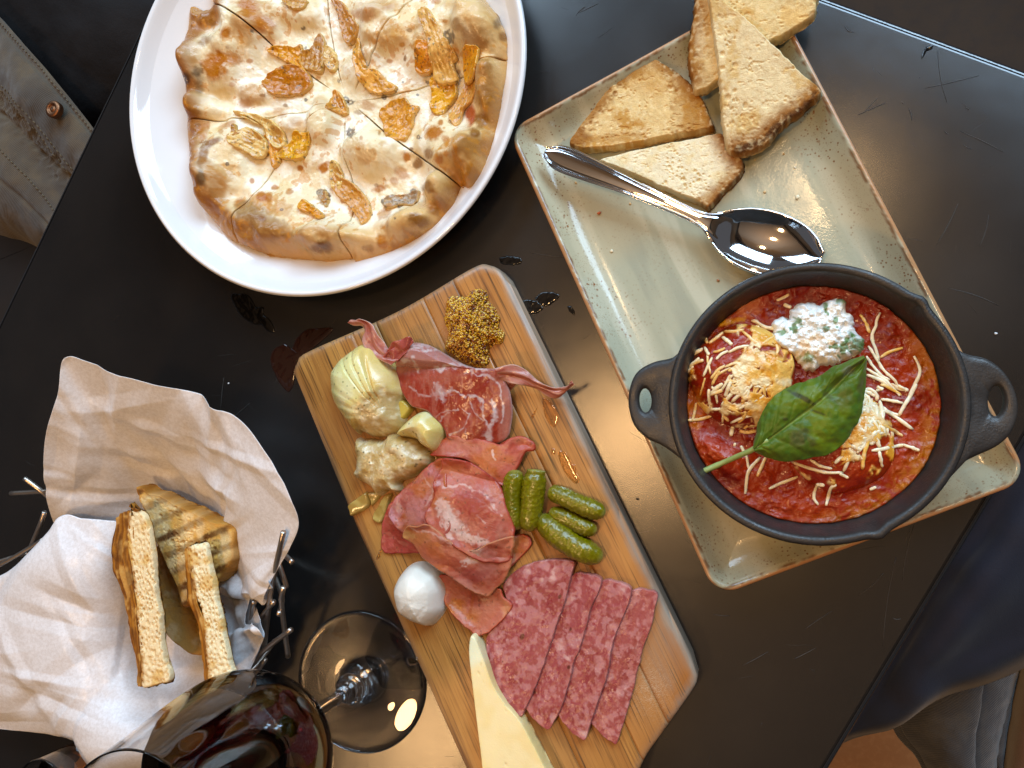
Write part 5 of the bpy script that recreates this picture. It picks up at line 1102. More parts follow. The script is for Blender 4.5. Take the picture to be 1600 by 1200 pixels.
# the large upper slice with a white fat eye
Ybig = [([(690, 762), (720, 758), (750, 770), (772, 790), (785, 805)], 3, .65), ([(690, 785), (700, 800), (715, 825), (735, 842), (758, 850)], 10, .9), ([(683, 790), (690, 815), (705, 838)], 7, .8), ([(745, 806), (757, 818)], 2, .6), ([(735, 792), (760, 790)], 1.5, .4), ([(745, 780), (775, 800)], 1.5, .4)]
for k_ in range(14): Ybig.append(([(722 + k_ * 3, 765 + k_ * 5), (742 + k_ * 3, 771 + k_ * 5)], 1.0, .16))
piece('ham_slice', Zq([(430, 65), (520, 68), (600, 90), (680, 135), (745, 195), (800, 270), (830, 370), (850, 420), (875, 480), (878, 560), (865, 640), (848, 720), (700, 720), (560, 640), (450, 560), (350, 470), (340, 400), (385, 300), (385, 200), (425, 120)]), BT + .0175, BT + .006, .0105,
      ham_col(341, (.50, .135, .09), lines=Ybig, sp=[(700, 735, 30, 14, 10, (.50, .17, .06), .5), (742, 790, 34, 26, 45, (.36, .055, .035), .85), (706, 812, 13, 34, -38, (.80, .56, .46), .95), (690, 790, 9, 14, -20, (.74, .44, .34), .8), (735, 843, 26, 7, 12, (.78, .50, .38), .85), (785, 850, 12, 40, 0, (.54, .24, .17), .6)], rim=(.34, .035, .02), rimw=.0016), 'large round ham slice with a white fatty eye on top of the heap', 'ham slice', HG, hf=und(9, .0018))
# front flap lying over it, torn upper edge
piece('ham_slice', Zq([(178, 545), (180, 575), (250, 615), (300, 690), (380, 750), (450, 790), (500, 830), (600, 920), (680, 958), (720, 935), (790, 860), (840, 760), (858, 690), (875, 580), (850, 560), (720, 600), (640, 640), (560, 615), (480, 570), (430, 530), (350, 475), (290, 488), (220, 490), (190, 515)]), BT + .020, BT + .008, .0115,
      ham_col(351, (.52, .17, .10), lines=[([(725, 880), (740, 868), (755, 862)], 9, .8), ([(640, 822), (680, 838), (720, 856), (745, 858)], 2.5, .5)], sp=[(650, 840, 34, 14, 25, (.50, .19, .07), .8), (700, 835, 40, 8, 25, (.42, .10, .05), .7), (720, 915, 40, 14, 20, (.60, .28, .20), .6), (760, 880, 20, 30, 0, (.55, .22, .17), .6), (635, 835, 14, 8, 0, (.56, .30, .12), .8), (740, 900, 26, 14, 0, (.40, .09, .07), .6), (742, 872, 14, 10, -30, (.80, .55, .42), .8), (690, 870, 40, 18, 30, (.46, .12, .06), .5)], rim=(.50, .22, .10)),
      'torn ham flap folded over the front of the heap, orange along its upper edge', 'ham slice', HG, hf=und(11, .0016), jag=.0009)

# prosciutto: one folded slice with two thin curling tails
m_pros = mat('prosciutto', attr=True, rough=.26, rough_var=(120, .16, .4), spec=.55, sss=.25, sss_r=(1, .3, .2), sss_scale=.003, bump=(('noise', 300, .12, .0005), ('noise', 1400, .15, .0003)))
pros = empty('prosciutto', W([(710, 620)], BT)[0], 'folded prosciutto slice with marbled fat and two curling tails on the board', 'prosciutto')
PL = [([(612, 566), (640, 563), (652, 580)], 7, .9), ([(612, 568), (625, 550), (650, 545), (680, 547)], 4, .85), ([(680, 573), (700, 568), (730, 575), (760, 578)], 5, .85), ([(640, 540), (668, 538)], 6, .6), ([(614, 590), (620, 615), (640, 634)], 3, .7), ([(684, 598), (690, 612), (692, 620)], 9, .6), ([(680, 615), (700, 608)], 10, .45),
      ([(700, 606), (720, 614), (742, 617)], 3, .7), ([(742, 617), (750, 632), (754, 655), (762, 670)], 2.5, .7), ([(768, 627), (772, 650), (764, 680), (762, 694)], 6, .85), ([(760, 680), (764, 690)], 7, .8), ([(728, 585), (760, 586), (775, 600), (785, 630), (783, 660)], 2.5, .7), ([(700, 640), (720, 638), (735, 650), (725, 668), (705, 675)], 2, .6),
      ([(690, 660), (700, 645)], 1.8, .5), ([(735, 620), (742, 645), (752, 660)], 1.5, .5), ([(640, 600), (655, 615), (672, 620)], 3, .5), ([(676, 660), (690, 650), (700, 640)], 1.5, .5), ([(730, 668), (732, 690)], 1.5, .5), ([(770, 625), (775, 650)], 2, .6), ([(698, 682), (715, 690)], 2, .6)]
def pros_col(x, y, z, px, py, *a): return pros_col0(x, y, z, px, py, *a) * np.array([.66, .74, .84])
def pros_col0(x, y, z, px, py, *a):
    D = a[0]
    lo = fbm(x, y, 60, 3, 401); hi = fbm(x, y, 380, 4, 402); wx = 9 * fbm(x, y, 110, 4, 403); wy = 9 * fbm(x, y, 110, 4, 404)
    c = full(len(x), (.38, .055, .03)); c = blend(c, (.48, .12, .07), .7 * ss(lo + .3 * hi, 0, .35)); c = blend(c, (.27, .022, .012), .6 * ss(-lo, .1, .4))
    c = blend(c, (.50, .22, .17), .85 * ss((575 - py) + (px - 700) * -.16, -4, 10)); c = blend(c, (.50, .19, .13), .75 * ss(px, 775, 790))
    c = fat(c, px + wx, py + wy, PL, (.78, .58, .50)); st = fbm(x, y * .3, 500, 3, 433); c = blend(c, (.56, .20, .13), .35 * ss(st, .05, .3)); c = blend(c, (.72, .48, .40), .5 * (1 - ss(D, .0001, .0009))); return c
Pm = Zp([(60, 250), (85, 190), (120, 130), (200, 70), (300, 82), (400, 128), (500, 188), (600, 243), (700, 272), (800, 276), (880, 285), (920, 330), (950, 400), (975, 470), (990, 600), (975, 720), (955, 800), (900, 855), (800, 885), (700, 880), (600, 862), (490, 832), (470, 770), (435, 715), (380, 660), (330, 612), (260, 590), (200, 572), (150, 520), (100, 440), (62, 350)])
PC = W([(715, 620)], BT + .014)[0, :2]
slab('slice_body', Pm, BT + .0125, lambda x, y: BT + .0052 + .0068 * np.exp(-(np.hypot(x - PC[0], y - PC[1]) / .034) ** 4) + .0014 * fbm(x, y, 50, 3, 405), lambda x, y, D: .0014 + 0 * x, m_pros, pros, n=360, rings=100, redge=.0014, colf=pros_col, side=3, hf=lambda x, y, D: .0004 * fbm(x, y, 130, 3, 406) + .00015 * fbm(x, y, 500, 2, 406))
slab('slice_underside', [(PCx * .86 + 715 * .14, PCy * .86 + 618 * .14) for PCx, PCy in Pm], BT + .010, BT - .0002, .0060, m_pros, pros, n=120, rings=10, redge=.002, colf=pros_col, side=3)
# upper fold lying across the top like a roll
slab('upper_fold', Zp([(62, 255), (90, 185), (130, 110), (200, 68), (300, 80), (400, 126), (500, 186), (600, 240), (690, 270), (700, 285), (560, 292), (470, 285), (400, 290), (250, 275), (150, 255)]), BT + .0160, BT + .0085, lambda x, y, D: .0045 + .0035 * ss(D, 0, .006), m_pros, pros, n=200, rings=40, redge=.0022, colf=pros_col, side=2, hf=lambda x, y, D: .0005 * fbm(x, y, 60, 3, 407))
def ribbon(name, A, B, parent, m, nr=90, nc=24, th=.00035, cf=None, disp=None):
    A = np.array(A, float); B = np.array(B, float); mid_ = (A + B) / 2; mid_[:, 2] += .0015
    sheet(name, np.stack([A, mid_, B], 1), m, parent, nr=nr, nc=nc, th=th, colf=cf, disp=disp)
def tail_col(x, y, z, px, py, u_, v_):
    c = full(len(x), (.46, .19, .15)); c = blend(c, (.30, .07, .05), .75 * ss(vn(v_ * 9, u_ * 5, 0, 4) + .5 * fbm(x, y, 160, 3, 411), -.1, .5)); c = blend(c, (.62, .40, .34), .5 * ss(vn(v_ * 16, u_ * 4, 0, 8), .2, .7)); return blend(c, (.66, .46, .40), .7 * ss(np.abs(v_ - .5), .38, .5)) * .85
td = lambda u_, v_, S: .0012 * np.sin(u_ * 14 + v_ * 5) * np.abs(v_ - .5) * 2 - .0018 * np.exp(-((v_ - .5 - .2 * np.sin(u_ * 7)) / .16) ** 2) + .0006 * fbm(S[..., 0], S[..., 1], 200, 3, 9)
ribbon('curled_tail', [(543, 504, .025), (556, 508, .025), (566, 514, .026), (568, 530, .028), (574, 548, .030), (590, 561, .032), (612, 570, .032)], [(549, 499, .027), (565, 499, .031), (577, 504, .033), (587, 520, .033), (600, 534, .030), (611, 548, .030), (632, 552, .032)], pros, m_pros, cf=tail_col, disp=td)
ribbon('curled_tail', [(598, 560, .031), (606, 560, .031), (616, 564, .032), (622, 566, .033)], [(606, 541, .033), (622, 532, .036), (640, 526, .037), (646, 534, .036)], pros, m_pros, nr=40, cf=lambda x, y, z, px, py, u_, v_: full(len(x), (.30, .075, .06)), disp=td)
ribbon('curled_tail', [(772, 576, .034), (800, 570, .032), (822, 578, .030), (840, 594, .027), (856, 603, .026), (868, 607, .026), (882, 605, .029), (894, 598, .034)], [(782, 596, .030), (800, 598, .029), (816, 601, .027), (832, 608, .024), (850, 615, .022), (868, 621, .021), (882, 618, .021), (897, 602, .030)], pros, m_pros, nr=90, cf=tail_col, disp=td)
ribbon('curled_tail', [(786, 590, .026), (798, 591, .026), (811, 595, .026)], [(792, 616, .021), (800, 608, .021), (810, 597, .023)], pros, m_pros, nr=20, cf=tail_col)

# cornichons
m_pick = mat('pickle', attr=True, rough=.24, spec=.5, sss=.12, sss_r=(.6, 1, .2), sss_scale=.002, coat=.2, coat_rough=.1, rough_var=(300, .15, .4), bump=(('noise', 900, .35, .0005),))
def pickle(P, r, label, seed, cut=False):
    Q = cat_open(W(P), 70); n, k = 70, 44; t = np.linspace(0, 1, n); T = np.gradient(Q, axis=0); T /= np.linalg.norm(T, axis=1, keepdims=True)
    R = r * np.clip(1 - (2 * np.abs(t - .5)) ** 5.0, 0, 1) ** .5 * (1 + .05 * np.sin(5 * t + seed)) * (1 - .12 * (t - .4))
    if cut: R = np.where(t < .06, r * .82 * np.clip(t / .004, .0, 1), R)
    R[0] = R[-1] = .00005
    th = np.linspace(0, 2 * np.pi, k, endpoint=False); V = []
    for i in range(n):
        a = np.cross(T[i], [0, 0, 1]); a /= np.linalg.norm(a); b = np.cross(a, T[i])
        V.append(Q[i] + R[i] * (np.cos(th)[:, None] * a + np.sin(th)[:, None] * b))
    V = np.array(V); L_ = t[:, None] * np.linalg.norm(Q[-1] - Q[0]) + 0 * th; U_ = th[None] * r + 0 * t[:, None]
    c = cells(L_, U_, 520, seed); bumps = (1 - ss(c, .05, .5)) * ss(vn(L_ * 200, U_ * 200, 0, seed), -.5, .2); c2 = cells(L_, U_, 260, seed + 3); bumps = bumps + .9 * (1 - ss(c2, .05, .35))
    nrm = V - Q[:, None]; nrm /= np.linalg.norm(nrm, axis=2, keepdims=True) + 1e-12; w_ = np.clip(R / r, 0, 1)[:, None]
    V = V + nrm * ((.00042 * bumps * w_ + .0004 * vn(L_ * 120, U_ * 120, 0, seed + 1) * w_)[..., None])
    F = gridF(n, k, True); F = F[:, ::-1]; px, py = PX(V.reshape(-1, 3))
    c = full(n * k, (.125, .112, .012)); c = blend(c, (.22, .195, .03), .7 * np.clip(bumps.ravel(), 0, 1)); c = blend(c, (.085, .085, .01), .6 * ss(vn(L_.ravel() * 60, U_.ravel() * 60, 0, seed + 2), 0, .6)); c = blend(c, (.30, .28, .10), .6 * ss(np.abs(np.repeat(t, k) - .5), .43, .5))
    o = mk('cornichon', V.reshape(-1, 3), F, m_pick, None, c); tag(o, label, 'pickle', 'cornichons clustered on the board'); return o
z_ = BT + .0062
pickle([(806, 733, z_), (802, 765, z_), (803, 800, z_), (810, 828, z_)], .0058, 'leftmost cornichon, standing upright in the photo beside the ham', 1)
pickle([(838, 733, z_ + .002), (835, 760, z_ + .002), (830, 795, z_ + .002), (824, 830, z_ + .001)], .0068, 'thick cornichon with a cut flat top, second from the ham', 2, True)
pickle([(856, 767, z_ + .001), (880, 776, z_ + .001), (915, 792, z_ + .001), (946, 803, z_ + .001)], .0056, 'cornichon pointing right, uppermost of the three right ones', 3)
pickle([(858, 798, z_ - .0008), (880, 808, z_ - .0008), (908, 822, z_ - .0008), (933, 829, z_ - .0008)], .0049, 'thinnest cornichon, lying between two larger ones', 4)
pickle([(842, 806, z_), (868, 832, z_), (900, 855, z_), (942, 873, z_)], .0070, 'longest curved cornichon nearest the salami slices', 5)

# mozzarella
m_moz = mat('mozzarella', (.80, .74, .64), rough=.38, spec=.4, sss=.3, sss_r=(1, .9, .8), sss_scale=.004, coat=.2, bump=(('noise', 350, .3, .0006),))
MZ = Zq([(118, 890), (140, 820), (180, 768), (230, 735), (290, 728), (350, 760), (395, 785), (425, 830), (443, 890), (440, 960), (430, 1030), (390, 1090), (340, 1135), (290, 1125), (220, 1095), (160, 1050), (130, 980)])
def moz_h(x, y, D):
    px, py = PX(np.stack([x.ravel(), y.ravel(), np.full(x.size, .033)], 1)); px = px.reshape(x.shape); py = py.reshape(x.shape)
    h = .0007 * fbm(x, y, 150, 4, 501) * ss(py, 890, 950) + .0008 * fbm(x, y, 45, 2, 502)
    cr = seg_dist(px + 2 * fbm(x, y, 300, 2, 5), py, [(667, 948), (660, 956), (650, 968)]); return h - .0003 * np.exp(-(cr / 2.5) ** 2)
o = slab('mozzarella_ball', MZ, .030, BT - .0004, lambda x, y, D: .006 + .0185 * np.clip(1 - (1 - np.clip(D / .0175, 0, 1)) ** 2.1, 0, 1) ** .6, m_moz, n=160, rings=70, redge=.006, hf=moz_h, floor=BT + .001)
tag(o, 'small white mozzarella ball at the left edge of the board above the glass foot', 'mozzarella')

# cheese wedge
m_chs = mat('hard_cheese', attr=True, rough=.42, spec=.4, sss=.25, sss_r=(1, .8, .4), sss_scale=.004, bump=(('noise', 300, .15, .0006), ('noise', 1200, .2, .0003)))
CHs = [(733, 996), (741, 994), (748, 1008), (758, 1033), (771, 1070), (790, 1100), (812, 1125), (832, 1160), (850, 1196), (872, 1240), (860, 1256), (800, 1262), (757, 1262), (752, 1200), (746, 1150), (741, 1110), (735, 1060), (731, 1020)]
def chs_c(x, y, z, px, py, D):
    c = full(len(x), (.80, .66, .36)); c = blend(c, (.84, .74, .47), .6 * ss(fbm(x, y, 50, 3, 511), -.1, .3)); c = blend(c, (.80, .82, .62), .8 * ss(1042 - py - .4 * (px - 735), -10, 10)); c = blend(c, (.55, .40, .16), .25 * (1 - ss(cells(x, y, 160, 4), .05, .13)) * ss(fbm(x, y, 50, 2, 6), .1, .3))
    return blend(c, (.76, .55, .24), .5 * (1 - ss(D, 0, .002)))
o = slab('cheese_wedge', CHs, BT + .011, BT - .0002, .0112, m_chs, n=200, rings=50, redge=.0008, colf=chs_c, smooth_out=True, jag=.0003, hf=lambda x, y, D: .0003 * fbm(x, y, 60, 3, 7) - .0005 * (1 - ss(cells(x, y, 160, 4), .05, .15)) * ss(fbm(x, y, 50, 2, 6), .1, .3), side=4, sidew=.0003)
tag(o, 'long pale wedge of hard cheese cut off by the bottom of the photograph', 'cheese')

# salami: four slices folded in half, overlapping like shingles
m_sal = mat('salami', attr=True, rough=.34, rough_var=(120, .15, .5), spec=.5, sss=.2, sss_r=(1, .4, .3), sss_scale=.002, bump=(('noise', 500, .35, .0006), ('noise', 1500, .25, .0003)))
def sal_col(seed, holes):
    def f(x, y, z, px, py, D):
        c = full(len(x), (.33, .080, .080)); c = blend(c, (.25, .042, .042), .7 * ss(fbm(x, y, 110, 4, seed), -.05, .3))
        wx = .0009 * fbm(x, y, 220, 2, seed + 1); wy = .0009 * fbm(x, y, 220, 2, seed + 2)
        k1 = (1 - ss(cells(x + 2 * wx, y + 2 * wy, 120, seed + 3) + .5 * fbm(x, y, 170, 3, seed + 4), .12, .38)) * ss(fbm(x, y, 60, 2, seed + 15), -.2, .25); k2 = ss(fbm(x + wx, y + wy, 270, 4, seed + 5), .04, .30); k3 = ss(fbm(x, y, 420, 4, seed + 7), .05, .35)
        c = blend(c, (.58, .31, .30), .78 * np.maximum(.9 * k1, .6 * k2)); c = blend(c, (.50, .22, .20), .5 * k3); c = blend(c, (.66, .45, .40), .65 * k1 * k2)
        c = spots(c, px, py, [(a, b, r * .7, r, 20, (.10, .02, .015), .9) for a, b, r in holes], wob=.4 * fbm(x, y, 500, 2, 3)); c = blend(c, (.56, .28, .22), .5 * (1 - ss(D, .0001, .0007))); return c * np.array([.84, .80, .82])
    return f
Zs = lambda L: zm(L, 3.748, 740, 860)
SAL = [([(930, 238), (1000, 232), (1075, 262), (1062, 340), (1040, 450), (1000, 560), (975, 650), (955, 720), (942, 800), (915, 880), (890, 980), (865, 1060), (835, 1142), (800, 1130), (760, 1110), (690, 1040), (640, 980), (660, 800), (760, 500), (850, 300)], [(910, 690, 5)], 'salami slice farthest right, nearest the board edge'),
       ([(750, 185), (850, 188), (920, 220), (915, 290), (880, 380), (830, 500), (800, 620), (780, 740), (742, 850), (715, 930), (690, 1000), (655, 1107), (610, 1090), (560, 1060), (495, 980), (460, 900), (480, 780), (560, 560), (660, 330)], [], 'salami slice third from the cheese wedge'),
       ([(580, 145), (660, 142), (745, 165), (730, 250), (690, 330), (660, 440), (630, 560), (592, 650), (570, 740), (540, 850), (510, 930), (480, 990), (440, 1047), (380, 1020), (310, 950), (260, 860), (320, 640), (430, 420), (500, 260)], [(568, 462, 13), (556, 685, 15), (358, 830, 14)], 'salami slice second from the cheese wedge, with two round holes'),
       ([(590, 65), (500, 55), (440, 58), (380, 66), (320, 82), (270, 102), (200, 158), (160, 215), (180, 300), (140, 400), (72, 500), (62, 560), (75, 640), (90, 710), (112, 770), (145, 835), (180, 890), (230, 940), (285, 965), (305, 930), (330, 880), (380, 760), (430, 620), (475, 480), (520, 350), (548, 255), (572, 150)], [(505, 270, 17), (285, 505, 20), (170, 650, 6)], 'widest salami slice, lying on top next to the cheese wedge')]
for i, (P, hl, lab) in enumerate(SAL):
    P = Zs(P); zt = BT + .003 + .0016 * i; Hh = Zs([(a, b) for a, b, r in hl]) if hl else []; hp = [(h[0], h[1], r / 3.748) for h, (a, b, r) in zip(Hh, hl)]
    e0 = W(P, zt)[:, :2]; xr = e0 @ np.array([-TB[0], -TB[1]])
    def bs(x, y, i=i, P=P):
        px, py = PX(np.stack([x.ravel(), y.ravel(), np.full(x.size, BT + .004)], 1)); s = (px + .42 * py).reshape(x.shape); s0, s1 = min(a + .42 * b for a, b in P), max(a + .42 * b for a, b in P)
        return BT + .0002 + (.0052 * (s - s0) / (s1 - s0)) * (1 if i else .3) + .0002 * i
    slab_o = piece('salami_slice', P, BT + .006, 0, .0019, sal_col(520 + 20 * i, hp), lab + ', folded in half', 'salami slice', 'folded salami slices fanned on the board', base=bs, redge=.0006, jag=.0007, rings=110, n=420,
          hf=lambda x, y, D, i=i: .0004 * fbm(x, y, 90, 3, 600 + i) + .00025 * fbm(x, y, 500, 3, 610 + i), m=m_sal, floor=BT)
print('board done')
# ------------------------------------------------------------------ wire basket, paper and grilled bread
m_wire = mat('brushed_wire', (.56, .48, .41), metallic=1, rough=.34, var=((60, .5, (.30, .24, .20), .4, .7),), bump=(('noise', 900, .15, .0003),))
basket = empty('wire_basket', W([(250, 950)], 0)[0], 'bread basket of tangled metal rods lined with white paper', 'basket')
RODS = [((443, 831, .078), (424, 920, .055), (412, 1020, .02)), ((395, 828, .05), (443, 866, .052), (457, 879, .055)), ((432, 870, .05), (440, 894, .050), (448, 918, .046)), ((443, 918, .062), (440, 945, .050), (450, 1026, .024)),
        ((455, 984, .056), (425, 1006, .045), (385, 1040, .03)), ((428, 940, .05), (410, 962, .04), (392, 986, .03)), ((397, 940, .05), (394, 960, .04), (390, 985, .03)), ((17, 771, .05), (68, 768, .05), (120, 765, .05)), ((38, 747, .056), (68, 770, .05), (90, 790, .04)),
        ((-20, 893, .05), (20, 872, .05), (70, 842, .05)), ((-15, 882, .045), (30, 868, .04), (60, 860, .03)), ((415, 960, .03), (405, 1010, .02), (398, 1050, .01)), ((430, 1000, .02), (400, 1040, .03), (375, 1060, .04)), ((420, 880, .01), (440, 930, .03), (436, 960, .05)),
        ((80, 1010, .01), (40, 900, .03), (70, 800, .05)), ((120, 1080, .003), (260, 1090, .003), (400, 1010, .006)), ((150, 830, .003), (260, 820, .003), (370, 880, .004)), ((110, 900, .003), (240, 960, .003), (380, 970, .003)),
         ((360, 770, .055), (410, 830, .05), (430, 900, .04)), ((415, 1030, .03), (380, 1075, .02), (340, 1100, .01))]
for P in RODS:
    a = W(P); a[:, :2] += 0; tube('rod', a, .0016, m_wire, basket, k=12, n=14)

m_paper = mat('greaseproof_paper', (.88, .88, .91), rough=.38, spec=.6, var=((500, .5, (.70, .67, .66), .42, .6), (1100, .3, (.66, .64, .64), .45, .6)), bump=(('noise', 1300, .10, .0003),), trans_sheet=.2, rough_var=(700, .25, .45))
def creases(seed, amp, lines=()):
    def f(u_, v_, S):
        R = np.random.RandomState(seed); h = 0 * u_; mn = S.reshape(-1, 3).min(0); mx = S.reshape(-1, 3).max(0)
        for k in range(80):
            c = mn + R.rand(3) * (mx - mn); a = R.rand() * 3.14; n = np.array([math.cos(a), math.sin(a), R.uniform(-.4, .4)]); w = R.uniform(.003, .013); l = R.uniform(.012, .045)
            d = (S - c) @ n; t = np.linalg.norm(S - c, axis=2)
            h = h + R.choice([-1, 1]) * w * .26 * np.clip(1 - np.abs(d) / w, 0, 1) * np.exp(-(t / l) ** 2)
        return amp * (h * 2.1 + .0022 * fbm(S[..., 0], S[..., 1], 16, 2, seed, S[..., 2]))
    return f
# back sheet: wall of paper standing behind the bread and wrapping round to the right
GA = [[(88, 830, .035), (70, 772, .062), (70, 690, .080), (90, 615, .094), (103, 558, .100), (165, 580, .098), (235, 600, .096), (310, 622, .094), (375, 655, .092), (415, 705, .090), (448, 760, .085), (466, 815, .078), (452, 858, .070), (428, 900, .062), (412, 945, .052)],
      [(110, 832, .034), (105, 790, .052), (105, 720, .066), (130, 660, .078), (150, 625, .082), (200, 640, .082), (262, 660, .080), (320, 690, .078), (350, 722, .076), (372, 765, .074), (395, 810, .072), (418, 850, .069), (420, 885, .066), (410, 910, .060), (405, 935, .052)],
      [(150, 830, .030), (150, 800, .040), (150, 760, .050), (175, 715, .056), (195, 700, .058), (235, 705, .058), (285, 725, .056), (328, 755, .055), (345, 780, .055), (356, 815, .055), (372, 850, .056), (385, 880, .058), (392, 900, .058), (396, 918, .056), (398, 930, .052)],
      [(205, 838, .020), (205, 815, .024), (205, 790, .028), (210, 775, .030), (225, 765, .030), (255, 772, .028), (290, 785, .026), (325, 800, .024), (345, 825, .024), (355, 850, .028), (362, 872, .034), (370, 893, .042), (376, 905, .046), (384, 918, .048), (390, 926, .050)],
      [(235, 880, .010), (235, 860, .010), (240, 845, .010), (245, 840, .010), (250, 835, .010), (270, 835, .010), (290, 840, .010), (310, 850, .010), (325, 865, .012), (335, 880, .016), (345, 895, .022), (352, 905, .030), (358, 912, .034), (364, 920, .038), (372, 928, .042)]]
liner = empty('paper_liner', W([(250, 900)], .01)[0], 'white greaseproof paper sheet standing up behind the grilled bread in the basket', 'paper')
sheet('paper_sheet', GA, m_paper, liner, nr=170, nc=320, th=.00012, disp=creases(31, .7))
GF = [[(412, 945, .052), (380, 925, .050), (345, 915, .046), (330, 912, .042)], [(425, 925, .060), (395, 915, .058), (362, 905, .052), (345, 900, .045)], [(440, 890, .068), (420, 880, .068), (395, 885, .062), (380, 890, .05)]]
sheet('paper_corner', [[(335, 912, .044), (355, 901, .048), (378, 890, .052), (400, 880, .058)], [(352, 921, .045), (375, 915, .050), (398, 908, .055), (415, 898, .060)], [(378, 936, .044), (396, 936, .049), (410, 932, .054), (424, 918, .060)], [(400, 943, .043), (408, 944, .046), (416, 941, .050), (428, 905, .064)]], m_paper, liner, nr=30, nc=30, th=.00012, disp=creases(37, .3))
# front sheet, flopped out of the basket to the left and towards the glass
GB = [[(60, 868, .052), (95, 808, .056), (130, 810, .054), (168, 813, .048), (205, 818, .038), (250, 845, .016), (300, 865, .012), (340, 900, .016), (370, 915, .030), (396, 925, .040)],
      [(-10, 905, .050), (45, 880, .060), (100, 880, .060), (150, 885, .054), (190, 895, .040), (245, 915, .012), (300, 930, .008), (345, 945, .012), (375, 960, .030), (404, 972, .046)],
      [(-60, 945, .045), (10, 945, .056), (75, 950, .056), (135, 955, .050), (185, 965, .036), (245, 985, .010), (300, 995, .008), (350, 1000, .014), (385, 985, .034), (412, 992, .050)],
      [(-100, 1010, .040), (-20, 1010, .050), (45, 1015, .052), (110, 1020, .050), (175, 1030, .038), (245, 1045, .016), (300, 1050, .014), (345, 1040, .020), (375, 1030, .036), (402, 1018, .046)],
      [(-120, 1070, .030), (-40, 1070, .042), (25, 1075, .046), (90, 1080, .048), (160, 1085, .044), (240, 1100, .036), (295, 1095, .034), (335, 1078, .036), (362, 1060, .040), (385, 1046, .042)],
      [(-130, 1110, .018), (-50, 1112, .030), (20, 1118, .036), (80, 1122, .040), (130, 1125, .050), (200, 1145, .052), (270, 1140, .050), (330, 1115, .045), (365, 1080, .042), (388, 1060, .040)],
      [(-140, 1138, .010), (-50, 1134, .022), (20, 1140, .028), (78, 1146, .032), (112, 1154, .044), (150, 1190, .050), (220, 1190, .048), (300, 1160, .040), (360, 1110, .036), (392, 1074, .034)],
      [(-140, 1140, .010), (-50, 1136, .020), (22, 1142, .026), (84, 1149, .028), (121, 1166, .036), (132, 1230, .030), (200, 1250, .025), (300, 1210, .020), (370, 1140, .022), (398, 1085, .028)]]
liner2 = empty('paper_liner', W([(120, 1000)], .01)[0], 'white greaseproof paper sheet flopping out of the basket toward the lower left corner', 'paper')
sheet('paper_sheet', GB, m_paper, liner2, nr=240, nc=280, th=.00012, disp=creases(41, .55))
# curled wave of the front sheet's right edge
sheet('paper_curl', [[(345, 925, .030), (372, 932, .036), (395, 930, .044)], [(350, 975, .024), (372, 990, .030), (392, 976, .040)], [(352, 996, .026), (376, 992, .044), (398, 976, .054)], [(356, 1008, .034), (384, 985, .054), (408, 984, .058)], [(360, 1020, .036), (390, 1000, .052), (412, 998, .052)], [(362, 1050, .034), (385, 1030, .044), (404, 1020, .044)], [(362, 1066, .032), (378, 1056, .038), (386, 1050, .038)]], m_paper, liner2, nr=70, nc=40, th=.00012, disp=creases(43, .25))

Zr = lambda L: zm(L, 3.427, 150, 740)
GG = 'grilled bread pieces in the paper lined basket'
def grill_col(seed, side_px=None, marks=True, crumb=(.72, .56, .30)):
    def f(x, y, z, px, py, D):
        hi = fbm(x, y, 380, 4, seed); c = full(len(x), (.60, .38, .14)); c = blend(c, (.76, .60, .34), .8 * ss(fbm(x, y, 110, 3, seed + 1), -.15, .3)); c = blend(c, (.58, .33, .09), .6 * ss(hi, .05, .4))
        if marks:
            s = (px * .42 + py * .9) / 27 + .12 * hi; q = np.abs(s - np.round(s)); c = blend(c, (.09, .028, .006), .95 * (1 - ss(q, .10, .27)) * (.55 + .45 * ss(fbm(x, y, 60, 3, seed + 2), -.3, .1)))
        d = D; c = blend(c, (.34, .15, .035), .7 * (1 - ss(d, .0005, .004))); return c * (1 + .12 * hi)[:, None]
    return f
TRI = Zr([(188, 75), (230, 68), (270, 95), (350, 115), (440, 160), (540, 200), (640, 245), (740, 262), (775, 310), (768, 380), (760, 460), (720, 520), (650, 590), (600, 560), (560, 640), (520, 700), (460, 720), (430, 620), (380, 520), (330, 420), (280, 320), (250, 230), (215, 160)])
tri_b = W(TRI, .055)[:, :2]; tc_ = tri_b.mean(0)
o = slab('grilled_bread', TRI, .055, lambda x, y: .043 + .02 * (y - tc_[1]) + .10 * (x - tc_[0]), .013, m_bread, n=240, rings=70, redge=.0016, colf=grill_col(701), hf=bread_hf(701, 1.2), jag=.0011, jagf=200, side=7, sidew=.001)
tag(o, 'large triangle of bread with dark grill stripes at the back of the basket', 'grilled bread', GG)
o = slab('grilled_bread', Zr([(650, 560), (700, 530), (760, 470), (790, 440), (830, 470), (845, 510), (760, 550), (690, 590), (650, 600)]), .040, .028, .012, m_bread, n=120, rings=30, redge=.0015, colf=grill_col(711, marks=False), hf=bread_hf(711), jag=.0009, side=4)
tag(o, 'browned bread corner mostly hidden behind the folded paper corner', 'grilled bread', GG)
o = slab('grilled_bread', Zr([(300, 400), (340, 380), (400, 560), (440, 640), (480, 720), (560, 800), (585, 900), (580, 985), (500, 985), (440, 950), (380, 900), (350, 860), (330, 700), (310, 560)]), .034, .020, .013, m_bread, n=160, rings=44, redge=.003, colf=grill_col(721, marks=False), hf=bread_hf(721), jag=.0009, side=4)
tag(o, 'rounded bread piece lying low between the two upright sticks', 'grilled bread', GG)
STK = []
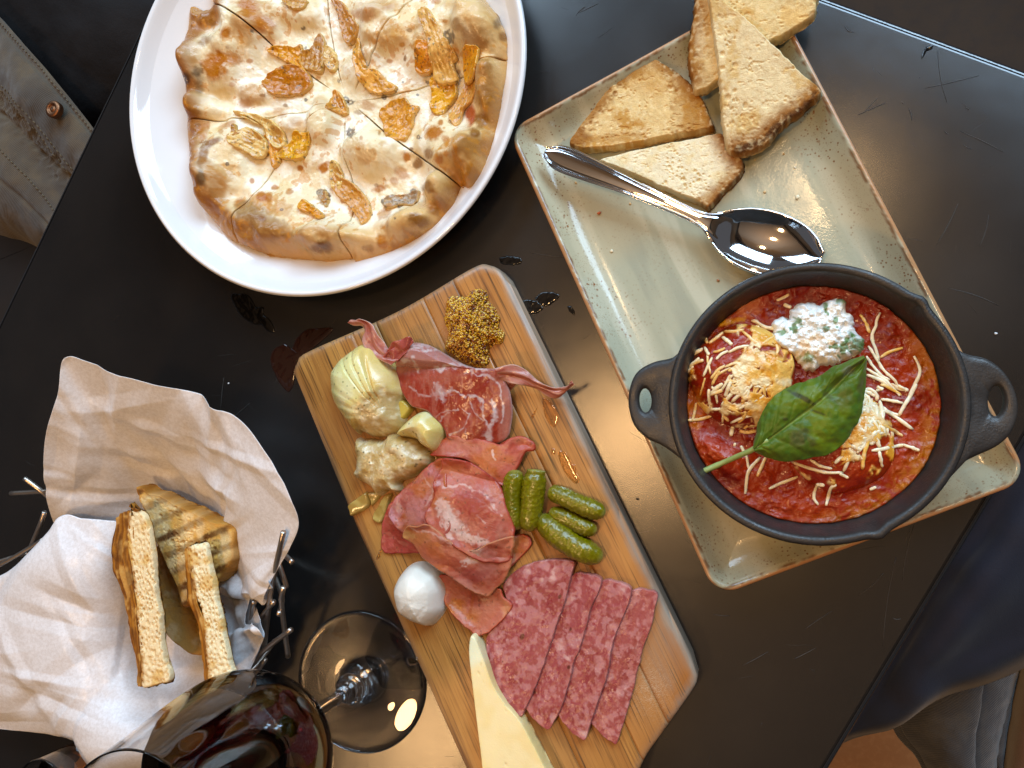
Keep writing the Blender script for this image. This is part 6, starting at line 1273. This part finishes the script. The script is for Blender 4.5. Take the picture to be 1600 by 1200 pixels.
def stick(P, wd, th, label, seed, crustside, cut=(.80, .66, .42)):
    "slice of bread seen on its cut edge: top face crumb, one long flank ridged crust"
    P = np.array(P, float); th = .004
    o = slab('grilled_bread', P, wd, lambda x, y: wd - th + 0 * x, th, m_bread, n=260, rings=60, redge=.0012, hf=lambda x, y, D: bread_hf(seed, 1.3)(x, y, D) - .0011 * (1 - ss(cells(x, y * .75, 420, seed), .1, .4)), jag=.0008, jagf=260, side=8, sidew=.0016, seed=seed,
        colf=lambda x, y, z, px, py, D: stickc(x, y, px, py, D, seed, crustside, cut), centre=None)
    STK.append(o)
    # the slice leans outwards as it goes down into the basket
    O2 = cat_closed(W(P, wd)[:, :2], 120); c2 = O2.mean(0); O2 = c2 + (O2 - c2) * .97; sh = c2 / np.linalg.norm(c2) * .030; R = []
    for t in np.r_[0, np.linspace(.02, 1, 9), 1]: R.append(np.c_[O2 + sh * t, np.full(120, wd - .0035 - .034 * t)])
    R[-1][:, :2] = (c2 + sh) + (R[-1][:, :2] - c2 - sh) * .02; R = np.array(R); V = R.reshape(-1, 3); V[:, :2] += (.0008 * fbm(V[:, 0], V[:, 1], 240, 3, seed, V[:, 2]))[:, None]
    cb = blend(full(len(V), (.46, .25, .08)), (.16, .06, .015), .8 * ss(fbm(V[:, 0], V[:, 1], 120, 3, seed + 3, V[:, 2]), 0, .3)); mk('slice_body', V, gridF(len(R), 120, True)[:, ::-1], m_bread, o, cb)
    return tag(o, label, 'grilled bread', GG)
def stickc(x, y, px, py, D, seed, cs, cut):
    hi = fbm(x, y, 420, 4, seed); c = full(len(x), cut); c = blend(c, (.80, .70, .48), .6 * ss(hi, 0, .35))
    cc = cells(x + .0012 * hi, y * .75, 420, seed); c = blend(c, (.52, .33, .13), .6 * (1 - ss(cc + .15 * hi, .1, .32)))
    d = seg_dist(px, py, cs) + 3 * hi; c = blend(c, (.36, .16, .035), .9 * (1 - ss(d, 2, 8))); c = blend(c, (.13, .045, .01), .6 * (1 - ss(d, 0, 5)) * ss(fbm(x, y, 180, 3, seed + 4), 0, .3)); c = blend(c, (.62, .38, .12), .7 * ss(fbm(x, y, 90, 2, seed + 2), .15, .4))
    c = np.where((D <= 0)[:, None], blend(full(len(x), (.50, .25, .06)), (.25, .10, .025), .6 * ss(fbm(x, y, 160, 3, seed + 9), 0, .3)), c); return c
# the two upright pieces are tilted slices: crust flank (lower, darker) plus crumb top
def flank(P, zt, label_parent, seed, m):
    pass
L1 = Zr([(170, 200), (210, 195), (250, 215), (275, 270), (290, 350), (305, 450), (310, 560), (320, 650), (335, 720), (345, 800), (350, 900), (370, 1000), (395, 1080), (380, 1120), (320, 1135), (250, 1150), (235, 1100), (235, 1000), (225, 900), (215, 800), (210, 720), (200, 620), (185, 500), (165, 400), (160, 300)])
stick(L1, .078, .022, 'long upright grilled bread piece at the left with a ridged brown crust side', 731, Zr([(170, 210), (160, 300), (170, 420), (190, 540), (205, 700), (215, 850), (235, 1000), (235, 1120)]))
st1 = STK[-1]
m_crust = mat('bread_crust', attr=True, rough=.6, spec=.3, bump=(('noise', 700, .5, .0008),))
def crustc(x, y, z, px, py, u_, v_):
    c = full(len(x), (.34, .15, .035)); s = v_ * 5 + .3 * fbm(x, y, 120, 2, 6); q = np.abs(s - np.round(s)); c = blend(c, (.12, .04, .01), .85 * (1 - ss(q, .05, .25))); c = blend(c, (.62, .38, .14), .6 * ss(fbm(x, y, 150, 3, 741), 0, .3)); return blend(c, (.08, .03, .01), .5 * ss(fbm(x, y, 90, 2, 742), .2, .4))
sheet('crust_side', W(np.array([(l + (hh,)) for l, hh in zip(Zr([(205, 192), (170, 200), (135, 215), (105, 260), (215, 185), (172, 290), (125, 340), (92, 360), (215, 400), (170, 420), (125, 450), (82, 440), (215, 500), (185, 540), (140, 560), (100, 540), (230, 650), (202, 660), (170, 670), (150, 650), (240, 800), (212, 800), (185, 790), (172, 760), (250, 900), (226, 900), (200, 890), (190, 860), (260, 1020), (236, 1020), (226, 1010), (222, 990), (265, 1135), (238, 1140), (232, 1130), (228, 1110)]), [.0765, .076, .071, .064] * 9)])).reshape(9, 4, 3), m_crust, st1, nr=140, nc=40, th=.004, world=True,
      disp=lambda u_, v_, S: .0009 * np.sin(v_ * 5 * 6.283) + .0009 * fbm(S[..., 0], S[..., 1], 150, 3, 743), colf=crustc)
L2 = Zr([(478, 400), (500, 385), (545, 378), (582, 378), (595, 430), (610, 500), (630, 580), (645, 680), (665, 760), (680, 850), (700, 940), (720, 1030), (730, 1080), (660, 1110), (595, 1120), (590, 1050), (580, 960), (575, 880), (570, 780), (545, 700), (520, 640), (505, 560), (495, 470)])
stick(L2, .074, .020, 'upright grilled bread piece at the right, pale crumb, its end behind the wine glass', 751, Zr([(490, 400), (495, 470), (510, 560), (530, 680), (570, 800), (580, 900), (590, 1100)]), (.84, .74, .50))
st2 = STK[-1]
sheet('crust_side', W(np.array([(l + (hh,)) for l, hh in zip(Zr([(510, 385), (485, 395), (472, 410), (520, 500), (500, 500), (478, 495), (540, 600), (512, 600), (485, 600), (550, 700), (525, 700), (490, 690), (585, 800), (560, 800), (545, 800), (600, 950), (578, 950), (568, 940), (615, 1110), (592, 1110), (580, 1100)]), [.0725, .072, .066] * 7)])).reshape(7, 3, 3), m_crust, st2, nr=110, nc=24, th=.003, world=True,
      disp=lambda u_, v_, S: .0007 * np.sin(v_ * 3 * 6.283) + .0008 * fbm(S[..., 0], S[..., 1], 150, 3, 753), colf=crustc)

# ------------------------------------------------------------------ wine glass
m_glass = mat('clear_glass', (1, 1, 1), rough=0.0, trans=1.0, ior=1.5)
m_wine = mat('red_wine', (.014, .0005, .0016), rough=0.0, trans=1.0, ior=1.34)
gc = (-.2286, -.1624, 0)
glass = empty('wine_glass', gc, 'stemmed wine glass half full of red wine standing beside the wooden board', 'wine glass')
outer = [(.0006, .0004), (.030, .0004), (.0435, .0006), (.0446, .0013), (.0440, .0019), (.030, .0028), (.015, .0046), (.0085, .0085), (.0072, .0110), (.0086, .0128), (.0100, .0148), (.0086, .0168), (.0064, .0180), (.0062, .0192), (.0074, .0204), (.0062, .0218), (.0044, .0235), (.0038, .030), (.0036, .050), (.0040, .068), (.0060, .078), (.0140, .0845), (.0270, .0935), (.0370, .1055), (.0425, .1190), (.0440, .1330), (.0425, .1500), (.0395, .1700), (.0365, .1900), (.0352, .2010)]
inner = [(.0350, .2016), (.0344, .2010), (.0355, .1900), (.0385, .1700), (.0414, .1500), (.0429, .1330), (.0414, .1195), (.0360, .1066), (.0262, .0952), (.0140, .0872), (.0006, .0845)]
pr = np.vstack([cat_open(outer[:4], 20)[:-1], cat_open(outer[3:], 200)[:-1], cat_open([outer[-1]] + inner[:2], 8)[:-1], cat_open(inner[1:], 110)])
V, F = lathe_arrays(pr, gc, 128); mk('glass_body', V, F, m_glass, glass)
wl = .148
wi = [(r + .0003, z) for r, z in [(.0006, .0842), (.0140, .0870), (.0262, .0950), (.0360, .1064), (.0414, .1193), (.0429, .1330), (.0417, wl)]]
pr = np.vstack([cat_open(wi, 90), [(.0405, wl - .0004), (.030, wl - .0005), (.0006, wl - .0005)]]); V, F = lathe_arrays(pr, gc, 128); mk('wine', V, F, m_wine, glass)
# small tumbler at the lower left corner
tcn = W([(62, 1238)], .062)[0, :2]
tum = empty('tumbler', (tcn[0], tcn[1], 0), 'small round glass of amber drink at the lower left corner of the table', 'glass')
pr = np.vstack([cat_open([(.0006, .0004), (.016, .0004), (.0180, .003), (.0190, .030), (.0200, .061)], 60), cat_open([(.0200, .061), (.0195, .0622), (.0188, .061)], 8)[1:], cat_open([(.0188, .061), (.0178, .030), (.0168, .009), (.013, .0065), (.0006, .006)], 60)[1:]])
V, F = lathe_arrays(pr, (tcn[0], tcn[1], 0), 96); mk('glass_wall', V, F, m_glass, tum)
m_amber = mat('amber_drink', (.45, .16, .03), rough=0, trans=1, ior=1.34)
V, F = lathe_arrays([(.0006, .0058), (.013, .0063), (.0170, .009), (.0180, .030), (.0186, .048), (.0180, .0478), (.0006, .0478)], (tcn[0], tcn[1], 0), 96); mk('drink', V, F, m_amber, tum)

# ------------------------------------------------------------------ people's clothes and seats below the table edge
def denimmat(name, c1, c2, c3):
    m = mat(name, c1, rough=.85, spec=.2, sheen=.2, var=((14, .8, c2, .4, .62), (60, .5, c3, .48, .62), (1400, .5, c2, .45, .6)), bump=(('noise', 120, .3, .002),))
    nt = m.node_tree; N = nt.nodes; L = nt.links; b = N['Principled BSDF']
    tc = [n for n in N if n.type == 'TEX_COORD'][0]; wv = N.new('ShaderNodeTexWave'); wv.inputs['Scale'].default_value = 230; wv.inputs['Distortion'].default_value = 1.5; wv.inputs['Detail'].default_value = 1
    r = N.new('ShaderNodeVectorRotate'); r.rotation_type = 'Z_AXIS'; r.inputs['Angle'].default_value = .9; L.new(tc.outputs['Object'], r.inputs['Vector']); L.new(r.outputs[0], wv.inputs['Vector'])
    old = b.inputs['Base Color'].links[0].from_socket; mx = N.new('ShaderNodeMix'); mx.data_type = 'RGBA'; mr = N.new('ShaderNodeMapRange'); mr.inputs[3].default_value = 0; mr.inputs[4].default_value = .3
    L.new(wv.outputs[1], mr.inputs[0]); L.new(mr.outputs[0], mx.inputs[0]); L.new(old, mx.inputs[6]); mx.inputs[7].default_value = rgb(tuple(min(1, a * 1.6) for a in c1)); L.new(mx.outputs[2], b.inputs['Base Color'])
    bp = N.new('ShaderNodeBump'); bp.inputs['Strength'].default_value = .4; bp.inputs['Distance'].default_value = .0006; L.new(wv.outputs[1], bp.inputs['Height']); ol = b.inputs['Normal'].links[0].from_socket; L.new(ol, bp.inputs['Normal']); L.new(bp.outputs[0], b.inputs['Normal'])
    return m
m_den = denimmat('faded_denim', (.085, .062, .038), (.045, .040, .036), (.125, .086, .042))
jk = empty('denim_jacket', W([(40, 220)], -.08)[0], 'faded grey brown denim jacket with a copper button beyond the left table edge', 'jacket')
J = [[(-90, -60), (-40, -10), (0, 26), (50, 82), (100, 140), (150, 204), (200, 270)], [(-110, 0), (-60, 40), (-15, 85), (30, 140), (75, 190), (128, 245), (180, 310)], [(-130, 60), (-80, 95), (-40, 135), (10, 185), (55, 240), (105, 290), (160, 350)], [(-150, 130), (-100, 160), (-50, 195), (-5, 235), (45, 285), (90, 335), (150, 390)], [(-160, 220), (-110, 250), (-60, 275), (-15, 300), (35, 335), (75, 365), (130, 410)], [(-160, 330), (-110, 340), (-60, 355), (-20, 365), (30, 380), (58, 392), (110, 420)]]
hj = [-.045, -.040, -.050, -.055, -.070, -.10]
def jd(u_, v_, S):
    seam = np.exp(-((u_ - .40 - .03 * np.sin(v_ * 5)) / .012) ** 2) + .8 * np.exp(-((u_ - .70) / .012) ** 2) + np.exp(-((u_ - .04) / .012) ** 2)
    puck = np.abs(fbm(S[..., 0], S[..., 1], 130, 2, 801)) * np.exp(-((u_ - .38) / .06) ** 2)
    return -.0022 * seam - .006 * puck + .006 * np.sin(u_ * 9 + 1) * (.5 + .5 * v_) + .003 * fbm(S[..., 0], S[..., 1], 35, 3, 803)
sheet('jacket_cloth', [[(a, b, hj[i] - .004 * abs(j - 3)) for j, (a, b) in enumerate(r)] for i, r in enumerate(J)], m_den, jk, nr=200, nc=200, th=.002, disp=jd)
m_cop = mat('copper_button', (.22, .10, .05), metallic=1, rough=.45, bump=(('noise', 900, .3, .0003),))
bp_ = W([(86, 172)], -.036)[0]
pr = cat_open([(.0004, .0030), (.0016, .0030), (.0022, .0024), (.0032, .0024), (.0040, .0034), (.0052, .0036), (.0066, .0030), (.0072, .0016), (.0068, -.002)], 50); V, F = lathe_arrays(pr[::-1], bp_, 48); mk('button', V, F, m_cop, jk)
m_thr = mat('thread', (.12, .09, .05), rough=.8)
for P0, P1 in [(((-20, 118), (40, 180), (95, 262)), 26), (((-25, 12), (60, 102), (146, 216)), 40), (((-20, 128), (34, 190), (88, 272)), 26), (((-20, 225), (30, 285), (68, 345)), 24)]:
    PP = W(cat_open([(a, b, -.042) for a, b in P0], P1 * 2))
    import mathutils
    dg = bpy.data.objects['jacket_cloth'].data
    S = np.array([v.co[:] for v in dg.vertices])[:40000] + np.array(jk.location)
    parts = []
    for i in range(0, P1 * 2 - 1, 2):
        a, b = PP[i].copy(), PP[i + 1].copy()
        for p in (a, b):
            px_, py_ = PX(p[None]); k = np.argmin(((S[:, :2] - p[:2]) ** 2).sum(1)); p[2] = S[k, 2] + .0005
        parts.append(tube_arrays(np.array([a, (a + b) / 2, b]), .0005, 5))
    V, F = join_arrays(parts); mk('stitching', V, F, m_thr, jk)
m_black = mat('black_cloth', (.010, .008, .008), rough=.8, spec=.25, var=((20, .5, (.004, .0035, .004), .4, .6),), bump=(('noise', 60, .3, .004), ('noise', 900, .3, .0005)))
o = sheet('black_coat', [[(-200, -200, -.12), (-50, -220, -.10), (120, -220, -.10), (300, -200, -.12)], [(-200, -80, -.10), (-40, -90, -.06), (120, -100, -.055), (290, -60, -.08)], [(-180, 40, -.12), (0, 30, -.07), (140, 40, -.06), (270, 60, -.08)], [(-160, 160, -.16), (40, 150, -.10), (150, 160, -.085), (240, 170, -.10)], [(-120, 300, -.22), (60, 270, -.16), (140, 260, -.14), (220, 260, -.14)]], m_black, nr=100, nc=100, th=.003, disp=lambda u_, v_, S: .008 * fbm(S[..., 0], S[..., 1], 14, 3, 811))
tag(o, 'black coat above the denim jacket at the upper left', 'coat')
m_seat = mat('dark_seat', (.018, .014, .012), rough=.6, var=((8, .5, (.03, .02, .016), .4, .6),))
V = []; 
G = rr_shell(.22, .20, .03, [(.001, -.36), (0, -.30), (.004, -.292), (.012, -.29), (.05, -.29), (.1, -.29), (.1999, -.29)], W([(-60, 420)], -.3)[0][:2], ang); mk('x', G.reshape(-1, 3), gridF(G.shape[0], G.shape[1], True), m_seat).name = 'chair_seat'
tag(bpy.data.objects['chair_seat'], 'dark chair seat under the denim jacket at the left edge', 'chair')
m_navy = mat('navy_cloth', (.009, .011, .022), rough=.75, spec=.3, sheen=.15, var=((9, .7, (.012, .017, .040), .42, .6), (25, .4, (.016, .008, .006), .5, .7)), bump=(('noise', 1200, .3, .0005), ('noise', 40, .2, .003)))
o = sheet('navy_jacket', [[(1560, 640, -.03), (1620, 560, -.02), (1700, 500, -.02), (1800, 460, -.03)], [(1530, 760, -.05), (1590, 720, -.035), (1670, 680, -.03), (1780, 640, -.04)], [(1470, 880, -.06), (1530, 850, -.045), (1610, 820, -.035), (1740, 790, -.04)], [(1410, 1000, -.07), (1465, 960, -.05), (1560, 930, -.04), (1720, 900, -.04)], [(1340, 1090, -.08), (1410, 1050, -.06), (1510, 1010, -.05), (1680, 970, -.045)], [(1280, 1190, -.10), (1390, 1125, -.075), (1480, 1080, -.06), (1640, 990, -.055)], [(1290, 1200, -.12), (1395, 1135, -.10), (1490, 1088, -.09), (1650, 1000, -.08)]], m_navy, nr=140, nc=120, th=.003,
          disp=lambda u_, v_, S: .010 * fbm(S[..., 0], S[..., 1], 11, 3, 821) + .003 * np.sin(v_ * 11 + u_ * 4) * ss(u_, .1, .5))
tag(o, 'dark navy jacket hanging beside the right edge of the table', 'jacket')
m_jean = denimmat('grey_denim', (.060, .058, .056), (.034, .035, .042), (.09, .085, .075))
o = sheet('grey_jeans', [[(1385, 1110, -.14), (1450, 1080, -.12), (1520, 1040, -.12), (1580, 990, -.13), (1625, 940, -.16)], [(1400, 1150, -.145), (1460, 1120, -.115), (1530, 1090, -.115), (1580, 1060, -.14), (1615, 1020, -.18)], [(1425, 1180, -.15), (1475, 1170, -.12), (1530, 1150, -.12), (1565, 1130, -.15), (1590, 1100, -.20)], [(1450, 1225, -.16), (1490, 1220, -.13), (1530, 1210, -.13), (1560, 1200, -.16), (1575, 1190, -.21)], [(1480, 1300, -.17), (1510, 1300, -.14), (1540, 1300, -.14), (1565, 1300, -.17), (1580, 1300, -.22)]], m_jean, nr=150, nc=150, th=.003,
          disp=lambda u_, v_, S: .011 * (1 - np.abs(np.sin(v_ * 9.5 + u_ * 1.5)) ** .5) * -ss(v_, .3, .55) - .002 * np.exp(-((v_ - .03) / .01) ** 2) + .003 * fbm(S[..., 0], S[..., 1], 40, 3, 831))
tag(o, 'folded grey jeans below the navy jacket at the lower right corner', 'jeans')
m_tan = mat('tan_seat', (.30, .135, .050), rough=.5, var=((25, .5, (.22, .09, .03), .4, .62), (200, .3, (.36, .18, .075), .5, .65)), bump=(('noise', 200, .2, .001),))
G = rr_shell(.34, .24, .03, [(.001, -.40), (0, -.32), (.004, -.312), (.012, -.31), (.05, -.31), (.1, -.31), (.2399, -.31)], W([(1560, 1330)], -.31)[0][:2], ang); o = mk('bench_seat', G.reshape(-1, 3), gridF(G.shape[0], G.shape[1], True), m_tan)
tag(o, 'orange brown bench seat below the lower right edge of the table', 'bench')
m_tanc = mat('tan_cloth', (.17, .10, .06), rough=.9, spec=.15, sheen=.3, var=((900, .4, (.11, .06, .035), .45, .6), (20, .3, (.26, .16, .09), .45, .65)), bump=(('noise', 900, .4, .0006),))
o = sheet('tan_sweater', [[(1610, 980, -.16), (1640, 960, -.13), (1720, 950, -.13)], [(1592, 1040, -.17), (1625, 1030, -.13), (1720, 1020, -.12)], [(1577, 1120, -.18), (1610, 1110, -.14), (1720, 1100, -.12)], [(1568, 1200, -.19), (1600, 1200, -.15), (1720, 1200, -.13)], [(1565, 1300, -.20), (1600, 1300, -.16), (1720, 1300, -.14)]], m_tanc, nr=60, nc=40, th=.004, disp=lambda u_, v_, S: .003 * fbm(S[..., 0], S[..., 1], 30, 3, 841))
tag(o, 'tan knitted cloth at the far lower right edge next to the grey jeans', 'cloth')

# ------------------------------------------------------------------ crumbs
CV, CF = ico(2)
def crumb(px_, py_, z, r, colr, label, m=None):
    c = W([(px_, py_)], z + r * .5)[0]; n = CV * r * np.array([1, rng.uniform(.6, 1), .55]); n = n * (1 + .3 * vn(CV[:, 0] * 2, CV[:, 1] * 2, CV[:, 2] * 2, int(px_)))[:, None]
    a = rng.uniform(0, 3); n = n @ np.array([[math.cos(a), -math.sin(a), 0], [math.sin(a), math.cos(a), 0], [0, 0, 1]])
    o = mk('crumb', n + c, CF, m or mat('crumb_%d' % int(px_), colr, rough=.6, bump=(('noise', 900, .4, .0006),))); tag(o, label, 'crumb')
crumb(936, 333, SF, .0013, (.45, .10, .03), 'red brown crumb on the sage plate below the spoon handle')
crumb(1122, 438, SF, .0010, (.36, .16, .07), 'brown crumb on the sage plate left of the spoon bowl')
crumb(1246, 308, SF, .0013, (.75, .68, .48), 'pale crumb on the sage plate right of the small toast')
crumb(956, 392, SF, .0009, (.78, .70, .5), 'pale crumb on the sage plate halfway down its left side')
crumb(1556, 521, 0, .0008, (.8, .8, .8), 'white speck on the table right of the skillet rim')
crumb(357, 599, 0, .0007, (.8, .8, .8), 'white speck on the table above the paper basket')
crumb(996, 780, 0, .0009, (.02, .015, .01), 'black speck on the table between the board and the sage plate')
crumb(601, 394, .010, .0016, (.05, .03, .02), 'burnt crumb at the lower edge of the pizza')
crumb(620, 391, .010, .0009, (.05, .03, .02), 'tiny burnt crumb beside the larger one below the pizza')
crumb(1242, 262, SF, .0007, (.8, .75, .6), 'tiny pale crumb right of the golden toasts')
m_cr = mat('bread_crumb', (.62, .42, .20), rough=.7, bump=(('noise', 900, .5, .0006),))
for x_, y_, lab in [(1180, 250, 'tiny tan bread crumb on the sage plate just below the tall toast triangle'), (1140, 340, 'tiny bread crumb on the sage plate below the brown crust of the small toast'), (1225, 240, 'tiny bread crumb on the sage plate right of the tall toast crust'),
                    (985, 318, 'tiny bread crumb on the sage plate under the middle of the spoon handle'), (1120, 362, 'tiny bread crumb on the sage plate close to the neck of the spoon'), (1262, 200, 'tiny bread crumb on the sage plate near its right rim'), (900, 285, 'tiny bread crumb on the sage plate below the spoon handle end'), (1195, 300, 'tiny bread crumb on the sage plate above the spoon bowl')]:
    crumb(x_, y_, SF, rng.uniform(.0004, .0009), None, lab, m_cr)
for ob in list(scene.objects):
    if ob.type == 'MESH' and ob.parent is None and 'kind' not in ob and 'label' not in ob: print('UNTAGGED', ob.name)
print('all done', len(scene.objects), sum(len(o.data.polygons) for o in scene.objects if o.type == 'MESH'))
